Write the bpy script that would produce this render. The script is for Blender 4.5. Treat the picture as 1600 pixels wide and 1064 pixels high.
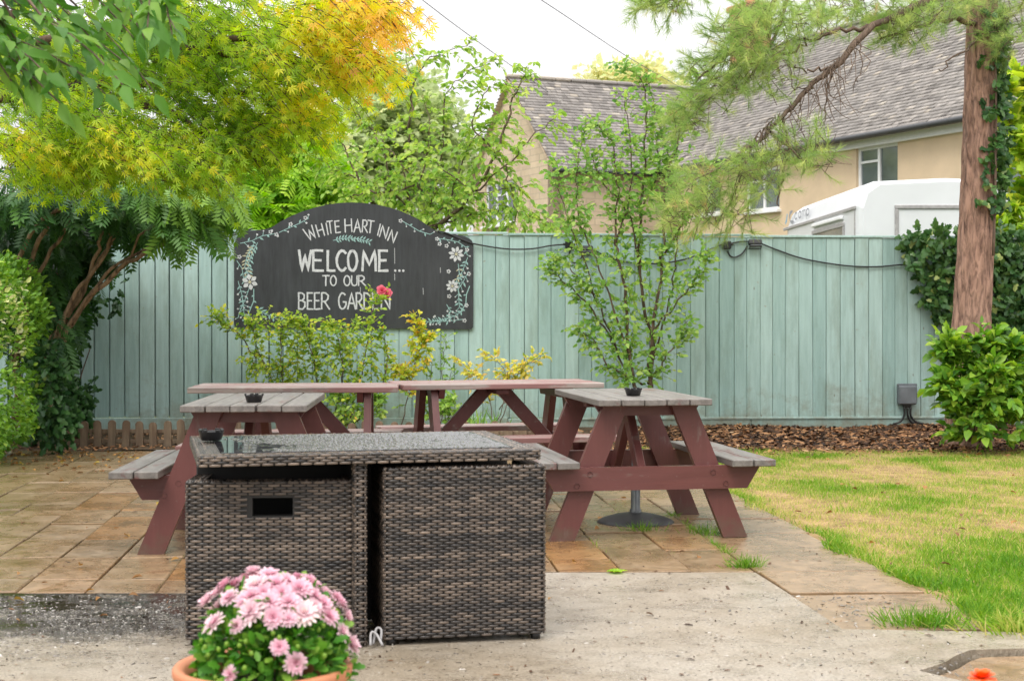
import bpy, math, random
import numpy as np
from mathutils import Vector, Matrix

random.seed(7)
RNG = np.random.default_rng(7)
R = math.radians
sc = bpy.context.scene
col = sc.collection
for o in list(bpy.data.objects):
    bpy.data.objects.remove(o)

# ------------------------------------------------------------------ camera, sky, sun, exposure
CAM_H, FPX, HOR, CX = 1.2, 2400.0, 490.0, 800.0
cam_d = bpy.data.cameras.new('camera')
cam_d.lens = 36.0 * FPX / 1600.0
cam_d.sensor_width = 36.0
cam_d.sensor_fit = 'HORIZONTAL'
cam_d.shift_y = (HOR - 532.0) / 1600.0
cam_d.clip_start = 0.1
cam_d.clip_end = 1000
cam_d.dof.use_dof = True
cam_d.dof.focus_distance = 9.5
cam_d.dof.aperture_fstop = 6.5
cam = bpy.data.objects.new('camera', cam_d)
cam.location = (0, 0, CAM_H)
cam.rotation_euler = (R(90), 0, 0)
col.objects.link(cam)
sc.camera = cam

world = bpy.data.worlds.new('World')
sc.world = world
world.use_nodes = True
wn, wl = world.node_tree.nodes, world.node_tree.links
wn.clear()
SUN_EL, SUN_ROT = R(52), R(205)
w_out = wn.new('ShaderNodeOutputWorld')
w_bg = wn.new('ShaderNodeBackground')
w_bg.inputs['Strength'].default_value = 0.1
w_sky = wn.new('ShaderNodeTexSky')
w_sky.sky_type = 'NISHITA'
w_sky.sun_disc = False
w_sky.sun_elevation = SUN_EL
w_sky.sun_rotation = SUN_ROT
# closed overcast: brighter overhead than at the horizon, with faint cloud structure
w_tc = wn.new('ShaderNodeTexCoord')
w_sep = wn.new('ShaderNodeSeparateXYZ')
w_map = wn.new('ShaderNodeMapRange')
w_map.inputs['From Min'].default_value = 0.0
w_map.inputs['From Max'].default_value = 1.0
w_map.inputs['To Min'].default_value = 5.2
w_map.inputs['To Max'].default_value = 23.0
w_mp = wn.new('ShaderNodeMapping')
w_mp.inputs['Scale'].default_value = (1.6, 1.6, 5.0)
w_nz = wn.new('ShaderNodeTexNoise')
w_nz.inputs['Scale'].default_value = 2.2
w_nz.inputs['Detail'].default_value = 5
w_nm = wn.new('ShaderNodeMapRange')
w_nm.inputs['From Min'].default_value = 0.3
w_nm.inputs['From Max'].default_value = 0.7
w_nm.inputs['To Min'].default_value = 0.84
w_nm.inputs['To Max'].default_value = 1.10
w_mul = wn.new('ShaderNodeMath')
w_mul.operation = 'MULTIPLY'
w_col = wn.new('ShaderNodeVectorMath')
w_col.operation = 'SCALE'
w_col.inputs[0].default_value = (1.0, 0.985, 0.985)
w_mix = wn.new('ShaderNodeMix')
w_mix.data_type = 'RGBA'
w_mix.inputs['Factor'].default_value = 0.93
wl.new(w_tc.outputs['Generated'], w_sep.inputs[0])
wl.new(w_sep.outputs['Z'], w_map.inputs['Value'])
wl.new(w_tc.outputs['Generated'], w_mp.inputs['Vector'])
wl.new(w_mp.outputs['Vector'], w_nz.inputs['Vector'])
wl.new(w_nz.outputs['Fac'], w_nm.inputs['Value'])
wl.new(w_map.outputs['Result'], w_mul.inputs[0])
wl.new(w_nm.outputs['Result'], w_mul.inputs[1])
wl.new(w_mul.outputs[0], w_col.inputs['Scale'])
wl.new(w_sky.outputs['Color'], w_mix.inputs['A'])
wl.new(w_col.outputs['Vector'], w_mix.inputs['B'])
wl.new(w_mix.outputs['Result'], w_bg.inputs['Color'])
wl.new(w_bg.outputs['Background'], w_out.inputs['Surface'])

sun_d = bpy.data.lights.new('sun', 'SUN')
sun_d.energy = 1.3
sun_d.angle = R(25)
sun_d.color = (1.0, 0.95, 0.88)
sun = bpy.data.objects.new('sun', sun_d)
_sv = Vector((math.sin(SUN_ROT) * math.cos(SUN_EL), math.cos(SUN_ROT) * math.cos(SUN_EL), math.sin(SUN_EL)))
sun.rotation_euler = _sv.to_track_quat('Z', 'Y').to_euler()
sun.location = (0, -10, 20)
col.objects.link(sun)

sc.view_settings.view_transform = 'Standard'
sc.view_settings.look = 'None'
sc.view_settings.exposure = 0.62
sc.view_settings.gamma = 1
sc.view_settings.use_curve_mapping = False
sc.render.engine = 'CYCLES'
cy = sc.cycles
cy.use_denoising = True
cy.use_adaptive_sampling = True
cy.adaptive_threshold = 0.02
cy.max_bounces = 8
cy.diffuse_bounces = 5
cy.glossy_bounces = 3
cy.transmission_bounces = 5
cy.transparent_max_bounces = 6
cy.sample_clamp_indirect = 8


# ------------------------------------------------------------------ measuring helpers (photo pixel -> metres)
def at(px, py, Y):
    return Vector(((px - CX) * Y / FPX, Y, CAM_H - (py - HOR) * Y / FPX))


def gr(px, py, z=0.0):
    Y = (CAM_H - z) * FPX / (py - HOR)
    return Vector(((px - CX) * Y / FPX, Y, z))


# ------------------------------------------------------------------ materials
def nodes_of(name):
    m = bpy.data.materials.new(name)
    m.use_nodes = True
    nt = m.node_tree
    nt.nodes.clear()
    out = nt.nodes.new('ShaderNodeOutputMaterial')
    return m, nt, out


def principled(nt, out):
    p = nt.nodes.new('ShaderNodeBsdfPrincipled')
    nt.links.new(p.outputs[0], out.inputs['Surface'])
    return p


def coords(nt, scale=(1, 1, 1), rnd=True, kind='Object'):
    tc = nt.nodes.new('ShaderNodeTexCoord')
    mp = nt.nodes.new('ShaderNodeMapping')
    mp.inputs['Scale'].default_value = scale
    src = tc.outputs[kind]
    if rnd:
        oi = nt.nodes.new('ShaderNodeObjectInfo')
        ml = nt.nodes.new('ShaderNodeMath')
        ml.operation = 'MULTIPLY'
        ml.inputs[1].default_value = 37.0
        nt.links.new(oi.outputs['Random'], ml.inputs[0])
        ad = nt.nodes.new('ShaderNodeVectorMath')
        ad.operation = 'ADD'
        nt.links.new(src, ad.inputs[0])
        nt.links.new(ml.outputs[0], ad.inputs[1])
        src = ad.outputs[0]
    nt.links.new(src, mp.inputs['Vector'])
    return mp.outputs['Vector']


def noise(nt, vec, scale, detail=4, rough=0.55, dist=0.0):
    n = nt.nodes.new('ShaderNodeTexNoise')
    n.inputs['Scale'].default_value = scale
    n.inputs['Detail'].default_value = detail
    n.inputs['Roughness'].default_value = rough
    n.inputs['Distortion'].default_value = dist
    nt.links.new(vec, n.inputs['Vector'])
    return n.outputs['Fac']


def ramp(nt, fac, stops, interp='LINEAR'):
    r = nt.nodes.new('ShaderNodeValToRGB')
    cr = r.color_ramp
    cr.interpolation = interp
    while len(cr.elements) < len(stops):
        cr.elements.new(0.5)
    for e, (p, c) in zip(cr.elements, stops):
        e.position = p
        e.color = (c[0], c[1], c[2], 1) if hasattr(c, '__len__') else (c, c, c, 1)
    nt.links.new(fac, r.inputs['Fac'])
    return r.outputs['Color']


def mixc(nt, fac, a, b, mode='MIX'):
    m = nt.nodes.new('ShaderNodeMix')
    m.data_type = 'RGBA'
    m.blend_type = mode
    for s, v in (('Factor', fac), ('A', a), ('B', b)):
        if hasattr(v, 'is_output'):
            nt.links.new(v, m.inputs[s])
        elif s == 'Factor':
            m.inputs[s].default_value = v
        else:
            m.inputs[s].default_value = (*v, 1)
    return m.outputs['Result']


def bump(nt, p, height, strength=0.3, dist=0.01):
    b = nt.nodes.new('ShaderNodeBump')
    b.inputs['Strength'].default_value = strength
    b.inputs['Distance'].default_value = dist
    nt.links.new(height, b.inputs['Height'])
    nt.links.new(b.outputs[0], p.inputs['Normal'])


def obj_random(nt):
    return nt.nodes.new('ShaderNodeObjectInfo').outputs['Random']


def attr(nt, name='v'):
    a = nt.nodes.new('ShaderNodeAttribute')
    a.attribute_name = name
    return a.outputs['Fac']


def simple(name, c, rough=0.5, metal=0.0, var=0.25, scale=20, bmp=0.15, spec=0.5, stretch=(1, 1, 1)):
    m, nt, out = nodes_of(name)
    p = principled(nt, out)
    v = coords(nt, stretch)
    n = noise(nt, v, scale)
    lo = tuple(x * (1 - var) for x in c)
    hi = tuple(min(1, x * (1 + var)) for x in c)
    nt.links.new(ramp(nt, n, [(0.25, lo), (0.75, hi)]), p.inputs['Base Color'])
    p.inputs['Roughness'].default_value = rough
    p.inputs['Metallic'].default_value = metal
    p.inputs['Specular IOR Level'].default_value = spec
    if bmp:
        bump(nt, p, n, bmp, 0.004)
    return m


def leaf_mat(name, stops, trans=0.35, rough=0.42, spec=0.25, gain=1.3):
    m, nt, out = nodes_of(name)
    p = nt.nodes.new('ShaderNodeBsdfPrincipled')
    stops = [(q, tuple(min(.9, x * gain) for x in c_)) for q, c_ in stops]
    c = ramp(nt, attr(nt), stops)
    nt.links.new(c, p.inputs['Base Color'])
    p.inputs['Roughness'].default_value = rough
    p.inputs['Specular IOR Level'].default_value = spec
    t = nt.nodes.new('ShaderNodeBsdfTranslucent')
    hs = nt.nodes.new('ShaderNodeHueSaturation')
    hs.inputs['Value'].default_value = 1.5
    hs.inputs['Saturation'].default_value = 1.1
    nt.links.new(c, hs.inputs['Color'])
    nt.links.new(hs.outputs[0], t.inputs['Color'])
    mx = nt.nodes.new('ShaderNodeMixShader')
    mx.inputs[0].default_value = trans
    nt.links.new(p.outputs[0], mx.inputs[1])
    nt.links.new(t.outputs[0], mx.inputs[2])
    nt.links.new(mx.outputs[0], out.inputs['Surface'])
    return m


def bark(name, c1, c2, scale=14, stretch=(1, 1, 0.18), bmp=0.8):
    m, nt, out = nodes_of(name)
    p = principled(nt, out)
    v = coords(nt, stretch, rnd=False)
    n = noise(nt, v, scale, 6, 0.65, 0.6)
    nt.links.new(ramp(nt, n, [(0.32, c1), (0.62, c2)]), p.inputs['Base Color'])
    p.inputs['Roughness'].default_value = 0.85
    p.inputs['Specular IOR Level'].default_value = 0.2
    bump(nt, p, n, bmp, 0.02)
    return m


M = {}


def fence_paint():
    m, nt, out = nodes_of('fence_paint')
    p = principled(nt, out)
    v = coords(nt, (9, 9, 0.7))
    n1 = noise(nt, v, 3.0, 6, 0.65)
    base = ramp(nt, n1, [(0.3, (0.295, 0.435, 0.41)), (0.62, (0.385, 0.545, 0.52))])
    v2 = coords(nt, (3, 3, 0.8))
    n2 = noise(nt, v2, 1.6, 6, 0.7)
    stain = ramp(nt, n2, [(0.48, 0.0), (0.75, 0.75)])
    base = mixc(nt, stain, base, (0.22, 0.30, 0.25))
    v3 = coords(nt, (1, 1, 1))
    n3 = noise(nt, v3, 26, 3, 0.6)
    chips = ramp(nt, n3, [(0.70, 0.0), (0.74, 0.6)])
    base = mixc(nt, chips, base, (0.28, 0.22, 0.15))
    rr = ramp(nt, obj_random(nt), [(0, (0.84, 0.87, 0.87)), (1, (1.10, 1.06, 1.06))])
    base = mixc(nt, 1.0, base, rr, 'MULTIPLY')
    geo = nt.nodes.new('ShaderNodeNewGeometry')
    sz = nt.nodes.new('ShaderNodeSeparateXYZ')
    nt.links.new(geo.outputs['Position'], sz.inputs[0])
    n6 = noise(nt, geo.outputs['Position'], 3.5, 8, 0.75)
    ma = nt.nodes.new('ShaderNodeMath')
    ma.operation = 'MULTIPLY_ADD'
    ma.inputs[1].default_value = -0.55
    nt.links.new(sz.outputs['Z'], ma.inputs[0])
    nt.links.new(n6, ma.inputs[2])
    base = mixc(nt, ramp(nt, ma.outputs[0], [(0.30, 0.0), (0.55, 0.8)]), base, (0.21, 0.19, 0.13))
    vk = nt.nodes.new('ShaderNodeTexVoronoi')
    vk.inputs['Scale'].default_value = 2.6
    nt.links.new(coords(nt, (2.2, 1, 1)), vk.inputs['Vector'])
    base = mixc(nt, ramp(nt, vk.outputs['Distance'], [(0.022, 0.75), (0.05, 0.0)]), base, (0.17, 0.15, 0.11))
    nt.links.new(base, p.inputs['Base Color'])
    p.inputs['Roughness'].default_value = 0.55
    p.inputs['Specular IOR Level'].default_value = 0.35
    bump(nt, p, n1, 0.35, 0.004)
    return m


def painted_wood(name, paint, wood, amt, along=0, rough=0.5):
    """Painted plank; where the paint has gone the grey wood shows. AMT is how much wood shows."""
    m, nt, out = nodes_of(name)
    p = principled(nt, out)
    st = [14, 14, 14]
    st[along] = 0.9
    v = coords(nt, tuple(st))
    g = noise(nt, v, 2.2, 6, 0.7, 0.4)
    wc = ramp(nt, g, [(0.3, tuple(x * 0.5 for x in wood)), (0.6, wood), (0.8, tuple(min(1, x * 1.35) for x in wood))])
    pc = ramp(nt, g, [(0.2, tuple(x * 0.8 for x in paint)), (0.8, tuple(x * 1.15 for x in paint))])
    st2 = [5, 5, 5]
    st2[along] = 1.4
    v2 = coords(nt, tuple(st2))
    w = noise(nt, v2, 1.8, 5, 0.7)
    mask = ramp(nt, w, [(max(0.0, 0.62 - amt * 0.6), 0.0), (max(0.05, 0.72 - amt * 0.6), 1.0)])
    c = mixc(nt, mask, pc, wc)
    geo = nt.nodes.new('ShaderNodeNewGeometry')
    sz = nt.nodes.new('ShaderNodeSeparateXYZ')
    nt.links.new(geo.outputs['Position'], sz.inputs[0])
    n6 = noise(nt, geo.outputs['Position'], 14, 8, 0.75)
    ma = nt.nodes.new('ShaderNodeMath')
    ma.operation = 'MULTIPLY_ADD'
    ma.inputs[1].default_value = -1.6
    nt.links.new(sz.outputs['Z'], ma.inputs[0])
    nt.links.new(n6, ma.inputs[2])
    c = mixc(nt, ramp(nt, ma.outputs[0], [(0.32, 0.0), (0.55, 0.65)]), c, (0.10, 0.075, 0.05))
    n7 = noise(nt, coords(nt, (1, 1, 1)), 45, 4, 0.7)
    c = mixc(nt, ramp(nt, n7, [(0.66, 0.0), (0.72, 0.6)]), c, tuple(x * .9 for x in wood))
    nt.links.new(c, p.inputs['Base Color'])
    rr = ramp(nt, w, [(0.3, rough * 0.65), (0.7, rough * 1.2)])
    nt.links.new(rr, p.inputs['Roughness'])
    bump(nt, p, g, 0.3, 0.003)
    return m


def slab_mat():
    m, nt, out = nodes_of('paving_stone')
    p = principled(nt, out)
    v = coords(nt, (1, 1, 1))
    n1 = noise(nt, v, 3.2, 8, 0.72, 0.3)
    n2 = noise(nt, v, 16, 6, 0.7)
    base = ramp(nt, n1, [(0.25, (0.185, 0.115, 0.06)), (0.5, (0.30, 0.205, 0.12)), (0.78, (0.39, 0.30, 0.205))])
    rr = ramp(nt, obj_random(nt), [(0, (0.84, 0.80, 0.74)), (0.5, (0.98, 0.93, 0.86)), (0.85, (1.08, 1.03, 1.0)), (0.95, (1.05, 0.80, 0.52))])
    base = mixc(nt, 1.0, base, rr, 'MULTIPLY')
    sp = ramp(nt, n2, [(0.36, (0.55, 0.55, 0.52)), (0.6, (1, 1, 1))])
    base = mixc(nt, 0.8, base, sp, 'MULTIPLY')
    # green-black algae in the damp left corner of the patio, in world space
    g = nt.nodes.new('ShaderNodeNewGeometry')
    wv = g.outputs['Position']
    n3 = noise(nt, wv, 0.9, 4, 0.6)
    sx = nt.nodes.new('ShaderNodeSeparateXYZ')
    nt.links.new(wv, sx.inputs[0])
    mr = nt.nodes.new('ShaderNodeMapRange')
    mr.inputs['From Min'].default_value = -2.3
    mr.inputs['From Max'].default_value = -4.6
    nt.links.new(sx.outputs['X'], mr.inputs['Value'])
    ml = nt.nodes.new('ShaderNodeMath')
    ml.operation = 'MULTIPLY_ADD'
    ml.inputs[1].default_value = 0.9
    nt.links.new(mr.outputs[0], ml.inputs[0])
    sb = nt.nodes.new('ShaderNodeMath')
    sb.operation = 'SUBTRACT'
    sb.inputs[1].default_value = 0.42
    nt.links.new(n3, sb.inputs[0])
    nt.links.new(sb.outputs[0], ml.inputs[2])
    cl = nt.nodes.new('ShaderNodeClamp')
    cl.inputs['Max'].default_value = 0.8
    nt.links.new(ml.outputs[0], cl.inputs[0])
    base = mixc(nt, cl.outputs[0], base, (0.10, 0.078, 0.035))
    nt.links.new(base, p.inputs['Base Color'])
    ro = ramp(nt, n1, [(0.3, 0.13), (0.65, 0.40)])
    nt.links.new(ro, p.inputs['Roughness'])
    bump(nt, p, n2, 0.35, 0.004)
    return m


def concrete_mat():
    m, nt, out = nodes_of('wet_concrete')
    p = principled(nt, out)
    v = coords(nt, (1, 1, 1), rnd=False)
    n1 = noise(nt, v, 1.1, 6, 0.65)
    n2 = noise(nt, v, 85, 3, 0.8)
    n5 = noise(nt, v, 7, 8, 0.75, 0.5)
    agg = ramp(nt, n2, [(0.32, (0.175, 0.156, 0.13)), (0.5, (0.295, 0.267, 0.228)), (0.68, (0.42, 0.39, 0.35))])
    agg = mixc(nt, 1.0, agg, ramp(nt, n5, [(0.3, (0.74, 0.69, 0.60)), (0.5, (1, 0.97, 0.92)), (0.72, (1.12, 1.10, 1.05))]), 'MULTIPLY')
    big = ramp(nt, n1, [(0.3, (0.80, 0.72, 0.60)), (0.5, (1, 0.96, 0.90)), (0.7, (1.10, 1.1, 1.1))])
    base = mixc(nt, 1.0, agg, big, 'MULTIPLY')
    # wet, dirty patches towards the left of the wicker set
    g = nt.nodes.new('ShaderNodeNewGeometry')
    sx = nt.nodes.new('ShaderNodeSeparateXYZ')
    nt.links.new(g.outputs['Position'], sx.inputs[0])
    mr = nt.nodes.new('ShaderNodeMapRange')
    mr.inputs['From Min'].default_value = -0.2
    mr.inputs['From Max'].default_value = -1.15
    nt.links.new(sx.outputs['X'], mr.inputs['Value'])
    my_ = nt.nodes.new('ShaderNodeMapRange')
    my_.inputs['From Min'].default_value = 5.35
    my_.inputs['From Max'].default_value = 5.95
    nt.links.new(sx.outputs['Y'], my_.inputs['Value'])
    reg = nt.nodes.new('ShaderNodeMath')
    reg.operation = 'MULTIPLY'
    nt.links.new(mr.outputs[0], reg.inputs[0])
    nt.links.new(my_.outputs[0], reg.inputs[1])
    v4 = coords(nt, (1.0, 1.5, 1), rnd=False)
    n4 = noise(nt, v4, 2.8, 12, 0.76, 0.2)
    mu = nt.nodes.new('ShaderNodeMath')
    mu.operation = 'MULTIPLY_ADD'
    mu.inputs[1].default_value = 0.22
    nt.links.new(reg.outputs[0], mu.inputs[0])
    nt.links.new(n4, mu.inputs[2])
    damp = ramp(nt, mu.outputs[0], [(0.50, 0.0), (0.66, 0.9)])
    regm = ramp(nt, reg.outputs[0], [(0.0, 0.16), (0.9, 1.0)])
    damp = mixc(nt, 1.0, damp, regm, 'MULTIPLY')
    grit = ramp(nt, n2, [(0.40, (0.018, 0.014, 0.010)), (0.53, (0.075, 0.062, 0.048)), (0.64, (0.42, 0.40, 0.37))])
    base = mixc(nt, damp, base, grit)
    wet = ramp(nt, mu.outputs[0], [(0.66, 0.0), (0.73, 0.95)])
    wet = mixc(nt, 1.0, wet, regm, 'MULTIPLY')
    base = mixc(nt, wet, base, (0.03, 0.022, 0.016))
    nt.links.new(base, p.inputs['Base Color'])
    ro = ramp(nt, mu.outputs[0], [(0.44, 0.45), (0.60, 0.20), (0.74, 0.05)])
    nt.links.new(ro, p.inputs['Roughness'])
    inv = ramp(nt, wet, [(0, 1), (1, 0)])
    hb = mixc(nt, 1.0, n2, inv, 'MULTIPLY')
    hb = mixc(nt, 1.0, hb, ramp(nt, damp, [(0.0, 0.4), (0.9, 1.0)]), 'MULTIPLY')
    bump(nt, p, hb, 0.9, 0.012)
    return m


def lawn_mat(name, a, b, scale):
    m, nt, out = nodes_of(name)
    p = principled(nt, out)
    v = coords(nt, (1, 1, 1), rnd=False)
    n = noise(nt, v, scale, 8, 0.7)
    nt.links.new(ramp(nt, n, [(0.3, a), (0.7, b)]), p.inputs['Base Color'])
    p.inputs['Roughness'].default_value = 0.9
    p.inputs['Specular IOR Level'].default_value = 0.1
    bump(nt, p, n, 0.6, 0.02)
    return m


def v_mat(name, stops, rough=0.6, spec=0.3, bmp=0.0, bscale=60):
    m, nt, out = nodes_of(name)
    p = principled(nt, out)
    c = ramp(nt, attr(nt), stops)
    if bmp:
        n = noise(nt, coords(nt, rnd=False), bscale, 4, 0.7)
        bump(nt, p, n, bmp, 0.004)
        c = mixc(nt, 0.5, c, ramp(nt, n, [(0.3, (0.6, 0.6, 0.6)), (0.7, (1.25, 1.25, 1.25))]), 'MULTIPLY')
    nt.links.new(c, p.inputs['Base Color'])
    p.inputs['Roughness'].default_value = rough
    p.inputs['Specular IOR Level'].default_value = spec
    return m


def chalkboard_mat():
    m, nt, out = nodes_of('chalkboard_paint')
    p = principled(nt, out)
    n = noise(nt, coords(nt, (7, 7, 0.8), rnd=False), 4, 6, 0.7)
    n2 = noise(nt, coords(nt, (1, 1, 1), rnd=False), 2.0, 5, 0.6)
    c = ramp(nt, n, [(0.3, (0.014, 0.017, 0.019)), (0.7, (0.034, 0.039, 0.043))])
    c = mixc(nt, ramp(nt, n2, [(0.4, 0.0), (0.8, 0.4)]), c, (0.055, 0.06, 0.065))
    nt.links.new(c, p.inputs['Base Color'])
    p.inputs['Roughness'].default_value = 0.6
    bump(nt, p, n, 0.2, 0.003)
    return m


def glass_top_mat():
    m, nt, out = nodes_of('wet_glass')
    p = principled(nt, out)
    p.inputs['Base Color'].default_value = (0.018, 0.018, 0.02, 1)
    v = coords(nt, (1, 1, 1), rnd=False)
    n = noise(nt, v, 9, 4, 0.6)
    sxx = nt.nodes.new('ShaderNodeSeparateXYZ')
    nt.links.new(v, sxx.inputs[0])
    mad = nt.nodes.new('ShaderNodeMath')
    mad.operation = 'MULTIPLY_ADD'
    mad.inputs[1].default_value = 0.9
    nt.links.new(sxx.outputs['X'], mad.inputs[0])
    nt.links.new(n, mad.inputs[2])
    big = ramp(nt, mad.outputs[0], [(0.16, 0.0), (0.32, 1.0)])
    ro = ramp(nt, big, [(0.0, 0.03), (1.0, 0.30)])
    nt.links.new(ro, p.inputs['Roughness'])
    vo = nt.nodes.new('ShaderNodeTexVoronoi')
    vo.inputs['Scale'].default_value = 70
    nt.links.new(v, vo.inputs['Vector'])
    drops = ramp(nt, vo.outputs['Distance'], [(0.15, 1), (0.4, 0)])
    dm = mixc(nt, 1.0, drops, big, 'MULTIPLY')
    bump(nt, p, dm, 0.9, 0.012)
    return m


def stone_wall_mat(name, c1, c2, mortar, sc_, bw=0.45, rh=0.16):
    m, nt, out = nodes_of(name)
    p = principled(nt, out)
    tc = nt.nodes.new('ShaderNodeTexCoord')
    mp = nt.nodes.new('ShaderNodeMapping')
    mp.inputs['Rotation'].default_value = (R(90), 0, 0)
    nt.links.new(tc.outputs['Object'], mp.inputs['Vector'])
    b = nt.nodes.new('ShaderNodeTexBrick')
    b.inputs['Scale'].default_value = sc_
    b.inputs['Color1'].default_value = (*c1, 1)
    b.inputs['Color2'].default_value = (*c2, 1)
    b.inputs['Mortar'].default_value = (*mortar, 1)
    b.inputs['Mortar Size'].default_value = 0.012
    b.inputs['Brick Width'].default_value = bw
    b.inputs['Row Height'].default_value = rh
    nt.links.new(mp.outputs[0], b.inputs['Vector'])
    n = noise(nt, tc.outputs['Object'], 3, 6, 0.7)
    c = mixc(nt, 0.7, b.outputs['Color'], ramp(nt, n, [(0.3, (0.75, 0.74, 0.7)), (0.7, (1.1, 1.1, 1.1))]), 'MULTIPLY')
    nt.links.new(c, p.inputs['Base Color'])
    p.inputs['Roughness'].default_value = 0.9
    bump(nt, p, b.outputs['Fac'], -0.3, 0.02)
    return m


M['fence'] = fence_paint()
M['red_paint'] = painted_wood('red_brown_paint', (0.125, 0.042, 0.038), (0.2, 0.15, 0.13), 0.03, 0, 0.42)
M['red_paint_z'] = painted_wood('red_brown_paint_legs', (0.125, 0.042, 0.038), (0.2, 0.15, 0.13), 0.02, 2, 0.42)
M['plank_top'] = painted_wood('weathered_plank', (0.14, 0.065, 0.06), (0.195, 0.175, 0.16), 0.5, 0, 0.5)
M['plank_pink'] = painted_wood('faded_pink_plank', (0.25, 0.13, 0.12), (0.36, 0.30, 0.27), 0.25, 0, 0.5)
M['plank_seat'] = painted_wood('worn_seat_plank', (0.125, 0.055, 0.05), (0.185, 0.17, 0.155), 0.42, 0, 0.5)
M['picket'] = painted_wood('picket_wood', (0.12, 0.075, 0.045), (0.19, 0.135, 0.085), 0.3, 2, 0.7)
M['bolt'] = simple('painted_bolt', (0.13, 0.055, 0.05), 0.4, 0.2)
M['slab'] = slab_mat()
M['concrete'] = concrete_mat()
M['joint'] = lawn_mat('joint_dirt', (0.035, 0.03, 0.02), (0.12, 0.105, 0.06), 9)
M['earth'] = lawn_mat('earth', (0.04, 0.028, 0.018), (0.12, 0.085, 0.055), 5)
M['turf'] = lawn_mat('turf_ground', (0.13, 0.09, 0.04), (0.42, 0.29, 0.145), 6.0)
M['field'] = lawn_mat('distant_ground', (0.05, 0.07, 0.025), (0.10, 0.11, 0.05), 0.3)
M['chips'] = v_mat('bark_chips', [(0, (0.025, 0.013, 0.008)), (0.3, (0.09, 0.042, 0.02)), (0.6, (0.27, 0.125, 0.05)), (0.85, (0.42, 0.23, 0.11)), (1, (0.52, 0.36, 0.22))], 0.7)
M['wicker'] = v_mat('wicker_strand', [(0, (0.012, 0.011, 0.011)), (0.35, (0.043, 0.036, 0.031)), (0.6, (0.11, 0.084, 0.065)), (0.85, (0.185, 0.142, 0.110)), (1, (0.28, 0.21, 0.155))], 0.34, 0.5)
M['wicker_dark'] = simple('wicker_shell', (0.012, 0.011, 0.010), 0.6)
M['glass_top'] = glass_top_mat()
M['drop'] = simple('rain_water', (0.06, 0.06, 0.062), 0.04, 0, 0.1, 5, 0.0, 0.9)
M['black_plastic'] = simple('black_plastic', (0.012, 0.012, 0.013), 0.35, bmp=0.05)
M['grey_plastic'] = simple('grey_plastic', (0.13, 0.145, 0.16), 0.35, var=0.35, scale=8)
M['cast_iron'] = simple('dark_cast_base', (0.018, 0.019, 0.02), 0.5, 0.0, 0.3, 10)
M['steel'] = simple('grey_steel', (0.12, 0.13, 0.135), 0.35, 0.5)
M['chalkboard'] = chalkboard_mat()
M['chalk'] = simple('white_chalk_paint', (0.50, 0.52, 0.53), 0.8, 0, 0.22, 60)
M['chalk_mint'] = simple('mint_chalk_paint', (0.27, 0.44, 0.42), 0.8, 0, 0.2, 60)
M['chalk_yellow'] = simple('pale_yellow_chalk', (0.44, 0.42, 0.28), 0.8, 0, 0.2, 60)
M['terracotta'] = simple('terracotta', (0.50, 0.19, 0.09), 0.62, 0, 0.14, 6, 0.1)
M['soil'] = simple('potting_soil', (0.03, 0.02, 0.014), 0.95, 0, 0.4, 40, 0.8)
M['render_wall'] = simple('buff_render', (0.62, 0.48, 0.325), 0.9, 0, 0.10, 2)
M['stone_wall'] = stone_wall_mat('buff_stone', (0.62, 0.50, 0.36), (0.53, 0.42, 0.30), (0.46, 0.38, 0.28), 1.0)
M['white_trim'] = simple('white_trim', (0.78, 0.79, 0.80), 0.4, 0, 0.06, 8, 0.02)
M['window_glass'] = simple('window_glass', (0.10, 0.125, 0.13), 0.06, 0, 0.5, 1.2, 0.0, 0.8)
M['gutter'] = simple('dark_gutter', (0.035, 0.037, 0.04), 0.5)
M['roof_tiles'] = v_mat('stone_roof_tile', [(0, (0.18, 0.165, 0.155)), (0.4, (0.28, 0.26, 0.245)), (0.75, (0.36, 0.33, 0.305)), (0.92, (0.42, 0.37, 0.31)), (1, (0.52, 0.48, 0.42))], 0.85, 0.2, 0.3, 5)
M['brick'] = simple('orange_brick', (0.42, 0.20, 0.11), 0.9, 0, 0.25, 12)
M['van_white'] = simple('white_coachwork', (0.66, 0.68, 0.70), 0.3, 0, 0.04, 3, 0.02)
M['van_grey'] = simple('grey_trim_strip', (0.34, 0.33, 0.33), 0.4)
M['logo_blue'] = simple('blue_sticker', (0.12, 0.38, 0.58), 0.4)
M['logo_grey'] = simple('grey_sticker', (0.25, 0.27, 0.32), 0.4)
M['bark_red'] = bark('pine_bark', (0.085, 0.05, 0.04), (0.42, 0.26, 0.195), 26, (1, 1, 0.24), 1.0)
M['bark_brown'] = bark('brown_bark', (0.07, 0.048, 0.03), (0.30, 0.205, 0.125), 22)
M['bark_grey'] = bark('grey_brown_twig', (0.06, 0.042, 0.032), (0.19, 0.135, 0.10), 30)
M['bark_maple'] = bark('maple_bark', (0.035, 0.025, 0.018), (0.13, 0.085, 0.055), 20)
M['maple'] = leaf_mat('maple_leaf', [(0, (0.085, 0.175, 0.012)), (0.22, (0.22, 0.35, 0.025)), (0.45, (0.42, 0.48, 0.035)), (0.62, (0.58, 0.48, 0.045)), (0.8, (0.60, 0.36, 0.075)), (1, (0.56, 0.32, 0.17))], 0.55)
M['cherry'] = leaf_mat('cherry_leaf', [(0, (0.035, 0.115, 0.018)), (0.5, (0.085, 0.20, 0.028)), (1, (0.19, 0.31, 0.05))], 0.35, 0.45, 0.2, 1.15)
M['sumac'] = leaf_mat('pinnate_leaf', [(0, (0.018, 0.055, 0.018)), (0.5, (0.055, 0.135, 0.022)), (1, (0.15, 0.26, 0.03))], 0.3)
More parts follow.
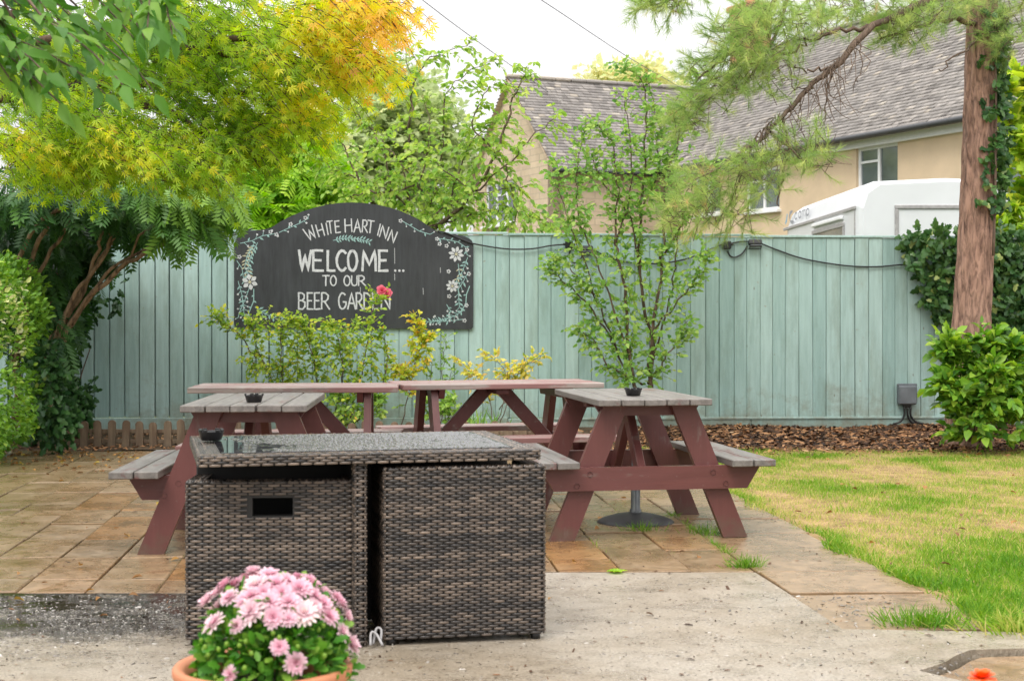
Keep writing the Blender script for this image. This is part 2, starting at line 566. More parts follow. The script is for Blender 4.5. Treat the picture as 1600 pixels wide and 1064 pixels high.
M['hedge'] = leaf_mat('hedge_leaf', [(0, (0.05, 0.13, 0.02)), (0.55, (0.15, 0.29, 0.03)), (0.85, (0.30, 0.40, 0.05)), (0.93, (0.5, 0.5, 0.25)), (1, (0.6, 0.6, 0.42))], 0.25, 0.35)
M['bright'] = leaf_mat('bright_green_leaf', [(0, (0.09, 0.21, 0.015)), (0.5, (0.20, 0.36, 0.025)), (1, (0.36, 0.48, 0.05))], 0.45)
M['plum'] = leaf_mat('plum_leaf', [(0, (0.09, 0.20, 0.035)), (0.5, (0.20, 0.32, 0.055)), (1, (0.38, 0.45, 0.10))], 0.48)
M['apple'] = leaf_mat('apple_leaf', [(0, (0.08, 0.19, 0.04)), (0.5, (0.18, 0.31, 0.065)), (1, (0.36, 0.45, 0.12))], 0.45)
M['rose'] = leaf_mat('rose_leaf', [(0, (0.10, 0.20, 0.03)), (0.45, (0.26, 0.36, 0.045)), (0.8, (0.50, 0.48, 0.06)), (1, (0.50, 0.33, 0.06))], 0.4)
M['gold'] = leaf_mat('golden_leaf', [(0, (0.22, 0.30, 0.04)), (0.5, (0.52, 0.50, 0.08)), (1, (0.60, 0.42, 0.17))], 0.4)
M['ivy'] = leaf_mat('ivy_leaf', [(0, (0.015, 0.045, 0.015)), (0.5, (0.035, 0.09, 0.024)), (0.9, (0.08, 0.155, 0.04)), (1, (0.26, 0.31, 0.10))], 0.15, 0.3)
M['laurel'] = leaf_mat('laurel_leaf', [(0, (0.05, 0.14, 0.02)), (0.5, (0.14, 0.29, 0.03)), (1, (0.32, 0.45, 0.06))], 0.35, 0.35, 0.25, 1.1)
M['pine'] = leaf_mat('pine_needle', [(0, (0.12, 0.20, 0.07)), (0.5, (0.24, 0.34, 0.10)), (0.85, (0.40, 0.45, 0.16)), (1, (0.46, 0.36, 0.18))], 0.45, 0.5)
M['far_leaf'] = leaf_mat('far_tree_leaf', [(0, (0.24, 0.30, 0.14)), (0.6, (0.36, 0.41, 0.20)), (1, (0.50, 0.46, 0.25))], 0.5)
M['vine'] = leaf_mat('vine_leaf', [(0, (0.12, 0.23, 0.03)), (0.5, (0.26, 0.38, 0.04)), (1, (0.52, 0.52, 0.08))], 0.42)
M['grit'] = v_mat('wet_grit', [(0, (0.03, 0.025, 0.02)), (0.4, (0.13, 0.115, 0.095)), (0.75, (0.34, 0.31, 0.27)), (1, (0.52, 0.50, 0.46))], 0.14, 0.6)
M['grass'] = leaf_mat('grass_blade', [(0, (0.07, 0.18, 0.018)), (0.4, (0.17, 0.30, 0.03)), (0.65, (0.40, 0.38, 0.11)), (1, (0.56, 0.43, 0.23))], 0.35, 0.6, 0.15, 1.15)
M['dead_leaf'] = leaf_mat('fallen_leaf', [(0, (0.10, 0.05, 0.025)), (0.5, (0.26, 0.13, 0.045)), (0.9, (0.36, 0.20, 0.06)), (1, (0.50, 0.38, 0.08))], 0.2, .5, .2, 1.0)
M['mum_leaf'] = leaf_mat('chrysanthemum_leaf', [(0, (0.04, 0.15, 0.018)), (0.5, (0.09, 0.27, 0.03)), (1, (0.25, 0.40, 0.06))], 0.32, 0.4, 0.25, 0.95)
M['mum_petal'] = leaf_mat('pink_petal', [(0, (0.62, 0.24, 0.34)), (0.4, (0.76, 0.42, 0.52)), (0.75, (0.82, 0.60, 0.66)), (1, (0.88, 0.74, 0.68))], 0.25, 0.65, 0.1, 0.88)
M['rose_petal'] = leaf_mat('rose_pink_petal', [(0, (0.62, 0.05, 0.12)), (1, (0.80, 0.22, 0.28))], 0.25, 0.5, .2, .9)
M['red_petal'] = leaf_mat('red_orange_petal', [(0, (0.60, 0.04, 0.01)), (1, (0.80, 0.13, 0.02))], 0.2, 0.5)
M['wire'] = simple('grey_cable', (0.10, 0.10, 0.11), 0.6)
M['stone'] = simple('pale_stone', (0.42, 0.38, 0.32), 0.8, 0, 0.3, 9, 0.4)


# ------------------------------------------------------------------ object helpers
def tag(o, label=None, cat=None, group=None, kind=None):
    if label:
        o['label'] = label
    if cat:
        o['category'] = cat
    if group:
        o['group'] = group
    if kind:
        o['kind'] = kind
    return o


def empty(name, loc=(0, 0, 0), rz=0.0):
    o = bpy.data.objects.new(name, None)
    o.empty_display_size = 0.1
    o.location = loc
    o.rotation_euler = (0, 0, rz)
    col.objects.link(o)
    return o


def thing(name, label, cat, loc=(0, 0, 0), rz=0.0, group=None):
    return tag(empty(name, loc, rz), label, cat, group)


def place(name, me, parent=None, loc=(0, 0, 0), rot=None, mtx=None):
    o = bpy.data.objects.new(name, me)
    col.objects.link(o)
    if parent is not None:
        o.parent = parent
    if mtx is not None:
        o.matrix_local = mtx
    else:
        o.location = loc
        if rot is not None:
            o.rotation_euler = rot
    return o


def children_of(o):
    return [c for c in bpy.data.objects if c.parent == o]


def copy_tree(o, parent=None):
    c = o.copy()
    col.objects.link(c)
    c.parent = parent
    for ch in children_of(o):
        copy_tree(ch, c)
    return c


class MB:
    def __init__(self):
        self.v, self.f, self.a, self.s = [], [], [], []

    def add(self, vs, fs, a=0.5, smooth=False):
        n = len(self.v)
        self.v.extend([tuple(x) for x in vs])
        self.a.extend([a] * len(vs))
        for f in fs:
            self.f.append(tuple(i + n for i in f))
            self.s.append(smooth)

    def box(self, size, mtx=None, c=0.0, a=0.5):
        """Box centred on the origin of MTX, edges chamfered by C."""
        hx, hy, hz = size[0] / 2, size[1] / 2, size[2] / 2
        mtx = mtx if mtx is not None else Matrix()
        if c <= 0:
            vs = [Vector((x, y, z)) for x in (-hx, hx) for y in (-hy, hy) for z in (-hz, hz)]
            fs = [(0, 1, 3, 2), (4, 6, 7, 5), (0, 4, 5, 1), (2, 3, 7, 6), (0, 2, 6, 4), (1, 5, 7, 3)]
            self.add([mtx @ v for v in vs], fs, a)
            return self
        vs, idx = [], {}
        for sx in (-1, 1):
            for sy in (-1, 1):
                for sz in (-1, 1):
                    for ax in range(3):
                        p = [sx * (hx - c), sy * (hy - c), sz * (hz - c)]
                        p[ax] = (sx, sy, sz)[ax] * (hx, hy, hz)[ax]
                        idx[(sx, sy, sz, ax)] = len(vs)
                        vs.append(mtx @ Vector(p))
        fs = []
        for ax in range(3):
            u, w = (ax + 1) % 3, (ax + 2) % 3
            for s in (-1, 1):
                q = []
                for a_, b_ in ((-1, -1), (1, -1), (1, 1), (-1, 1)):
                    k = [0, 0, 0]
                    k[ax], k[u], k[w] = s, a_, b_
                    q.append(idx[(*k, ax)])
                fs.append(tuple(q if s > 0 else q[::-1]))
        for ax in range(3):
            u, w = (ax + 1) % 3, (ax + 2) % 3
            for a_ in (-1, 1):
                for b_ in (-1, 1):
                    q = []
                    for s, face in ((-1, u), (1, u), (1, w), (-1, w)):
                        k = [0, 0, 0]
                        k[ax], k[u], k[w] = s, a_, b_
                        q.append(idx[(*k, face)])
                    fs.append(tuple(q if a_ * b_ < 0 else q[::-1]))
        for sx in (-1, 1):
            for sy in (-1, 1):
                for sz in (-1, 1):
                    q = [idx[(sx, sy, sz, 0)], idx[(sx, sy, sz, 1)], idx[(sx, sy, sz, 2)]]
                    fs.append(tuple(q if sx * sy * sz > 0 else q[::-1]))
        self.add(vs, fs, a)
        return self

    def prism(self, pts, h, mtx=None, a=0.5):
        """Outline PTS (x, y, counter-clockwise) extruded from z=0 to z=H."""
        mtx = mtx if mtx is not None else Matrix()
        n = len(pts)
        vs = [mtx @ Vector((p[0], p[1], 0)) for p in pts] + [mtx @ Vector((p[0], p[1], h)) for p in pts]
        fs = [tuple(range(n - 1, -1, -1)), tuple(range(n, 2 * n))]
        fs += [(i, (i + 1) % n, n + (i + 1) % n, n + i) for i in range(n)]
        self.add(vs, fs, a)
        return self

    def tube(self, pts, rad, n=8, a=0.5, cap=True):
        pts = [Vector(p) for p in pts]
        if not hasattr(rad, '__len__'):
            rad = [rad] * len(pts)
        vs, fs = [], []
        up = Vector((0.13, 0.27, 0.95)).normalized()
        prev = None
        for i, p in enumerate(pts):
            d = (pts[min(i + 1, len(pts) - 1)] - pts[max(i - 1, 0)])
            d = d.normalized() if d.length > 1e-9 else Vector((0, 0, 1))
            if prev is None:
                x = d.cross(up)
                if x.length < 0.05:
                    x = d.cross(Vector((1, 0, 0)))
            else:
                x = prev - d * prev.dot(d)
            x.normalize()
            prev = x
            y = d.cross(x)
            for k in range(n):
                t = 2 * math.pi * k / n
                vs.append(p + (x * math.cos(t) + y * math.sin(t)) * rad[i])
        for i in range(len(pts) - 1):
            for k in range(n):
                fs.append((i * n + k, i * n + (k + 1) % n, (i + 1) * n + (k + 1) % n, (i + 1) * n + k))
        if cap:
            fs.append(tuple(range(n - 1, -1, -1)))
            fs.append(tuple(range((len(pts) - 1) * n, len(pts) * n)))
        self.add(vs, fs, a, True)
        return self

    def lathe(self, prof, n=32, mtx=None, a=0.5, smooth=True):
        mtx = mtx if mtx is not None else Matrix()
        vs, fs = [], []
        for r, z in prof:
            for k in range(n):
                t = 2 * math.pi * k / n
                vs.append(mtx @ Vector((r * math.cos(t), r * math.sin(t), z)))
        for i in range(len(prof) - 1):
            for k in range(n):
                fs.append((i * n + k, i * n + (k + 1) % n, (i + 1) * n + (k + 1) % n, (i + 1) * n + k))
        self.add(vs, fs, a, smooth)
        return self

    def mesh(self, name, mat):
        me = bpy.data.meshes.new(name)
        me.from_pydata(self.v, [], self.f)
        me.materials.append(mat)
        me.polygons.foreach_set('use_smooth', self.s)
        at_ = me.attributes.new('v', 'FLOAT', 'POINT')
        at_.data.foreach_set('value', self.a)
        me.update()
        return me

    def build(self, name, mat, parent=None, **k):
        return place(name, self.mesh(name, mat), parent, **k)


def np_mesh(name, V, F, a, mat):
    """V (n,3), F (m,3) triangles, a (n,)."""
    me = bpy.data.meshes.new(name)
    V = np.ascontiguousarray(V, dtype=np.float32)
    F = np.ascontiguousarray(F, dtype=np.int32)
    me.vertices.add(len(V))
    me.vertices.foreach_set('co', V.ravel())
    me.loops.add(F.size)
    me.loops.foreach_set('vertex_index', F.ravel())
    me.polygons.add(len(F))
    me.polygons.foreach_set('loop_start', np.arange(0, F.size, F.shape[1], dtype=np.int32))
    at_ = me.attributes.new('v', 'FLOAT', 'POINT')
    at_.data.foreach_set('value', np.ascontiguousarray(a, dtype=np.float32))
    me.materials.append(mat)
    me.update(calc_edges=True)
    me.validate()
    return me


# ---- leaf shapes: length 1 along +x, face towards +z
def T_(vs, fs):
    return np.array(vs, dtype=np.float64), np.array(fs, dtype=np.int32)


def tm_ovate(w=0.27, fold=0.07, droop=0.10):
    return T_([(0, 0, 0), (0.3, w, fold), (0.3, 0, 0), (0.3, -w, fold), (0.68, w * 0.78, fold * 0.6), (0.68, 0, -droop * 0.4), (0.68, -w * 0.78, fold * 0.6), (1, 0, -droop)],
              [(0, 2, 1), (0, 3, 2), (1, 2, 5), (1, 5, 4), (2, 3, 6), (2, 6, 5), (4, 5, 7), (5, 6, 7)])


def tm_small(w=0.32, fold=0.08):
    return T_([(0, 0, 0), (0.5, w, fold), (0.5, -w, fold), (1, 0, -0.06)], [(0, 3, 1), (0, 2, 3)])


def tm_maple():
    vs, fs = [], []
    for ang, ln in ((0, 1.0), (36, 0.92), (-36, 0.92), (74, 0.72), (-74, 0.72), (115, 0.4), (-115, 0.4)):
        c, s = math.cos(R(ang)), math.sin(R(ang))
        n = len(vs)
        for x, y, z in ((0, 0, 0), (0.45, 0.095, 0.03), (0.45, -0.095, 0.03), (1, 0, -0.12)):
            x, y = x * ln, y * (0.6 + 0.4 * ln)
            vs.append((0.0 + (c * x - s * y) * 0.62 + 0.3, (s * x + c * y) * 0.62, z * ln * 0.6))
        fs += [(n, n + 3, n + 1), (n, n + 2, n + 3)]
    return T_(vs, fs)


def tm_pinnate(k=7, w=0.055, ll=0.30, droop=0.25):
    vs, fs = [], []
    def leaf(x0, y0, z0, dx, dy, dz):
        n = len(vs)
        px, py = -dy, dx
        l = math.hypot(dx, dy) or 1
        px, py = px / l * w, py / l * w
        vs.extend([(x0, y0, z0), (x0 + dx * 0.4 + px, y0 + dy * 0.4 + py, z0 + dz * 0.4), (x0 + dx * 0.4 - px, y0 + dy * 0.4 - py, z0 + dz * 0.4), (x0 + dx, y0 + dy, z0 + dz)])
        fs.extend([(n, n + 3, n + 1), (n, n + 2, n + 3)])
    for i in range(k):
        t = 0.15 + 0.75 * i / (k - 1)
        z = -droop * t * t
        l = ll * (0.75 + 0.5 * math.sin(math.pi * (0.2 + 0.7 * i / (k - 1))))
        for s in (-1, 1):
            leaf(t, 0, z, l * 0.55, s * l * 0.84, -l * 0.32)
    leaf(0.9, 0, -droop * 0.81, 0.2, 0, -0.1)
    n = len(vs)
    vs.extend([(0, 0.007, 0), (0, -0.007, 0), (0.5, 0, -droop * 0.25), (0.95, 0, -droop * 0.9)])
    fs.extend([(n, n + 1, n + 2), (n, n + 2, n + 3)])
    return T_(vs, fs)


def tm_ivy():
    out = [(0, 0), (-0.12, 0.28), (0.15, 0.46), (0.36, 0.26), (0.62, 0.30), (0.98, 0), (0.62, -0.30), (0.36, -0.26), (0.15, -0.46), (-0.12, -0.28)]
    vs = [(0.22, 0, 0.05)] + [(x, y, -0.10 * (abs(y) * 2) ** 2 - 0.08 * max(0, x - 0.5)) for x, y in out]
    return T_(vs, [(0, 1 + (i + 1) % 10, 1 + i) for i in range(10)])


def tm_blade(w=0.035, bend=0.35):
    return T_([(0, w, 0), (0, -w, 0), (0.55, w * 0.7, bend * 0.12), (0.55, -w * 0.7, bend * 0.12), (0.95, 0, bend * 0.6)], [(0, 1, 3), (0, 3, 2), (2, 3, 4)])


def tm_needles(k=26, spread=0.55, w=0.010, seed=1):
    r = np.random.default_rng(seed)
    vs, fs = [], []
    for i in range(k):
        ph = r.uniform(0, 2 * math.pi)
        th = r.uniform(0.15, 1.0) * spread * 1.6
        d = np.array([math.cos(th), math.sin(th) * math.cos(ph), math.sin(th) * math.sin(ph)])
        x0 = np.array([r.uniform(0, 0.5), 0, 0])
        l = r.uniform(0.55, 0.85)
        q = np.cross(d, r.normal(size=3))
        q /= np.linalg.norm(q)
        n = len(vs)
        vs.extend([x0 + q * w, x0 - q * w, x0 + d * l])
        fs.append((n, n + 1, n + 2))
    return T_(vs, fs)


def frames(D, N):
    x = D / np.maximum(np.linalg.norm(D, axis=1, keepdims=True), 1e-9)
    y = np.cross(N, x)
    l = np.linalg.norm(y, axis=1, keepdims=True)
    y = np.where(l > 1e-3, y / np.maximum(l, 1e-9), np.array([[0.0, 1.0, 0.0]]))
    z = np.cross(x, y)
    return x, y, z


def scatter(tm, P, D, N, S, a):
    tv, tf = tm
    x, y, z = frames(D, N)
    V = P[:, None, :] + S[:, None, None] * (tv[None, :, 0:1] * x[:, None, :] + tv[None, :, 1:2] * y[:, None, :] + tv[None, :, 2:3] * z[:, None, :])
    k = len(tv)
    F = tf[None] + (np.arange(len(P)) * k)[:, None, None]
    return V.reshape(-1, 3), F.reshape(-1, 3), np.repeat(a, k)


def leaves(root, tm, L, mat, singles=0, stuff_name='foliage', single_name='leaf'):
    """L = (P, D, N, S, a). The SINGLES that show largest become objects of their own, the rest is one mesh."""
    P, D, N, S, a = L
    n = len(P)
    px = CX + P[:, 0] / P[:, 1] * FPX
    py = HOR - (P[:, 2] - CAM_H) / P[:, 1] * FPX
    seen = (px > -10) & (px < 1610) & (py > -10) & (py < 1074)
    score = np.where(seen, S / P[:, 1], 0) - (P[:, 1] - P[:, 1].min()) * 1e-3
    order = np.argsort(-score)
    one = order[:min(singles, int(seen.sum()))]
    rest = np.setdiff1d(np.arange(n), one)
    if len(one):
        q = 6
        qs = np.quantile(a[one], (np.arange(q) + 0.5) / q)
        mes = [np_mesh(single_name, tm[0], tm[1], np.full(len(tm[0]), v), mat) for v in qs]
        x, y, z = frames(D[one], N[one])
        pick = np.argmin(np.abs(a[one][:, None] - qs[None]), axis=1)
        for j, i in enumerate(one):
            s = S[i]
            m = Matrix(((x[j][0] * s, y[j][0] * s, z[j][0] * s, P[i][0]), (x[j][1] * s, y[j][1] * s, z[j][1] * s, P[i][1]), (x[j][2] * s, y[j][2] * s, z[j][2] * s, P[i][2]), (0, 0, 0, 1)))
            place(single_name, mes[pick[j]], root, mtx=m)
    if len(rest):
        V, F, A = scatter(tm, P[rest], D[rest], N[rest], S[rest], a[rest])
        o = place(stuff_name, np_mesh(stuff_name, V, F, A, mat), root)
        o['kind'] = 'stuff'


def unit(v):
    return v / np.maximum(np.linalg.norm(v, axis=-1, keepdims=True), 1e-9)


def blob_points(blobs, rng=RNG):
    """Blobs (px, py, rx_px, ry_px, Y, depth_m, n) -> start points, blob centres."""
    P, C = [], []
    for (px, py, rx, ry, Y, dp, n) in blobs:
        c = np.array(at(px, py, Y))
        k = Y / FPX
        d = unit(rng.normal(size=(n, 3))) * (rng.uniform(0, 1, (n, 1)) ** 0.42)
        P.append(c + d * np.array([rx * k, dp, ry * k]))
        C.append(np.repeat(c[None], n, 0))
    return np.concatenate(P), np.concatenate(C)


def sprays(P0, DIR, length, k, size, vfun, up=0.8, side=0.9, droop=0.3, twigs=None, twig_r=0.003, rng=RNG, jit=0.25):
    """Twigs starting at P0 along DIR; K leaves on each, alternately left and right of the twig."""
    n = len(P0)
    DIR = unit(DIR)
    length = np.asarray(length) * rng.uniform(0.6, 1.3, n)
    t = (np.arange(k) + 0.6) / k
    q = P0[:, None] + DIR[:, None] * (length[:, None] * t[None])[..., None]
    q[..., 2] -= droop * (length[:, None] * t[None] ** 2)
    tang = DIR[:, None] + np.array([0, 0, -2 * droop])[None, None] * t[None, :, None]
    sd = np.cross(DIR, np.array([0.0, 0, 1.0])) + rng.normal(size=(n, 3)) * 0.15
    sd = unit(sd)
    sg = np.where(np.arange(k) % 2 == 0, 1.0, -1.0)
    D = tang + sd[:, None] * sg[None, :, None] * side + rng.normal(size=(n, k, 3)) * jit
    D[:, -1] = tang[:, -1] + rng.normal(size=(n, 3)) * jit
    D[..., 2] -= droop * 0.6
    N = np.zeros((n, k, 3))
    N[..., 2] = up
    N += rng.normal(size=(n, k, 3)) * 0.45
    N[..., 1] -= 0.25
    S = size * rng.uniform(0.7, 1.2, (n, k))
    if twigs is not None:
        for i in range(n):
            e = [P0[i]] + [q[i, j] for j in range(0, k, max(1, k // 3))] + [q[i, -1]]
            twigs.tube(e, [twig_r] * (len(e) - 1) + [twig_r * 0.5], 3, cap=False)
    P = q.reshape(-1, 3)
    px = CX + P[:, 0] / P[:, 1] * FPX
    py = HOR - (P[:, 2] - CAM_H) / P[:, 1] * FPX
    a = np.clip(vfun(px, py, len(P)), 0, 1)
    return P, D.reshape(-1, 3), N.reshape(-1, 3), S.reshape(-1), a


def cat(*Ls):
    return tuple(np.concatenate(x) for x in zip(*Ls))


def vn(m, s=0.2):
    return lambda px, py, n: m + RNG.normal(size=n) * s


def limb(mb, pts, r0, r1, n=7, wob=0.0, sub=4):
    """Smooth tapered limb through (px, py, Y) points or Vectors."""
    q = [Vector(p) if isinstance(p, Vector) else at(*p) for p in pts]
    out = []
    for i in range(len(q) - 1):
        p0, p1, p2, p3 = q[max(i - 1, 0)], q[i], q[i + 1], q[min(i + 2, len(q) - 1)]
        for s in range(sub):
            t = s / sub
            out.append(0.5 * ((2 * p1) + (p2 - p0) * t + (2 * p0 - 5 * p1 + 4 * p2 - p3) * t * t + (3 * p1 - p0 - 3 * p2 + p3) * t ** 3))
    out.append(q[-1])
    m = len(out) - 1
    rad = [r0 + (r1 - r0) * (i / m) for i in range(m + 1)]
    if wob:
        out = [p + Vector(RNG.normal(size=3) * wob * (0.3 if i == 0 else 1)) for i, p in enumerate(out)]
    mb.tube(out, rad, n)
    return out


# ================================================================== THE SETTING
def sheet(name, pts, z, mat, res=None):
    me = bpy.data.meshes.new(name)
    me.from_pydata([(x, y, z) for x, y in pts], [], [tuple(range(len(pts)))])
    me.materials.append(mat)
    o = place(name, me)
    o['kind'] = 'structure'
    return o


sheet('ground', [(-300, -60), (300, -60), (300, 500), (-300, 500)], -0.10, M['field'])

TILT = -0.09                                   # the paving runs slightly left with distance
Y_REF = 6.62


def pav(u, Y):
    return (u + TILT * (Y - Y_REF), Y)


# bed under the slabs: dark dirt that shows in the joints
patio = sheet('patio', [pav(-4.6, 6.5), pav(-0.4, 6.5), pav(-0.4, 7.05), pav(1.12, 7.05), pav(1.25, 5.75), pav(1.82, 5.75), pav(1.80, 9.9), pav(1.80, 13.45), pav(-4.6, 13.45)], -0.022, M['joint'])
lawn = sheet('lawn', [pav(1.76, 5.76), (9, 5.76), (9, 13.9), pav(1.76, 13.9)], -0.014, M['turf'])


def grid_sheet(name, x0, x1, y0, y1, nx, ny, zf, mat, kind='structure'):
    xs, ys = np.linspace(x0, x1, nx), np.linspace(y0, y1, ny)
    X, Yg = np.meshgrid(xs, ys)
    Z = zf(X, Yg)
    V = np.stack([X, Yg, Z], -1).reshape(-1, 3)
    i = np.arange(nx * ny).reshape(ny, nx)
    F = np.concatenate([np.stack([i[:-1, :-1], i[:-1, 1:], i[1:, 1:]], -1).reshape(-1, 3), np.stack([i[:-1, :-1], i[1:, 1:], i[1:, :-1]], -1).reshape(-1, 3)])
    me = np_mesh(name, V, F, np.zeros(len(V)), mat)
    me.polygons.foreach_set('use_smooth', [True] * len(me.polygons))
    o = place(name, me)
    o['kind'] = kind
    return o


def bed_z(X, Y):
    base = np.clip((Y - 13.5) / 1.2, 0, 1) * 0.09
    return base - 0.012 + 0.02 * np.sin(X * 2.7 + Y) * np.cos(X * 1.1 - Y * 2.3)


grid_sheet('soil_bed', -6.5, 1.1, 13.47, 15.6, 60, 20, bed_z, M['earth'])
grid_sheet('mulch_bed', 1.1, 9.5, 13.5, 16.2, 60, 20, bed_z, M['earth'])

# concrete apron in front
conc_pts = [(-6.5, -3), (6.5, -3), (6.5, 3.5), (1.8, 3.5), (1.56, 4.9), (1.37, 5.17), (1.49, 5.29), (1.56, 5.40), (1.64, 5.49), (1.74, 5.50), (1.86, 5.515), (6.5, 5.53), (6.5, 5.62), (3.2, 5.68), (2.0, 5.72), pav(1.80, 5.80), pav(1.19, 5.85), pav(1.185, 6.6), pav(1.175, 7.13), pav(-0.36, 7.13), pav(-0.36, 6.60), (-6.5, 6.60)]
mb = MB().prism(conc_pts, 0.06, Matrix.Translation((0, 0, -0.06)))
conc = mb.build('concrete_apron', M['concrete'])
conc['kind'] = 'structure'

# paving slabs: 300 x 600 mm stones in columns running away from the camera
slab_cache = {}


def slab(u0, u1, y0, y1, lift=None):
    w, l = u1 - u0 - 0.007, y1 - y0 - 0.008
    key = (round(w, 2), round(l, 2), random.randrange(3))
    if key not in slab_cache:
        slab_cache[key] = MB().box((key[0], key[1], 0.045), None, random.choice((0.003, 0.004, 0.006))).mesh('paving_slab', M['slab'])
    cx, cyy = pav((u0 + u1) / 2, (y0 + y1) / 2)
    z = -0.0225 + (random.uniform(-0.004, 0.004) if lift is None else lift)
    o = place('paving_slab', slab_cache[key], patio, (cx + random.uniform(-.002, .002), cyy, z), (random.uniform(-.006, .006), random.uniform(-.008, .008), math.atan(-TILT) + random.uniform(-.006, .006)))
    return o


edges = [-4.55, -3.95, -3.35, -3.05, -2.75, -2.445, -2.14, -1.84, -1.536, -1.24, -0.94, -0.64, -0.36, -0.05, 0.26, 0.56, 0.885, 1.18]
for i in range(len(edges) - 1):
    u0, u1 = edges[i], edges[i + 1]
    y = 6.61 if u0 < -0.4 else 7.145
    first = True
    while y < 13.40:
        if first and u0 < -0.4:
            l = 0.33
        elif u0 < -0.4 and y < 7.2:
            l = 0.62
        elif first:
            l = 0.36 if u0 < 0.8 else 0.66
        else:
            l = random.choice((0.61, 0.61, 0.61, 0.92 if u1 - u0 < 0.4 else 0.61, 0.305))
        first = False
        if y + l > 13.2:
            l = 13.42 - y
        slab(u0, u1, y, y + l)
        y += l
for y0, y1 in ((5.86, 6.60), (6.60, 7.15), (7.15, 7.78), (7.78, 8.42), (8.42, 9.0), (9.0, 9.6), (9.6, 10.2), (10.2, 10.8), (10.8, 11.4), (11.4, 12.0), (12.0, 12.6), (12.6, 13.4)):
    slab(1.185, 1.80 + random.uniform(-0.03, 0.02), y0, y1)
# raised broken slab at the near right corner
bs = MB().prism([(1.83, 3.54), (2.8, 3.54), (2.8, 5.49), (1.9, 5.495), (1.75, 5.478), (1.67, 5.464), (1.605, 5.395), (1.54, 5.295), (1.41, 5.155), (1.585, 4.93)], 0.06, Matrix.Translation((0, 0, -0.082)))
brk = bs.build('broken_slab', M['slab'], patio)

# wooden picket edging
PK0, PK1 = gr(45, 699), gr(905, 704)


def picket_mesh():
    w, h, t = 0.068, 0.25, 0.022
    pts = [(-w / 2, -0.04), (w / 2, -0.04), (w / 2, h - 0.03)] + [(w / 2 * math.cos(a), h - 0.03 + 0.034 * math.sin(a)) for a in np.linspace(0.3, math.pi - 0.3, 7)] + [(-w / 2, h - 0.03)]
    return MB().prism(pts, t, Matrix.Rotation(R(90), 4, 'X')).mesh('picket', M['picket'])


pk = thing('picket_edging', 'low brown round-topped picket edging along the back of the patio', 'picket fence', PK0, math.atan2(PK1.y - PK0.y, PK1.x - PK0.x))
pk_len = (PK1 - PK0).length
pm = picket_mesh()
npk = int(pk_len / 0.127)
for i in range(npk + 1):
    place('picket', pm, pk, (i * 0.127, random.uniform(-.006, .006), random.uniform(-0.02, 0.008)), (random.uniform(-.03, .03), random.uniform(-.04, .04), random.uniform(-.05, .05)))
for z in (0.06, 0.15):
    MB().box((pk_len + 0.06, 0.018, 0.035), None, 0.003).build('rail', M['picket'], pk, loc=(pk_len / 2, 0.012, z))

# ------------------------------------------------------------------ the green board fence
FA, FB = Vector((-4.53, 14.7, 0)), Vector((4.335, 15.3, 0))
FDIR = (FB - FA).normalized()
F_ANG = math.atan2(FDIR.y, FDIR.x)
fence = thing('board_fence', 'long sage green painted board fence across the back of the garden', 'fence', FA, F_ANG)


def fpt(px, py, off=0.0):
    """Point of the fence face seen at a photo pixel, OFF metres in front of it (fence-local x, -off, z)."""
    k = (px - CX) / FPX
    # FA + s*FDIR, offset towards the camera
    nx, ny = FDIR.y, -FDIR.x
    ax, ay = FA.x + nx * off, FA.y + ny * off
    s = (ax - k * ay) / (k * FDIR.y - FDIR.x)
    Y = ay + s * FDIR.y
    return Vector((ax + s * FDIR.x, Y, CAM_H - (py - HOR) * Y / FPX))


bmeshes = {}
s = -1.66
while s < 10.9:
    bw = random.choice((0.126, 0.134, 0.137, 0.140, 0.148))
    gap = random.choice((0.008, 0.010, 0.013)) if s < 2.6 else random.choice((0.003, 0.003, 0.004, 0.007))
    key = (bw, gap)
    if key not in bmeshes:
        bmeshes[key] = MB().box((bw - gap, 0.02, 1.78), None, 0.003).mesh('board', M['fence'])
    place('board', bmeshes[key], fence, (s + bw / 2, -0.006 + random.uniform(-.004, .004), 0.205 - 0.0045 * s + 0.89 + random.uniform(-.002, .002)), (random.uniform(-.003, .003), random.uniform(-.002, .002), random.uniform(-.03, .03)))
    s += bw
# gravel board, cap, rails and an added sheet blocking light through the gaps
for i in range(-1, 5):
    s0 = i * 2.4 - 0.3
    drop = -0.0045 * (s0 + 1.2)
    MB().box((2.394, 0.03, 0.17), None, 0.004).build('gravel_board', M['fence'], fence, loc=(s0 + 1.2, -0.014, 0.118 + drop))
    MB().box((2.396, 0.055, 0.022), None, 0.003).build('cap_rail', M['fence'], fence, loc=(s0 + 1.2, -0.004, 1.998 + drop))
    MB().box((2.394, 0.006, 1.76), None).build('backing', M['fence'], fence, loc=(s0 + 1.2, 0.034, 1.095 + drop))
    for z in (0.45, 1.1, 1.75):
        MB().box((2.39, 0.04, 0.08), None, 0.004).build('back_rail', M['fence'], fence, loc=(s0 + 1.2, 0.062, z + drop))
    MB().box((0.09, 0.09, 2.0), None, 0.006).build('post', M['fence'], fence, loc=(s0, 0.132, 1.0 + drop))
MB().box((5.3, 0.014, 0.022), None, 0.003).build('trim_strip', M['fence'], fence, loc=(7.6, -0.036, 0.172))

# ------------------------------------------------------------------ welcome sign
S_SC = 14.86 / FPX                                # metres per photo pixel on the board
S_O = fpt(554, 440, 0.02)
sign = thing('welcome_sign', 'black arched chalkboard sign with white lettering and painted flowers fixed on the green fence', 'sign', S_O, F_ANG)


def sx(px, py):
    return ((px - 554) * S_SC, (440 - py) * S_SC)


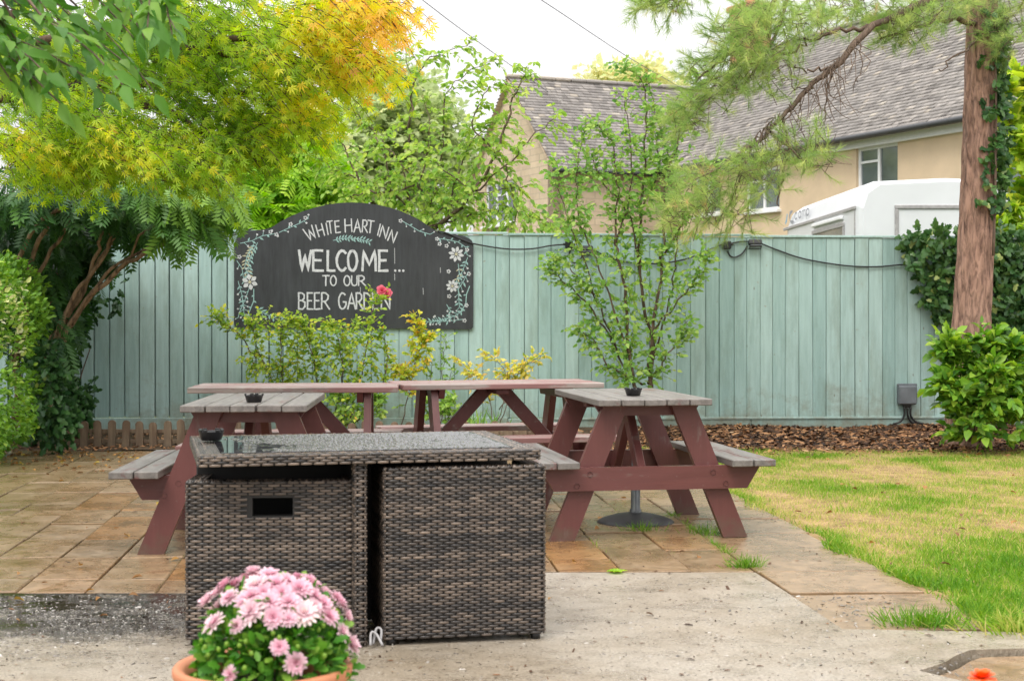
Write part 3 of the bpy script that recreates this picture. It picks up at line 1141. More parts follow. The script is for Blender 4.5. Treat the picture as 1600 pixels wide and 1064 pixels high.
outl = [(371, 511)] + [(736, 515), (739.5, 511), (740, 400), (740, 381), (737, 375), (731, 371), (722, 367.5), (705, 365), (690, 363.5), (682, 361), (674, 356), (660, 346.5), (645, 338), (628, 330.5), (610, 324.5), (590, 320), (570, 317.5), (550, 316.5), (530, 317.5), (510, 320.5), (490, 325.5), (472, 331.5), (455, 338.5), (440, 346.5), (430, 353), (424, 357), (415, 359), (400, 360.5), (385, 363), (376, 368), (370, 376), (367.5, 386), (367.5, 508)]
rot90 = Matrix.Rotation(R(90), 4, 'X')
bp = [sx(*p) for p in outl]
MB().prism(bp, 0.02, rot90).build('panel', M['chalkboard'], sign)
# a thin bare plywood edge shows along the arch
STROKES = {
    'W': [[(0, 1), (.24, 0), (.5, .78), (.76, 0), (1, 1)]], 'H': [[(0, 1), (0, 0)], [(.85, 1), (.85, 0)], [(0, .5), (.85, .52)]],
    'I': [[(.12, 1), (.12, 0)]], 'T': [[(0, 1), (.9, 1)], [(.45, 1), (.45, 0)]], 'E': [[(.75, 1), (0, 1), (0, 0), (.8, 0)], [(0, .52), (.62, .52)]],
    'A': [[(0, 0), (.45, 1), (.9, 0)], [(.16, .36), (.74, .36)]], 'R': [[(0, 0), (0, 1), (.45, 1), (.72, .86), (.72, .64), (.45, .48), (0, .46)], [(.3, .46), (.9, 0)]],
    'N': [[(0, 0), (0, 1), (.82, 0), (.82, 1)]], 'L': [[(0, 1), (0, 0), (.72, 0)]], 'M': [[(0, 0), (.1, 1), (.55, .3), (1, 1), (1.1, 0)]],
    'C': [[(.5 + .5 * math.cos(a), .5 + .5 * math.sin(a)) for a in np.linspace(R(48), R(312), 12)]],
    'O': [[(.48 + .46 * math.cos(a), .5 + .5 * math.sin(a)) for a in np.linspace(R(90), R(452), 16)]],
    'U': [[(0, 1), (0, .3), (.1, .08), (.38, 0), (.66, .08), (.76, .3), (.76, 1)]],
    'B': [[(0, 0), (0, 1), (.42, 1), (.66, .88), (.66, .66), (.42, .53), (0, .53)], [(.42, .53), (.74, .42), (.74, .14), (.46, 0), (0, 0)]],
    'G': [[(.5 + .5 * math.cos(a), .5 + .5 * math.sin(a)) for a in np.linspace(R(50), R(335), 12)] + [(.96, .44), (.58, .44)]],
    'D': [[(0, 0), (0, 1), (.36, .98), (.68, .78), (.78, .5), (.68, .2), (.36, .02), (0, 0)]],
    'c': [[(.4 + .4 * math.cos(a), .32 + .32 * math.sin(a)) for a in np.linspace(R(45), R(315), 9)]],
    'a': [[(.4 + .38 * math.cos(a), .32 + .32 * math.sin(a)) for a in np.linspace(R(0), R(360), 12)], [(.78, .66), (.78, 0)]],
    'm': [[(0, 0), (0, .66)], [(0, .5), (.2, .66), (.4, .6), (.45, 0)], [(.45, .5), (.66, .66), (.86, .6), (.9, 0)]],
    'p': [[(0, .66), (0, -.34)], [(.4 + .4 * math.cos(a), .32 + .32 * math.sin(a)) for a in np.linspace(R(180), R(-180), 12)]],
}


def ribbon(mb, pts, w, z=0.0212, rough=0.0, taper=1.0):
    """Flat painted stroke on the board (local x, z), rounded ends."""
    pts = [Vector((p[0], p[1])) for p in pts]
    n = len(pts)
    vs = []
    for i, p in enumerate(pts):
        d0 = (p - pts[i - 1]).normalized() if i > 0 else None
        d1 = (pts[i + 1] - p).normalized() if i < n - 1 else None
        d = (d0 + d1) if (d0 is not None and d1 is not None) else (d0 if d0 is not None else d1)
        if d.length < 1e-6:
            d = d1
        d = d.normalized()
        sc_ = 1.0
        if d0 is not None and d1 is not None:
            sc_ = min(1.6, 1 / max(0.5, abs(d.dot(d1))))
        q = Vector((-d.y, d.x)) * w * 0.5 * sc_ * (1 + random.uniform(-rough, rough)) * (1 + (taper - 1) * i / max(1, n - 1))
        e = Vector((0, 0))
        if i == 0:
            e = -d * w * 0.3
        if i == n - 1:
            e = d * w * 0.3
        vs += [p + q + e, p - q + e]
    fs = [(2 * i, 2 * i + 1, 2 * i + 3, 2 * i + 2) for i in range(n - 1)]
    zz = -(z + random.uniform(0, 0.0007))
    mb.add([(v.x, zz, v.y) for v in vs], fs)


def sub_path(pts, k=3):
    out = []
    for a, b in zip(pts[:-1], pts[1:]):
        for j in range(k):
            t = j / k
            out.append((a[0] + (b[0] - a[0]) * t, a[1] + (b[1] - a[1]) * t))
    return out + [pts[-1]]


def letter(parent, ch, x0, y0, w, h, thick, ang=0.0, hand=0.02, name='letter', mat='chalk', z=0.0212):
    """One letter: lower left corner at board px (x0, y0), W x H photo pixels, turned by ANG."""
    mbl = MB()
    c, s = math.cos(ang), math.sin(ang)
    for st in STROKES[ch]:
        pts = []
        for (a, b) in sub_path(st, 3 if len(st) < 8 else 1):
            a += random.uniform(-hand, hand)
            b += random.uniform(-hand, hand) * 0.6
            dx, dy = a * w, b * h
            X, Y_ = sx(x0 + dx * c - dy * s, y0 - (dx * s + dy * c))
            pts.append((X, Y_))
        ribbon(mbl, pts, thick * S_SC, z, 0.12)
    return mbl.build(name, M[mat], parent)


XW = {k: max(p[0] for st in v for p in st) - min(0, min(p[0] for st in v for p in st)) for k, v in STROKES.items()}


def word(spans, y0, h, thick):
    for ch, xa, xb in spans:
        letter(sign, ch, xa, y0, (xb - xa) / XW[ch], h, thick)


word((('W', 468, 486.5), ('E', 490, 505), ('L', 512.5, 523), ('C', 526.5, 540.5), ('O', 543.5, 558), ('M', 566, 587.5), ('E', 592.5, 606)), 423, 31, 3.9)
word((('T', 504.5, 514.5), ('O', 516.5, 525.5), ('O', 537.5, 547), ('U', 549.5, 558), ('R', 560.5, 571)), 446.5, 15.5, 2.1)
word((('B', 467.5, 477), ('E', 481, 489.5), ('E', 492, 500.5), ('R', 503, 515.5), ('G', 529.5, 541), ('A', 543.5, 555.5), ('R', 557, 567), ('D', 569, 580), ('E', 582.5, 590.5), ('N', 596, 609)), 483, 25, 2.4)
# WHITE HART INN along a shallow arch
for ch, xa, xb, yb, h, a in (('W', 483, 498, 377, 20, 26), ('H', 499, 508, 370.5, 19, 16), ('I', 511.5, 513, 367, 18, 10), ('T', 513.5, 522, 365.5, 19, 8), ('E', 525, 532.5, 364, 18, 6), ('H', 540, 550, 363, 20, 3),
                             ('A', 553, 563.5, 363, 20, -1), ('R', 566, 574, 363, 19, -4), ('T', 573, 583, 363.5, 19, -6), ('I', 588, 590, 367.5, 18, -14), ('N', 593, 603, 370, 18, -16), ('N', 605.5, 615, 376, 18, -22)):
    letter(sign, ch, xa, yb, (xb - xa) / XW[ch], h, 1.9, R(a))
for k, dx in enumerate((617.5, 624, 630)):
    mbd = MB()
    x, y = sx(dx, 423)
    mbd.add([(x + 2.0 * S_SC * math.cos(t), -0.0214, y + 2.0 * S_SC * math.sin(t)) for t in np.linspace(0, 2 * math.pi, 9)[:-1]], [tuple(range(8))])
    mbd.build('dot', M['chalk'], sign)


# painted flower garlands
def sprig(mbv, mbl, path, leaf=5, gap=6, w=1.0, lw=2.0, side_alt=True, dots=None, z=0.0212):
    """A vine along PATH (photo px) with small leaves either side; DOTS collects berry blobs."""
    pts = []
    for a, b in zip(path[:-1], path[1:]):
        L_ = math.hypot(b[0] - a[0], b[1] - a[1])
        k = max(1, int(L_ / gap))
        for j in range(k):
            pts.append((a[0] + (b[0] - a[0]) * j / k, a[1] + (b[1] - a[1]) * j / k))
    pts.append(path[-1])
    ribbon(mbv, [sx(*p) for p in pts], w * S_SC, z)
    for i in range(1, len(pts)):
        dx, dy = pts[i][0] - pts[i - 1][0], pts[i][1] - pts[i - 1][1]
        l = math.hypot(dx, dy) or 1
        dx, dy = dx / l, dy / l
        for s in ((1, -1) if not side_alt else ((1,) if i % 2 else (-1,))):
            a = math.atan2(dy, dx) + s * random.uniform(0.7, 1.1)
            ll = leaf * random.uniform(0.75, 1.25)
            q0, q1 = pts[i], (pts[i][0] + ll * math.cos(a), pts[i][1] + ll * math.sin(a))
            mid = ((q0[0] + q1[0]) / 2, (q0[1] + q1[1]) / 2)
            nx, ny = -math.sin(a) * lw * 0.55, math.cos(a) * lw * 0.55
            A, B, C, D_ = sx(*q0), sx(mid[0] + nx, mid[1] + ny), sx(*q1), sx(mid[0] - nx, mid[1] - ny)
            zz = -(z + random.uniform(0.0008, 0.0016))
            if dots is not None and random.random() < 0.55:
                ribbon(mbv, [sx(*q0), sx(*q1)], w * 0.8 * S_SC, z)
                dots.append((q1[0], q1[1], random.uniform(1.1, 1.9)))
            else:
                mbl.add([(p[0], zz, p[1]) for p in (A, B, C, D_)], [(0, 1, 2, 3)])


def dabs(mbd, pts, z=0.0232):
    for (x, y, r) in pts:
        X, Y_ = sx(x, y)
        k = 6
        rr = [r * S_SC * random.uniform(0.75, 1.2) for _ in range(k)]
        mbd.add([(X + rr[i] * math.cos(6.283 * i / k), -(z + random.uniform(0, .0006)), Y_ + rr[i] * math.sin(6.283 * i / k)) for i in range(k)], [tuple(range(k))])


def daisy(x, y, r, petals, name='painted_daisy', mat='chalk', a0=0.2):
    m_ = MB()
    for i in range(petals):
        a = a0 + 2 * math.pi * i / petals
        for (pa, pb) in ((0.25, 1.0),):
            w = r * (0.23 if petals > 7 else 0.30)
            q = [(r * .2, 0), (r * .6, w), (r * .9, w * .6), (r * 1.05, 0), (r * .9, -w * .6), (r * .6, -w)]
            m_.add([(lambda X: (X[0], -0.0236 - i * 0.00008, X[1]))(sx(x + p * math.cos(a) - t * math.sin(a), y + p * math.sin(a) + t * math.cos(a))) for p, t in q], [tuple(range(6))])
    o = m_.build(name, M[mat], sign)
    c = MB()
    X, Y_ = sx(x, y)
    c.add([(X + r * .2 * S_SC * math.cos(t), -0.0246, Y_ + r * .2 * S_SC * math.sin(t)) for t in np.linspace(0, 2 * math.pi, 9)[:-1]], [tuple(range(8))])
    c.build('flower_centre', M['chalk_yellow'], o)


vm, lm_, ym, wd = MB(), MB(), MB(), []
sprig(vm, lm_, [(377, 381), (395, 377), (412, 369), (430, 366)], 7, 6, 1, 2.6, dots=wd)
sprig(vm, lm_, [(437, 364), (452, 357), (468, 350), (482, 342)], 6, 6, 1, 2.4, dots=wd)
sprig(vm, lm_, [(404, 380), (396, 395), (390, 412), (389, 430)], 8, 5.5, 1, 2.8, False)
sprig(vm, ym, [(398, 382), (388, 400), (384, 418), (390, 430)], 8, 5, 1, 2.2, False)
sprig(vm, lm_, [(372, 408), (380, 420), (383, 440)], 6, 6, 1, 2, dots=wd)
sprig(vm, lm_, [(374, 440), (380, 462), (383, 490), (385, 497)], 7, 6, 1, 2, False, dots=wd)
sprig(vm, lm_, [(398, 452), (398, 470), (390, 490), (385, 500)], 5, 9, 1.4, 2.2, dots=None)
sprig(vm, lm_, [(392, 448), (384, 470), (376, 488), (374, 496)], 6, 6, 1, 2, dots=wd)
sprig(vm, lm_, [(400, 480), (415, 490), (428, 497), (440, 500)], 8, 5, 1, 2.6, False, dots=wd)
sprig(vm, lm_, [(628, 345), (640, 352), (655, 361), (672, 366)], 6, 6, 1, 2.2, dots=wd)
sprig(vm, lm_, [(680, 372), (698, 374), (716, 378), (728, 386), (730, 398)], 6, 6, 1, 2.2, dots=wd)
sprig(vm, lm_, [(731, 402), (724, 420), (716, 440)], 8, 6, 1, 2.4, False, dots=wd)
sprig(vm, ym, [(716, 412), (718, 428), (712, 442)], 7, 6, 1, 2.0, False)
sprig(vm, lm_, [(732, 424), (724, 440), (716, 452), (718, 480)], 9, 6, 1, 2.8, False, dots=wd)
sprig(vm, lm_, [(734, 447), (729, 460), (728, 475), (720, 487)], 5, 9, 1.4, 2.0)
sprig(vm, lm_, [(698, 476), (704, 486), (700, 498)], 6, 5, 1, 2.0, False, dots=wd)
sprig(vm, lm_, [(726, 484), (710, 494), (690, 500), (668, 503)], 7, 5.5, 1, 2.2, False, dots=wd)
sprig(vm, lm_, [(724, 499), (700, 502), (676, 502)], 7, 6, 1, 2.2, dots=wd)
sprig(vm, lm_, [(521, 376), (534, 373), (548, 372.5), (562, 374), (576, 378)], 6.5, 4.4, 1, 2.2, False)
vm.build('painted_stems', M['chalk_mint'], sign)['kind'] = 'stuff'
lm_.build('painted_leaves', M['chalk_mint'], sign)['kind'] = 'stuff'
ym.build('painted_yellow_leaves', M['chalk_yellow'], sign)['kind'] = 'stuff'
wm = MB()
dabs(wm, wd)
for x, y in ((433, 367), (424, 363), (478, 341), (455, 351), (626, 345), (683, 373), (687, 381), (698, 384), (730, 390), (701, 424), (702, 463), (729, 477), (733, 428), (726, 501), (376, 402)):
    dabs(wm, [(x + 2.2 * math.cos(t), y + 2.2 * math.sin(t), 1.3) for t in np.linspace(0, 6.283, 6)[:-1]])
wm.build('painted_berries', M['chalk'], sign)['kind'] = 'stuff'
daisy(392, 441, 12, 6, a0=0.35)
daisy(713, 397, 12, 8)
daisy(707, 447, 10, 8)
# chalk runs down the board
rm = MB()
for x, y0, y1 in ((616.5, 388, 412), (616.5, 428, 438), (688, 418, 426), (661, 450, 460), (563, 449, 456)):
    ribbon(rm, [sx(x, y0), sx(x + .3, y1)], .7 * S_SC)
rm.build('chalk_runs', M['chalk'], sign)['kind'] = 'stuff'


# ------------------------------------------------------------------ lights and cable on the fence
def junction(px, py, label):
    t = thing('junction_box', label, 'junction box', fpt(px, py, 0.05), F_ANG, 'junction boxes on the fence cable')
    MB().box((0.075, 0.05, 0.085), None, 0.01).build('housing', M['black_plastic'], t)
    for s in (-1, 1):
        MB().tube([(s * 0.035, 0, 0.005), (s * 0.062, 0, 0.008)], 0.012, 8).build('gland', M['black_plastic'], t)


def flood(px, py, label):
    t = thing('floodlight', label, 'floodlight', fpt(px, py, 0.07), F_ANG, 'black floodlights under the fence top')
    MB().box((0.13, 0.05, 0.055), Matrix.Translation((0, 0, 0.012)) @ Matrix.Rotation(R(-25), 4, 'X'), 0.008).build('housing', M['black_plastic'], t)
    MB().box((0.11, 0.006, 0.035), Matrix.Translation((0, -0.025, -0.022)) @ Matrix.Rotation(R(50), 4, 'X'), 0.001).build('lens', M['grey_plastic'], t)
    MB().tube([(-0.055, -0.03, -0.02), (-0.06, 0.02, -0.05), (0.06, 0.02, -0.05), (0.055, -0.03, -0.02)], 0.005, 6).build('bracket', M['black_plastic'], t)
    for k in range(5):
        MB().box((0.006, 0.03, 0.03), None).build('fin', M['black_plastic'], t, loc=(-0.05 + k * 0.025, 0.022, 0.025))


junction(889, 383, 'small black junction box on the fence behind the young apple tree')
flood(916, 391, 'black floodlight on the fence half hidden by the young apple tree')
junction(1136, 383, 'small black junction box on the fence right of the apple tree')
flood(1180, 381, 'black floodlight in clear view at the fence top below the camper van')


def cable(pts, label, off=0.035, r=0.0075):
    mbx = MB()
    limb(mbx, [fpt(x, y, off) for x, y in pts], r, r, 6)
    return tag(mbx.build('cable', M['black_plastic']), label, 'cable', None)


cable([(300, 370), (322, 373), (352, 371), (375, 364), (395, 357)], 'black cable looping over the fence top left of the chalkboard')
cable([(684, 361), (700, 365), (725, 376), (745, 382), (790, 389), (830, 389), (860, 384), (884, 382)], 'black cable running from the chalkboard corner to the apple tree', 0.05)
cable([(891, 390), (890, 402), (897, 411), (906, 406), (912, 396)], 'short black cable loop hanging beside the half hidden floodlight')
cable([(927, 389), (945, 400), (975, 409), (1005, 412), (1040, 411), (1075, 404), (1105, 392), (1130, 381)], 'black cable sagging on the fence behind the apple tree leaves')
cable([(1137, 392), (1141, 400), (1149, 402), (1160, 396), (1168, 384)], 'short black cable loop hanging beside the clear floodlight')
cable([(1140, 381), (1155, 378), (1172, 377)], 'short straight black cable between junction box and clear floodlight')
cable([(1190, 381), (1215, 391), (1250, 403), (1290, 411), (1330, 416), (1370, 417), (1405, 414), (1440, 412)], 'long black cable sagging along the fence towards the pine trunk')

eb = thing('electrical_box', 'grey weatherproof electrical box low on the fence near the pine', 'electrical box', fpt(1417, 617, 0.05), F_ANG)
MB().box((0.185, 0.09, 0.19), None, 0.015).build('cover', M['grey_plastic'], eb)
MB().box((0.20, 0.03, 0.03), None, 0.006).build('hinge', M['grey_plastic'], eb, loc=(0, 0.0, 0.098))
MB().box((0.08, 0.04, 0.03), None, 0.005).build('socket', M['black_plastic'], eb, loc=(0.0, 0.0, -0.108))
for s, e in ((-0.03, -0.14), (0.005, 0.09), (0.035, 0.16)):
    mbx = MB()
    limb(mbx, [Vector((s, -0.01, -0.12)), Vector((s, -0.01, -0.2)), Vector((s + (e - s) * .4, -0.01, -0.265)), Vector((e, -0.005, -0.285))], 0.011, 0.011, 6)
    mbx.build('lead', M['black_plastic'], eb)


# ------------------------------------------------------------------ picnic tables
def picnic(name, label, loc, rz, beams_out, top_mat, L=1.2, sag=0.0):
    t = thing(name, label, 'picnic table', loc, rz, 'red-brown picnic tables on the patio')
    W, TOP, fr = 0.62, 0.75, 0.45
    pw = W / 5
    pmesh = [MB().box((L, pw - 0.006, 0.034), None, 0.004).mesh('plank', top_mat) for _ in range(2)]
    for i in range(5):
        place('plank', random.choice(pmesh), t, ((i - 2) * pw, random.uniform(-.008, .008), TOP - 0.017 + random.uniform(-.0015, .0015)), (random.uniform(-.01, .01), 0, R(90) + random.uniform(-.004, .004)))
    smesh = MB().box((L + 0.04, 0.117, 0.036), None, 0.004).mesh('seat_plank', M['plank_seat'] if top_mat is not M['plank_pink'] else M['plank_pink'])
    for s in (-1, 1):
        for k in (0, 1):
            place('seat_plank', smesh, t, (s * (0.468 + k * 0.123), random.uniform(-.008, .008), 0.41), (random.uniform(-.01, .01), 0, R(90)))
    th = 0.045
    pxz = Matrix.Rotation(R(90), 4, 'X')
    for e in (-1, 1):
        y = e * fr
        for s in (-1, 1):
            # leg: parallelogram in the x-z plane
            ft, tp, hw = s * 0.475, s * 0.185, 0.066
            zt = TOP - 0.036
            pts = [(ft - hw, 0.0), (ft + hw, 0.0), (tp + hw, zt), (tp - hw, zt)]
            MB().prism(pts, th, Matrix.Translation((0, y + th / 2, 0)) @ pxz).build('leg', M['red_paint_z'], t)
        yb = y + e * (th + 0.001) if beams_out else y - e * (th + 0.001)
        pts = [(-0.525, 0.268), (0.525, 0.268), (0.60, 0.391), (-0.60, 0.391)]
        MB().prism(pts, th - 0.004, Matrix.Translation((0, yb + th / 2 - 0.002, 0)) @ pxz).build('seat_beam', M['red_paint'], t)
        yc = y - e * (th + 0.001)
        pts = [(-0.25, 0.655), (0.25, 0.655), (0.29, 0.715), (-0.29, 0.715)]
        MB().prism(pts, th - 0.006, Matrix.Translation((0, yc + th / 2 - 0.003, 0)) @ pxz).build('top_beam', M['red_paint'], t)
        yo = (yb if beams_out else y) + e * (th / 2 - 0.0015)
        for x, z in ((-0.335, 0.355), (0.335, 0.355), (-0.405, 0.295), (0.405, 0.295)):
            MB().lathe([(0.0001, 0.009), (0.009, 0.007), (0.014, 0.0), (0.014, -0.004)], 10, Matrix.Translation((x, yo, z)) @ Matrix.Rotation(R(90) * e * -1, 4, 'X') @ Matrix.Rotation(R(180), 4, 'X')).build('bolt', M['bolt'], t)
        # brace from the middle of the top down to the seat beam
        a, b = Vector((0.0, e * 0.05, 0.70)), Vector((0.0, e * (fr - 0.03), 0.30))
        d = b - a
        ang = math.atan2(d.z, d.y)
        MB().box((0.045, d.length + 0.04, 0.085), Matrix.Translation((a + b) / 2 + Vector((0.025 * e, 0, 0))) @ Matrix.Rotation(ang, 4, 'X'), 0.004).build('brace', M['red_paint'], t)
    MB().box((0.5, 0.085, 0.035), None, 0.004).build('cleat', M['red_paint'], t, loc=(0, 0, TOP - 0.054))
    return t


picnic('picnic_table', 'small picnic table beside the lawn standing over a round parasol base', (0.655, 8.64, 0), R(9.5), True, M['plank_top'])
picnic('picnic_table', 'picnic table just behind the left end of the wicker set', (-1.345, 8.13, 0), R(2.5), False, M['plank_top'])
picnic('picnic_table', 'picnic table set sideways below the chalkboard, joined end to end with another', (-1.35, 9.64, 0), R(-86.4), True, M['plank_pink'], 1.27)
picnic('picnic_table', 'picnic table set sideways just left of the young apple tree, pinkish worn top', (-0.12, 10.16, 0), R(-76), True, M['plank_pink'], 1.33)

# parasol base under the right table
pb = thing('parasol_base', 'round dark parasol base with short grey pole under the picnic table by the lawn', 'parasol base', gr(993, 816))
MB().lathe([(0.0001, 0.06), (0.05, 0.058), (0.12, 0.045), (0.18, 0.028), (0.212, 0.014), (0.222, 0.006), (0.222, 0.0), (0.0001, 0.0)], 48).build('foot', M['cast_iron'], pb)
MB().lathe([(0.034, 0.055), (0.034, 0.075), (0.027, 0.08), (0.027, 0.27), (0.022, 0.275), (0.022, 0.37), (0.0001, 0.37)], 24).build('pole', M['steel'], pb)
MB().lathe([(0.0001, 0.0), (0.013, 0.0), (0.013, 0.03), (0.0001, 0.03)], 12, Matrix.Translation((0.027, 0, 0.2)) @ Matrix.Rotation(R(90), 4, 'Y')).build('knob', M['black_plastic'], pb)


def ashtray(loc, label, d=0.095):
    t = thing('ashtray', label, 'ashtray', loc, random.uniform(0, 1), 'black ashtrays on the tables')
    r = d / 2
    MB().lathe([(0.0001, 0.0), (r * .72, 0.0), (r * .80, 0.004), (r * .98, 0.033), (r, 0.036), (r * .92, 0.036), (r * .72, 0.012), (0.0001, 0.010)], 28).build('bowl', M['black_plastic'], t)
    for k in range(12):
        a = k * math.pi / 6
        if k % 3:
            MB().box((r * .16, r * .36, 0.009), None, 0.0015).build('rest', M['black_plastic'], t, loc=(r * .95 * math.cos(a), r * .95 * math.sin(a), 0.039), rot=(0, 0, a))
    return t


ashtray((-1.31, 7.80, 0.7505), 'black ashtray on the grey picnic table behind the wicker set')
ashtray((0.665, 8.42, 0.7505), 'black ashtray on the picnic table beside the lawn')


# ------------------------------------------------------------------ wicker cube set
def weave(mb, w, h, mtx, row=0.0100, colw=0.0230, bulge=0.0045, hole=None, seed=0, band=True):
    """Woven strands over a W x H face (local x across, y up, z out)."""
    rg = np.random.default_rng(seed)
    nr, nc = max(2, round(h / row)), max(2, round(w / colw))
    rh, cw = h / nr, w / nc
    bands = np.clip(0.5 + 0.22 * np.sin(np.arange(nr) * 0.55 + seed) + 0.18 * np.sin(np.arange(nr) * 0.23 + 2 * seed), 0.1, 0.9)
    for r in range(nr):
        y0 = r * rh
        tone = bands[r] * .34 + .30 + rg.choice((-.12, .0, .14)) + rg.normal() * 0.06
        for c in range(-1, nc + 1):
            if (r + c) % 2:
                continue
            x0, x1 = max(0, c * cw - cw * 0.36), min(w, (c + 1) * cw + cw * 0.36)
            if x1 - x0 < cw * 0.3:
                continue
            if hole and x1 > hole[0] and x0 < hole[2] and y0 + rh > hole[1] and y0 < hole[3]:
                continue
            xs = (x0, x0 + (x1 - x0) * .25, (x0 + x1) / 2, x0 + (x1 - x0) * .75, x1)
            zs = (-0.002, bulge * .75, bulge, bulge * .75, -0.002)
            vs, fs = [], []
            g = rh * 0.04
            for x, z in zip(xs, zs):
                vs += [mtx @ Vector((x, y0 + g, z - bulge * .55)), mtx @ Vector((x, y0 + rh * .5, z + bulge * .22)), mtx @ Vector((x, y0 + rh - g, z - bulge * .55))]
            for i in range(4):
                fs += [(3 * i, 3 * i + 3, 3 * i + 4, 3 * i + 1), (3 * i + 1, 3 * i + 4, 3 * i + 5, 3 * i + 2)]
            mb.add(vs, fs, float(np.clip(tone + rg.normal() * 0.13, 0, .9)), True)


def wicker_face(parent, w, h, mtx, name, seed, hole=None):
    m_ = MB()
    weave(m_, w, h, mtx, seed=seed, hole=hole)
    o = m_.build(name, M['wicker'], parent)
    o['kind'] = 'stuff'
    return o


def face_mtx(origin, xdir, ydir):
    x, y = Vector(xdir).normalized(), Vector(ydir).normalized()
    z = x.cross(y)
    return Matrix(((x.x, y.x, z.x, origin[0]), (x.y, y.y, z.y, origin[1]), (x.z, y.z, z.z, origin[2]), (0, 0, 0, 1)))


TW, TD, TZ, TT = 1.235, 0.93, 0.70, 0.038
w_rot = R(13.5)
wt = thing('wicker_table', 'brown woven wicker table with a wet glass top and chairs pushed under it', 'table', (-0.605, 5.97, 0), w_rot)
# top frame: dark core plus woven edges and a woven border around the glass
MB().box((TW - 0.012, TD - 0.012, TT - 0.012), None, 0.004).build('top_core', M['wicker_dark'], wt, loc=(0, 0, TZ - TT / 2 - 0.004))
for k, (ox, oy, xd, w) in enumerate(((-TW / 2, -TD / 2, (1, 0, 0), TW), (TW / 2, -TD / 2, (0, 1, 0), TD), (TW / 2, TD / 2, (-1, 0, 0), TW), (-TW / 2, TD / 2, (0, -1, 0), TD))):
    wicker_face(wt, w, TT, face_mtx((ox, oy, TZ - TT), xd, (0, 0, 1)), 'woven_edge', 20 + k)
BD = 0.085
for k, (ox, oy, xd, yd, w) in enumerate(((-TW / 2, -TD / 2, (1, 0, 0), (0, 1, 0), TW), (-TW / 2, TD / 2 - BD, (1, 0, 0), (0, 1, 0), TW))):
    wicker_face(wt, w, BD, face_mtx((ox, oy, TZ - 0.0035), xd, yd), 'woven_border', 30 + k)
for k, ox in enumerate((-TW / 2 + BD, TW / 2)):
    wicker_face(wt, TD - 2 * BD, BD, face_mtx((ox, -TD / 2 + BD, TZ - 0.0035), (0, 1, 0), (-1, 0, 0)), 'woven_border', 34 + k)
MB().box((TW - 2 * BD + 0.01, TD - 2 * BD + 0.01, 0.006), None, 0.0015).build('glass_top', M['glass_top'], wt, loc=(0, 0, TZ + 0.0008))
# rain drops standing on the glass, thinning out towards the left end where a puddle lies
dv, df = [(0, 0, 1)], []
for ring, (rr_, zz_) in enumerate(((.55, .8), (1.0, 0.0))):
    dv += [(rr_ * math.cos(k * math.pi / 3.5), rr_ * math.sin(k * math.pi / 3.5), zz_) for k in range(7)]
df += [(0, 1 + k, 1 + (k + 1) % 7) for k in range(7)]
for k in range(7):
    df += [(1 + k, 8 + k, 8 + (k + 1) % 7), (1 + k, 8 + (k + 1) % 7, 1 + (k + 1) % 7)]
dv = np.array(dv, dtype=float) * np.array([1, 1, .32])
n = 5200
qx = RNG.uniform(-TW / 2 + BD + .01, TW / 2 - BD - .01, n)
qy = RNG.uniform(-TD / 2 + BD + .01, TD / 2 - BD - .01, n)
keep = RNG.uniform(size=n) < np.clip((qx + .42 + .10 * np.sin(qy * 9)) / .22, 0, 1)
qx, qy = qx[keep], qy[keep]
n = len(qx)
V, F, A = scatter((dv, np.array(df)), np.stack([qx, qy, np.full(n, TZ + .0036)], -1), np.stack([np.cos(qx * 99), np.sin(qx * 99), np.zeros(n)], -1), np.tile([0, 0, 1.0], (n, 1)), RNG.gamma(5, .00115, n) + .0015, np.full(n, .5))
wd_ = place('rain_drops', np_mesh('rain_drops', V, F, A, M['drop']), wt)
wd_.data.polygons.foreach_set('use_smooth', [True] * len(wd_.data.polygons))
wd_['kind'] = 'stuff'
# crossed panels that carry the top
MB().box((0.028, TD - 0.06, TZ - TT - 0.01), None, 0.004).build('partition', M['wicker_dark'], wt, loc=(-0.045, 0.0, (TZ - TT) / 2))
wicker_face(wt, 0.042, TZ - TT - 0.004, face_mtx((-0.066, -TD / 2 + 0.022, 0.004), (1, 0, 0), (0, 0, 1)), 'woven_post', 40)
wicker_face(wt, 0.06, TZ - TT - 0.004, face_mtx((-0.024, -TD / 2 + 0.022, 0.004), (0, 1, 0), (0, 0, 1)), 'woven_post', 41)
wicker_face(wt, 0.06, TZ - TT - 0.004, face_mtx((-0.066, -TD / 2 + 0.082, 0.004), (0, -1, 0), (0, 0, 1)), 'woven_post', 42)
MB().box((TW - 0.02, 0.028, TZ - TT - 0.01), None, 0.004).build('partition', M['wicker_dark'], wt, loc=(0, 0.03, (TZ - TT) / 2))


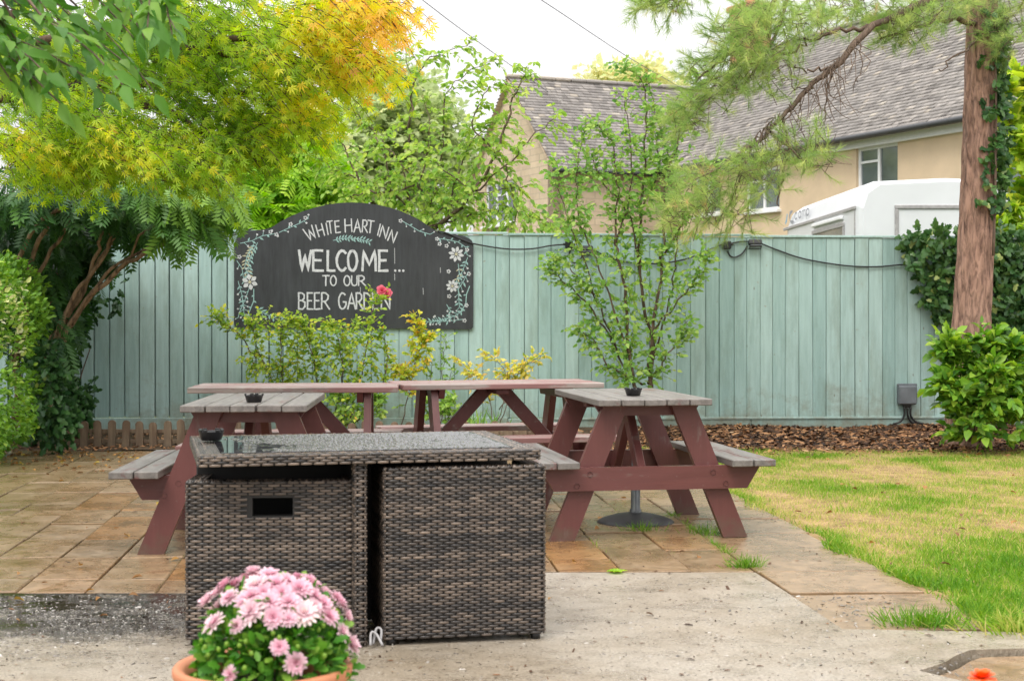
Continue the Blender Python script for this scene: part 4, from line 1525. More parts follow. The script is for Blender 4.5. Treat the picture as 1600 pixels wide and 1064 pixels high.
def wicker_chair(loc, rz, label, w, d, h, handle, seed):
    """Box chair seen from behind: woven back, two arms, seat; local -y is the back that faces out."""
    t = thing('wicker_chair', label, 'chair', loc, rz, 'woven wicker chairs under the table')
    th = 0.055
    z0 = 0.022
    hole = (w * 0.40 - 0.005, h - 0.125, w * 0.40 + 0.14, h - 0.06) if handle else None
    if handle:
        hx0, hz0, hx1, hz1 = hole
        hx0, hx1 = hx0 - w / 2, hx1 - w / 2
        mbk = MB()
        for (xa, xb, za, zb) in ((-w / 2 + .006, hx0, z0, h), (hx1, w / 2 - .006, z0, h), (hx0, hx1, z0, hz0), (hx0, hx1, hz1, h)):
            mbk.box((xb - xa - 0.0005, th - 0.012, zb - za - 0.0005), Matrix.Translation(((xa + xb) / 2, -d / 2 + th / 2, (za + zb) / 2)))
        mbk.build('back_frame', M['wicker_dark'], t)
    else:
        MB().box((w - 0.012, th - 0.012, h - z0), None, 0.006).build('back_frame', M['wicker_dark'], t, loc=(0, -d / 2 + th / 2, (h + z0) / 2))
    hl = (hole[0], hole[1] - z0, hole[2], hole[3] - z0) if handle else None
    wicker_face(t, w, h - z0, face_mtx((-w / 2, -d / 2, z0), (1, 0, 0), (0, 0, 1)), 'woven_back', seed, hl)
    wicker_face(t, th, w, face_mtx((w / 2, -d / 2, h + 0.001), (0, 1, 0), (-1, 0, 0)), 'woven_back_rim', seed + 1)
    for s in (-1, 1):
        MB().box((th - 0.012, d - th - 0.002, h - z0 - 0.01), None, 0.006).build('arm_frame', M['wicker_dark'], t, loc=(s * (w / 2 - th / 2), th / 2, (h + z0) / 2 - .004))
        if s > 0:
            wicker_face(t, d, h - z0, face_mtx((w / 2, -d / 2, z0), (0, 1, 0), (0, 0, 1)), 'woven_arm', seed + 2)
        else:
            wicker_face(t, d, h - z0, face_mtx((-w / 2, d / 2, z0), (0, -1, 0), (0, 0, 1)), 'woven_arm', seed + 3)
        wicker_face(t, th, d - th, face_mtx((s * (w / 2 - th / 2) + th / 2, -d / 2 + th, h - 0.004), (-1, 0, 0), (0, 1, 0)), 'woven_arm_rim', seed + 4)
    MB().box((w - 2 * th, d - th, 0.05), None, 0.006).build('seat', M['wicker_dark'], t, loc=(0, th / 2, 0.33))
    fm = MB().lathe([(0.0001, 0), (0.018, 0), (0.018, z0 + 0.004), (0.0001, z0 + 0.004)], 12).mesh('foot', M['black_plastic'])
    for sx_ in (-1, 1):
        for sy_ in (-1, 1):
            place('foot', fm, t, (sx_ * (w / 2 - 0.03), sy_ * (d / 2 - 0.03), 0))
    return t


def chair_at(A, B, d, **k):
    A, B = Vector(A), Vector(B)
    v = B - A
    w = v.length
    ang = math.atan2(v.y, v.x)
    n = Vector((-math.sin(ang), math.cos(ang), 0))
    c = (A + B) / 2 + n * d / 2
    return wicker_chair((c.x, c.y, 0), ang, w=w, d=d, **k)


chair_at((-1.178, 5.55, 0), (-0.572, 5.585, 0), 0.40, label='wicker chair with a slot handle in its back, behind the pink flowers', h=0.592, handle=True, seed=3)
chair_at((-0.462, 5.545, 0), (0.122, 5.665, 0), 0.38, label='wicker chair with a plain back pushed in right of the table post', h=0.640, handle=False, seed=11)
ashtray((-1.175, 6.0, 0.706), 'black ashtray on the back left corner of the wicker table', 0.1)
bc = MB()
limb(bc, [at(583, 1006, 5.52), at(588, 982, 5.55), at(596, 984, 5.55), at(594, 1004, 5.53)], 0.005, 0.005, 6)
limb(bc, [at(579, 1008, 5.50), at(580, 988, 5.52), at(588, 990, 5.52), at(598, 1008, 5.50)], 0.005, 0.005, 6)
tag(bc.build('cable_coil', M['van_grey']), 'small loops of pale cable on the ground in the wicker set gap', 'cable')

# ------------------------------------------------------------------ lawn grass, mulch, litter
def in_lawn(X, Y):
    edge = 1.79 + TILT * (Y - Y_REF) + 0.05 * np.sin(Y * 3.1) + 0.03 * np.sin(Y * 7.7 + 1)
    front = 5.80 + 0.05 * np.sin(X * 4)
    return (X > edge) & (Y > front) & (Y < 13.85 + 0.15 * np.sin(X * 2.1)) & (X < (880 / FPX) * Y + 1.8)


n_try = 440000
gy = 5.7 + (13.9 - 5.7) * RNG.uniform(0, 1, n_try) ** 1.25
gx = 0.8 + 6.2 * RNG.uniform(0, 1, n_try)
ok = in_lawn(gx, gy)
gx, gy = gx[ok], gy[ok]
patch = 0.5 + 0.25 * np.sin(gx * 1.9 + gy * 0.8) * np.cos(gy * 1.3 - gx) + 0.22 * np.sin(gx * 5.1 - gy * 3.7) * np.sin(gy * 4.3 + 1.0) + 0.12 * np.sin(gx * 13 + gy * 9)
dry = np.clip((gy - 6.2) / 2.8, 0, 1) * 0.72 + (patch - 0.5) * 0.9 - .03
for k_ in range(70):
    bx, by = RNG.uniform(1.2, 5.2), RNG.uniform(6.2, 13.6)
    g_ = np.exp(-(((gx - bx) / RNG.uniform(.08, .35)) ** 2 + ((gy - by) / RNG.uniform(.10, .45)) ** 2))
    dry += g_ * RNG.choice((-.45, -.35, .3, .45))
keep = RNG.uniform(0, 1, len(gx)) < np.clip(1.0 - np.clip(dry, 0, 1.3) * 0.55, 0.16, 1)
gx, gy, dry = gx[keep], gy[keep], dry[keep]
n = len(gx)
D = np.stack([RNG.normal(size=n) * 0.5, RNG.normal(size=n) * 0.5, np.ones(n)], -1)
Ng = RNG.normal(size=(n, 3)) * np.array([1, 1, 0.1])
edge_d = gx - (1.79 + TILT * (gy - Y_REF))
S = (0.020 + 0.022 * np.clip(1 - dry, 0, 1)) * RNG.uniform(0.5, 1.4, n) * (1 + 0.5 * np.exp(-np.clip(edge_d, 0, 9) * 9))
a = np.clip(0.18 + dry * 0.5 + RNG.normal(size=n) * 0.16, 0, 1)
P = np.stack([gx, gy, np.full(n, -0.016)], -1)
V, F, A = scatter(tm_blade(0.055, 0.8), P, D, Ng, S, a)
tag(place('grass', np_mesh('grass', V, F, A, M['grass'])), 'short patchy grass, green near the paving and straw dry towards the fence', 'grass', None, 'stuff')


def tuft(name, loc, n, rad, hgt, vm, label, catg, group=None, lean=0.6):
    P = np.array(loc)[None] + np.stack([RNG.normal(size=n) * rad, RNG.normal(size=n) * rad * 0.6, np.zeros(n)], -1)
    out = P - np.array(loc)[None]
    D = np.stack([out[:, 0] / rad * lean * 0.5 + RNG.normal(size=n) * 0.35, out[:, 1] / rad * lean * 0.5 + RNG.normal(size=n) * 0.35, np.ones(n)], -1)
    V, F, A = scatter(tm_blade(0.03, 0.9), P, D, RNG.normal(size=(n, 3)) * np.array([1, 1, .1]), hgt * RNG.uniform(0.5, 1.2, n), np.clip(vm + RNG.normal(size=n) * 0.12, 0, 1))
    t = thing(name, label, catg, loc, 0, group)
    b = place('blades', np_mesh('blades', V - np.array(loc)[None], F, A, M['grass']), t)
    b['kind'] = 'stuff'
    return t


tuft('grass_tuft', gr(1445, 975), 420, 0.085, 0.075, 0.15, 'bright green grass tuft growing on the slab joint near the lawn corner', 'grass tuft', 'grass tufts in the paving')
tuft('grass_tuft', gr(1112, 834), 150, 0.06, 0.07, 0.22, 'grass tuft in the joint by the right front table leg', 'grass tuft', 'grass tufts in the paving')
tuft('grass_tuft', gr(1164, 886), 160, 0.035, 0.07, 0.2, 'small grass tuft at the corner of the concrete and the slabs', 'grass tuft', 'grass tufts in the paving')
tuft('grass_tuft', gr(1006, 829), 110, 0.05, 0.06, 0.2, 'small grass tuft against the front of the parasol base', 'grass tuft', 'grass tufts in the paving')
tuft('grass_clump', gr(1596, 985), 300, 0.10, 0.10, 0.5, 'long drooping half dry grass clump at the near lawn corner', 'grass clump', None, 1.3)
jx, jy = [], []
for k in range(900):
    y = random.uniform(7.3, 9.2)
    p = pav(1.182, y)
    jx.append(p[0] + random.gauss(0, 0.012))
    jy.append(y)
for k in range(700):
    y = random.uniform(5.9, 11)
    jx.append(pav(1.80, y)[0] + random.gauss(0, 0.025))
    jy.append(y)
for k in range(160):
    u = random.choice(edges[-6:-1])
    y = random.uniform(7.3, 9.4)
    jx.append(pav(u, y)[0] + random.gauss(0, 0.006))
    jy.append(y)
n = len(jx)
P = np.stack([jx, jy, np.full(n, -0.02)], -1)
keep = (np.sin(P[:, 1] * 9) + np.sin(P[:, 1] * 23) + RNG.normal(size=n) * 0.6) > 0.2
P = P[keep]
n = len(P)
V, F, A = scatter(tm_blade(0.04, 0.9), P, np.stack([RNG.normal(size=n) * .7, RNG.normal(size=n) * .7, np.ones(n)], -1), RNG.normal(size=(n, 3)), 0.055 * RNG.uniform(.5, 1.3, n), np.clip(0.22 + RNG.normal(size=n) * .15, 0, 1))
tag(place('joint_grass', np_mesh('joint_grass', V, F, A, M['grass'])), 'thin grass growing in the joints of the paving slabs', 'grass', None, 'stuff')

# flattened weed rosette on the concrete edge
n = 9
ang = np.linspace(0, 2 * math.pi, n, endpoint=False) + RNG.normal(size=n) * .2
c = np.array(gr(964, 893, 0.004))
root = thing('weed', 'small flat green weed on the concrete edge in front of the lawn table', 'weed', c)
V, F, A = scatter(tm_ovate(0.26), np.zeros((n, 3)), np.stack([np.cos(ang), np.sin(ang), np.full(n, 0.22)], -1), np.tile([0, 0, 1.0], (n, 1)), 0.055 * RNG.uniform(.7, 1.2, n), RNG.uniform(.3, .8, n))
place('rosette', np_mesh('rosette', V, F, A, M['bright']), root)


def chip_tm():
    return T_([(-.5, -.16, 0), (.5, -.12, 0), (.45, .15, 0.03), (-.42, .17, 0.05), (0, 0, .14)], [(0, 1, 4), (1, 2, 4), (2, 3, 4), (3, 0, 4)])


n = 11000
mx, my = RNG.uniform(1.15, 6.2, n), 13.55 + 1.75 * RNG.uniform(0, 1, n)
mz = bed_z(mx, my) + RNG.uniform(0.0, 0.018, n)
D = RNG.normal(size=(n, 3)) * np.array([1, 1, 0.25])
V, F, A = scatter(chip_tm(), np.stack([mx, my, mz], -1), D, np.array([0, 0, 1.0]) + RNG.normal(size=(n, 3)) * .35, RNG.uniform(.03, .10, n), np.clip(RNG.beta(.9, 1.7, n), 0, 1))
tag(place('bark_mulch', np_mesh('bark_mulch', V, F, A, M['chips'])), 'dark and rusty bark chips spread along the foot of the fence', 'mulch', None, 'stuff')
n = 1500
mx, my = RNG.uniform(1.4, 5.4, n), 13.75 - np.abs(RNG.normal(size=n)) * np.where(RNG.uniform(size=n) < .5, .12, .35)
V, F, A = scatter(chip_tm(), np.stack([mx, my, RNG.uniform(-.005, .015, n)], -1), RNG.normal(size=(n, 3)) * np.array([1, 1, .25]), np.array([0, 0, 1.0]) + RNG.normal(size=(n, 3)) * .35, RNG.uniform(.015, .06, n), np.clip(RNG.beta(2, 2, n), 0, 1))
tag(place('bark_litter', np_mesh('bark_litter', V, F, A, M['chips'])), 'rusty bark crumbs and needles spilling from the mulch onto the lawn edge', 'litter', None, 'stuff')
n = 2600
mx, my = RNG.uniform(-4.8, 1.15, n), 13.5 + 1.2 * RNG.uniform(0, 1, n)
V, F, A = scatter(chip_tm(), np.stack([mx, my, bed_z(mx, my) + RNG.uniform(0, .012, n)], -1), RNG.normal(size=(n, 3)) * np.array([1, 1, .25]), np.array([0, 0, 1.0]) + RNG.normal(size=(n, 3)) * .35, RNG.uniform(.02, .06, n), np.clip(RNG.beta(2.2, 1.6, n), 0, 1))
tag(place('soil_litter', np_mesh('soil_litter', V, F, A, M['chips'])), 'dry bark and twigs littering the bed behind the picket edging', 'litter', None, 'stuff')
# fallen leaves: thick by the hedge, a few across the patio and lawn
n = 420
lx = np.concatenate([RNG.uniform(-4.6, -2.9, 240), RNG.uniform(-3.6, 1.0, 110), RNG.uniform(1.6, 5, 70)])
ly = np.concatenate([13.3 - np.abs(RNG.normal(size=240)) * 0.9, RNG.uniform(6.0, 13.0, 110), RNG.uniform(6.5, 13.6, 70)])
lz = np.concatenate([np.full(350, 0.008), np.full(70, 0.02)])
V, F, A = scatter(tm_ovate(0.3, 0.15, 0.2), np.stack([lx, ly, lz], -1), RNG.normal(size=(n, 3)) * np.array([1, 1, .12]), np.array([0, 0, 1.0]) + RNG.normal(size=(n, 3)) * .3, RNG.uniform(.02, .055, n), RNG.uniform(0, 1, n))
tag(place('fallen_leaves', np_mesh('fallen_leaves', V, F, A, M['dead_leaf'])), 'small brown and yellow fallen leaves scattered over the paving', 'leaves', None, 'stuff')
# crumbs of soil on the slabs and in the wet patch
n = 1500
lx, ly = RNG.uniform(-3.4, 1.8, n), 5.0 + 5.0 * RNG.uniform(0, 1, n) ** 1.3
V, F, A = scatter(chip_tm(), np.stack([lx, ly, np.full(n, 0.003)], -1), RNG.normal(size=(n, 3)) * np.array([1, 1, .1]), np.tile([0, 0, 1.0], (n, 1)), RNG.gamma(2.0, 0.0045, n) + .003, RNG.uniform(0, .5, n))
tag(place('soil_crumbs', np_mesh('soil_crumbs', V, F, A, M['chips'])), 'tiny dark crumbs of soil and bark lying on the wet patio', 'crumbs', None, 'stuff')


# coarse wet grit standing proud of the worn concrete, thickest left of the wicker set
n = 15000
lx, ly = RNG.uniform(-2.4, -.35, n), RNG.uniform(5.2, 6.56, n)
cl_ = np.sin(lx * 4.1 + ly * 2.3) * np.sin(ly * 6.1 - lx * 1.7) + .5 * np.sin(lx * 11 + 1) * np.sin(ly * 13)
keep = RNG.uniform(size=n) < np.clip(.55 + .5 * cl_, .05, 1) * np.clip((ly - 5.15) / .5, 0, 1) * np.clip((-.2 - lx) / .6, 0, 1)
lx, ly = lx[keep], ly[keep]
lx, ly = np.concatenate([lx, RNG.uniform(-2.3, 1.6, 5000)]), np.concatenate([ly, RNG.uniform(5.0, 7.0, 5000)])
ok = (ly < 6.58) | ((lx > -.3) & (ly < 7.1) & (lx < 1.15))
lx, ly = lx[ok], ly[ok]
n = len(lx)
V, F, A = scatter(chip_tm(), np.stack([lx, ly, np.full(n, -.001)], -1), RNG.normal(size=(n, 3)) * np.array([1, 1, .2]), np.array([0, 0, 1.0]) + RNG.normal(size=(n, 3)) * .45, RNG.gamma(4, .0022, n) + .004, np.clip(RNG.beta(1.2, 1.6, n), 0, 1))
tag(place('grit', np_mesh('grit', V, F, A, M['grit'])), 'wet pale and dark grit standing out of the worn concrete', 'grit', None, 'stuff')


def rock(loc, s, label, group):
    v, f = [], []
    r = random.Random(int(s * 1e5) + int(loc[0] * 100))
    prof = [(0.0, .55), (0.25, .95), (.6, .85), (.9, .4)]
    m_ = MB()
    n = 9
    vs = []
    for z, rr in prof:
        for k in range(n):
            q = rr * r.uniform(.8, 1.15)
            vs.append((s * q * math.cos(6.283 * k / n), s * .75 * q * math.sin(6.283 * k / n), s * z * r.uniform(.8, 1.1) * .8))
    fs = [(i * n + k, i * n + (k + 1) % n, (i + 1) * n + (k + 1) % n, (i + 1) * n + k) for i in range(3) for k in range(n)] + [tuple(range(3 * n, 4 * n))]
    m_.add(vs, fs)
    return tag(m_.build('stone', M['stone'], loc=loc), label, 'stone', group)


for px, py, s, lb in ((868, 688, .07, 'pale stone behind the pickets next to the lawn table leg'), (842, 684, .05, 'small pale stone behind the pickets under the sideways table seat'), (560, 676, .09, 'large pale stone in the bed below the rose bush'), (226, 690, .05, 'small pale stone behind the pickets at the left fence end')):
    p = gr(px, py)
    rock((p.x * 13.9 / p.y, 13.9, 0.02), s, lb, 'pale stones behind the picket edging')

# ------------------------------------------------------------------ pot of pink chrysanthemums
PY = 3.43
pot_c = at(411, 1036, PY)
pot = thing('flower_pot', 'round orange terracotta pot with a thick rim in front of the wicker chairs', 'flower pot', (pot_c.x, pot_c.y, 0))
PH = pot_c.z
MB().lathe([(0.0001, 0.0), (0.125, 0.0), (0.168, PH - 0.06), (0.172, PH - 0.055), (0.178, PH - 0.05), (0.190, PH - 0.036), (0.199, PH - 0.018), (0.199, PH - 0.006), (0.194, PH), (0.183, PH), (0.172, PH - 0.008), (0.162, PH - 0.03), (0.155, PH - 0.06)], 64).build('body', M['terracotta'], pot)
MB().lathe([(0.157, PH - 0.055), (0.08, PH - 0.04), (0.0001, PH - 0.036)], 32).build('soil', M['soil'], pot)


def petal_tm(rings, seed, cup=0.9):
    r = random.Random(seed)
    vs, fs, aa = [], [], []
    for (n, ln, el, w, tone) in rings:
        o = r.uniform(0, 1)
        for i in range(n):
            a = 2 * math.pi * (i + o) / n + r.uniform(-.08, .08)
            e = el + r.uniform(-.12, .12)
            l = ln * r.uniform(.85, 1.12)
            c, s = math.cos(a), math.sin(a)
            n0 = len(vs)
            ce, se = math.cos(e), math.sin(e)
            for (t, ww, dz) in ((0.06, w * .5, 0), (0.6, w, .04), (0.92, w * .75, .02), (1.05, 0.0, -.02)):
                x, z = l * t * ce, l * t * se + dz * l
                if ww > 0:
                    vs += [(x * c - ww * s, x * s + ww * c, z), (x * c + ww * s, x * s - ww * c, z)]
                    aa += [tone + t * .25 + r.uniform(-.05, .05)] * 2
                else:
                    vs.append((x * c, x * s, z))
                    aa.append(tone + .3)
            fs += [(n0, n0 + 1, n0 + 3), (n0, n0 + 3, n0 + 2), (n0 + 2, n0 + 3, n0 + 5), (n0 + 2, n0 + 5, n0 + 4), (n0 + 4, n0 + 5, n0 + 6)]
    return np.array(vs), np.array(fs), np.clip(np.array(aa), 0, 1)


mum_meshes = []
for k in range(5):
    pl = (-.04, .10, .22, .02, .30)[k]
    v_, f_, a_ = petal_tm([(17, 0.036, 0.02, .0052, .42 + pl), (15, 0.032, 0.38, .0050, .36 + pl), (12, 0.026, 0.75, .0046, .30 + pl), (9, 0.018, 1.15, .004, .24 + pl * 1.6)], k)
    mum_meshes.append(np_mesh('flower', v_, f_, a_, M['mum_petal']))
v_, f_, a_ = petal_tm([(8, 0.018, 0.8, .0045, .25), (6, 0.014, 1.2, .004, .15)], 9)
mum_meshes.append(np_mesh('flower', v_, f_, a_, M['mum_petal']))
mum = thing('chrysanthemum', 'dome of pink chrysanthemums with green leaves growing in the terracotta pot', 'flowering plant', (0, 0, 0))
DC = Vector((at(428, 1037, PY).x, PY, PH - 0.02))
DA, DB = 0.172, 0.214


def dome_point(px, py):
    """Front point of the flower dome under a photo pixel."""
    d = Vector(((px - CX) / FPX, 1.0, -(py - HOR) / FPX))
    o = Vector((0, 0, CAM_H)) - DC
    s = Vector((1 / DA, 1 / DA, 1 / DB))
    o_, d_ = Vector((o.x * s.x, o.y * s.y, o.z * s.z)), Vector((d.x * s.x, d.y * s.y, d.z * s.z))
    A_, B_, C_ = d_.dot(d_), 2 * o_.dot(d_), o_.dot(o_) - 1
    disc = B_ * B_ - 4 * A_ * C_
    t = (-B_ - math.sqrt(disc)) / (2 * A_) if disc > 0 else -B_ / (2 * A_)
    p = Vector((0, 0, CAM_H)) + d * t
    nrm = Vector(((p.x - DC.x) / DA ** 2, (p.y - DC.y) / DA ** 2, (p.z - DC.z) / DB ** 2)).normalized()
    return p, nrm


fl = [(700, 160, 1), (800, 180, 1), (530, 240, 1), (600, 232, .8), (720, 245, 1.15), (850, 235, 1), (915, 215, .9), (1000, 265, 1.1), (1060, 225, 1), (410, 350, 1.15), (550, 322, .9), (690, 315, 1), (690, 410, 1.25), (800, 350, 1.1), (930, 352, 1.05), (1030, 425, 1.2), (830, 442, .95), (1150, 290, 1), (1145, 362, .95), (1180, 440, 1), (1245, 355, 1), (1290, 440, 1), (455, 490, 1.1), (930, 462, .8), (600, 500, .75), (970, 735, .95), (870, 640, .75), (1265, 540, .85), (1325, 625, 1.15), (560, 815, .7), (1235, 325, .8), (640, 345, .8), (765, 290, .9), (890, 290, .9), (1085, 310, .9), (470, 300, .9), (660, 200, .8), (760, 225, .8), (1090, 380, .8)]
for i, (x, y, s) in enumerate(fl):
    p, nrm = dome_point(230 + x / 4.21, 860 + y / 4.21)
    nrm = (nrm + Vector((random.uniform(-.35, .35), random.uniform(-.35, .1), random.uniform(-.1, .45)))).normalized()
    q = nrm.to_track_quat('Z', 'Y').to_matrix().to_4x4()
    ss = s * 0.78
    mt = Matrix.Translation(p + nrm * 0.006) @ q @ Matrix.Rotation(random.uniform(0, 6), 4, 'Z') @ Matrix.Scale(ss, 4)
    place('flower', mum_meshes[random.choice((0, 1, 2, 3, 3)) if i not in (12, 15, 4, 9) else (2 if i in (9, 12) else 4)], mum, mtx=mt)
for k in range(22):
    a, e = random.uniform(0.1, math.pi - .1), random.uniform(.15, 1.3)
    p = DC + Vector((DA * math.cos(e) * math.cos(a), DA * math.cos(e) * math.sin(a), DB * math.sin(e)))
    nrm = (p - DC).normalized()
    place('flower', random.choice(mum_meshes[:5]), mum, mtx=Matrix.Translation(p) @ nrm.to_track_quat('Z', 'Y').to_matrix().to_4x4() @ Matrix.Scale(.9, 4))
for k in range(44):       # unopened buds among the leaves
    a, e = random.uniform(math.pi, 2 * math.pi), random.uniform(-.05, .75)
    p = DC + Vector((DA * math.cos(e) * math.cos(a), DA * math.cos(e) * math.sin(a), DB * math.sin(e))) * random.uniform(.96, 1.06)
    if k == 0:
        budm = MB().lathe([(.0001, -.006), (.0045, -.003), (.0055, .001), (.004, .005), (.0001, .007)], 7, a=.97).mesh('bud', M['mum_leaf'])
    place('bud', budm, mum, p)
n = 1400
a = RNG.uniform(0, 2 * math.pi, n)
e = np.arcsin(RNG.uniform(-0.1, 0.97, n))
rr = RNG.uniform(.72, .97, n)
nv = np.stack([np.cos(e) * np.cos(a), np.cos(e) * np.sin(a), np.sin(e)], -1)
P = np.array(DC) + nv * np.array([DA, DA, DB]) * rr[:, None]
D = nv * .8 + RNG.normal(size=(n, 3)) * .5 + np.array([0, 0, .1])
N = nv + np.array([0, 0, .6]) + RNG.normal(size=(n, 3)) * .4


def tm_lobed():
    out = [(0, .05), (.18, .14), (.3, .30), (.44, .20), (.6, .32), (.72, .18), (.86, .20), (1, 0)]
    pts = [(x, y) for x, y in out] + [(x, -y) for x, y in out[-2::-1]]
    vs = [(.45, 0, -.03)] + [(x, y, .06 * abs(y) * 3 - .12 * max(0, x - .5)) for x, y in pts]
    m_ = len(pts)
    return T_(vs, [(0, 1 + (i + 1) % m_, 1 + i) for i in range(m_)])


leaves(mum, tm_lobed(), (P, D, N, RNG.uniform(.022, .04, n), np.clip(RNG.normal(.5, .25, n), 0, 1)), M['mum_leaf'], 150)
stm = MB()
for k in range(26):
    a, e = random.uniform(0, 6.28), random.uniform(.3, 1.4)
    q = DC + Vector((DA * math.cos(e) * math.cos(a), DA * math.cos(e) * math.sin(a), DB * math.sin(e))) * .93
    stm.tube([DC + Vector((.03 * math.cos(a), .03 * math.sin(a), -.02)), (DC + q) / 2 + Vector((0, 0, .02)), q], [.004, .003, .002], 5)
stm.build('stems', M['mum_leaf'], mum)

# red-orange flower, only its head reaches into the picture at the bottom right
rp = at(1535, 1057, 3.2)
rpot = thing('red_flower', 'red-orange flower head rising into the bottom right corner', 'flower', (rp.x, rp.y, 0))
v_, f_, a_ = petal_tm([(14, .028, .05, .008, .4), (12, .026, .45, .008, .4), (10, .022, .85, .008, .5), (8, .016, 1.2, .007, .5)], 31)
place('flower_head', np_mesh('flower_head', v_, f_, a_, M['red_petal']), rpot, (0, 0, rp.z - 0.004))
MB().tube([(0, 0, 0.2), (0.01, 0, 0.3), (0, 0, rp.z)], [.005, .005, .004], 6).build('stem', M['mum_leaf'], rpot)
MB().lathe([(.0001, 0), (.09, 0), (.125, .22), (.14, .225), (.14, .26), (.115, .26), (.11, .2), (.0001, .2)], 32).build('pot', M['terracotta'], rpot)
n = 50
ang = RNG.uniform(0, 6.28, n)
V, F, A = scatter(tm_ovate(), np.stack([.05 * np.cos(ang), .05 * np.sin(ang), np.full(n, .2)], -1), np.stack([np.cos(ang), np.sin(ang), RNG.uniform(.3, 1.2, n)], -1), np.tile([0, 0, 1.0], (n, 1)), RNG.uniform(.05, .09, n), RNG.uniform(.2, .8, n))
place('leaf_cluster', np_mesh('leaf_cluster', V, F, A, M['mum_leaf']), rpot)

# ================================================================== BEYOND THE FENCE: house, camper van, wires
HU, HN = Vector((-0.408, 0.913, 0)), Vector((0.913, 0.408, 0))     # along the long wall (away), and into the house
H0 = Vector((7.26, 29.8, 0))
EAVE, RIDGE = 4.9, 8.05


def wallf(o, u, t0, t1, z0, z1, mat, name, parent, thick=0.25, inward=None, holes=()):
    """Wall along u from t0 to t1 with rectangular openings (ta, tb, za, zb); outer face on the line."""
    m_ = MB()
    ts = sorted({t0, t1, *[h[0] for h in holes], *[h[1] for h in holes]})
    zs = sorted({z0, z1, *[h[2] for h in holes], *[h[3] for h in holes]})
    w = inward * thick
    for ta, tb in zip(ts[:-1], ts[1:]):
        for za, zb in zip(zs[:-1], zs[1:]):
            if any(h[0] <= ta and tb <= h[1] and h[2] <= za and zb <= h[3] for h in holes):
                continue
            A, B = o + u * ta, o + u * tb
            vs = [Vector((p.x, p.y, z)) for z in (za, zb) for p in (A, B, B + w, A + w)]
            m_.add(vs, [(0, 1, 5, 4), (1, 2, 6, 5), (2, 3, 7, 6), (3, 0, 4, 7), (4, 5, 6, 7), (0, 3, 2, 1)])
    return m_.build(name, mat, parent)


def window(parent, o, u, ta, tb, za, zb, inward, mull=2):
    """White casement window in an opening; frame, panes and sill."""
    ang = math.atan2(u.y, u.x)
    c = o + u * ((ta + tb) / 2) + inward * 0.09
    w, h = tb - ta, zb - za
    side = 1 if (Vector((-math.sin(ang), math.cos(ang), 0)).dot(inward) > 0) else -1
    fr = MB()
    b = 0.07
    for (x, z, sx_, sz_) in ((0, h / 2 - b / 2, w, b), (0, -h / 2 + b / 2, w, b), (-w / 2 + b / 2, 0, b, h - 2 * b), (w / 2 - b / 2, 0, b, h - 2 * b)):
        fr.box((sx_, .07, sz_), Matrix.Translation((x, 0, z)))
    for k in range(1, mull + 1):
        fr.box((b, .068, h - 2 * b), Matrix.Translation((-w / 2 + w * k / (mull + 1), 0, 0)))
    for k in range(mull + 1):
        if k % 2 == 1:
            fr.box((w / (mull + 1) - b, .06, .045), Matrix.Translation((-w / 2 + w * (k + .5) / (mull + 1), 0, h * .2)))
    f = fr.build('window', M['white_trim'], parent, loc=(c.x, c.y, (za + zb) / 2), rot=(0, 0, ang))
    for k in range(mull + 1):
        pw_ = w / (mull + 1)
        MB().box((pw_ - .02, .012, h - .05)).build('pane', M['window_glass'], f, loc=(-w / 2 + pw_ * (k + .5), side * .006, 0))
    MB().box((w + .14, .22, .06), None, .006).build('sill', M['white_trim'], f, loc=(0, -side * .09, -h / 2 - .032))
    return f


def roof_plane(A, B, Cc, Dd, parent, seed, tw=0.19, ex=0.12, name='roof_tiles'):
    """Tiles between the eave A-B and the ridge D-C, overlapping in courses, laid as one mesh."""
    rg = np.random.default_rng(seed)
    A, B, Cc, Dd = [np.array(x) for x in (A, B, Cc, Dd)]
    slope = np.linalg.norm(Dd - A)
    nrow = int(slope / ex)
    nrm = np.cross(B - A, Dd - A)
    nrm /= np.linalg.norm(nrm)
    if nrm[2] < 0:
        nrm = -nrm
    up = (Dd - A) / slope
    V, F, a = [], [], []
    k = 0
    for r in range(nrow):
        f = r / nrow
        P0, P1 = A + (Dd - A) * f, B + (Cc - B) * f
        L_ = np.linalg.norm(P1 - P0)
        d = (P1 - P0) / max(L_, 1e-6)
        sag = 0.03 * math.sin(r * .7)
        x = -rg.uniform(0, tw)
        while x < L_:
            w = tw * rg.uniform(.7, 1.3)
            x0, x1 = max(0, x), min(L_, x + w - .006)
            if x1 - x0 > .03:
                t = rg.uniform(.018, .034)
                j = rg.uniform(-.012, .012)
                lo = up * j + nrm * t
                hi = up * (ex * 1.15) + nrm * .004
                q = [P0 + d * x0 + up * j - nrm * .01, P0 + d * x1 + up * j - nrm * .01, P0 + d * x1 + lo, P0 + d * x0 + lo, P0 + d * x1 + hi, P0 + d * x0 + hi]
                V += q
                F += [(k, k + 1, k + 2), (k, k + 2, k + 3), (k + 3, k + 2, k + 4), (k + 3, k + 4, k + 5)]
                tone = float(np.clip(rg.normal(.42, .2), 0, .9)) if rg.random() > .012 else .97
                a += [tone] * 6
                k += 6
            x += w
    o = place(name, np_mesh(name, np.array(V), np.array(F), np.array(a), M['roof_tiles']), parent)
    o['kind'] = 'stuff'
    m_ = MB()
    e_ = -nrm * .05
    m_.add([Vector(p) for p in (A + e_, B + e_, Cc + e_, Dd + e_)], [(0, 1, 2, 3)])
    m_.build('roof_deck', M['stone_wall'], parent)


def Z(p, z):
    return Vector((p.x, p.y, z))


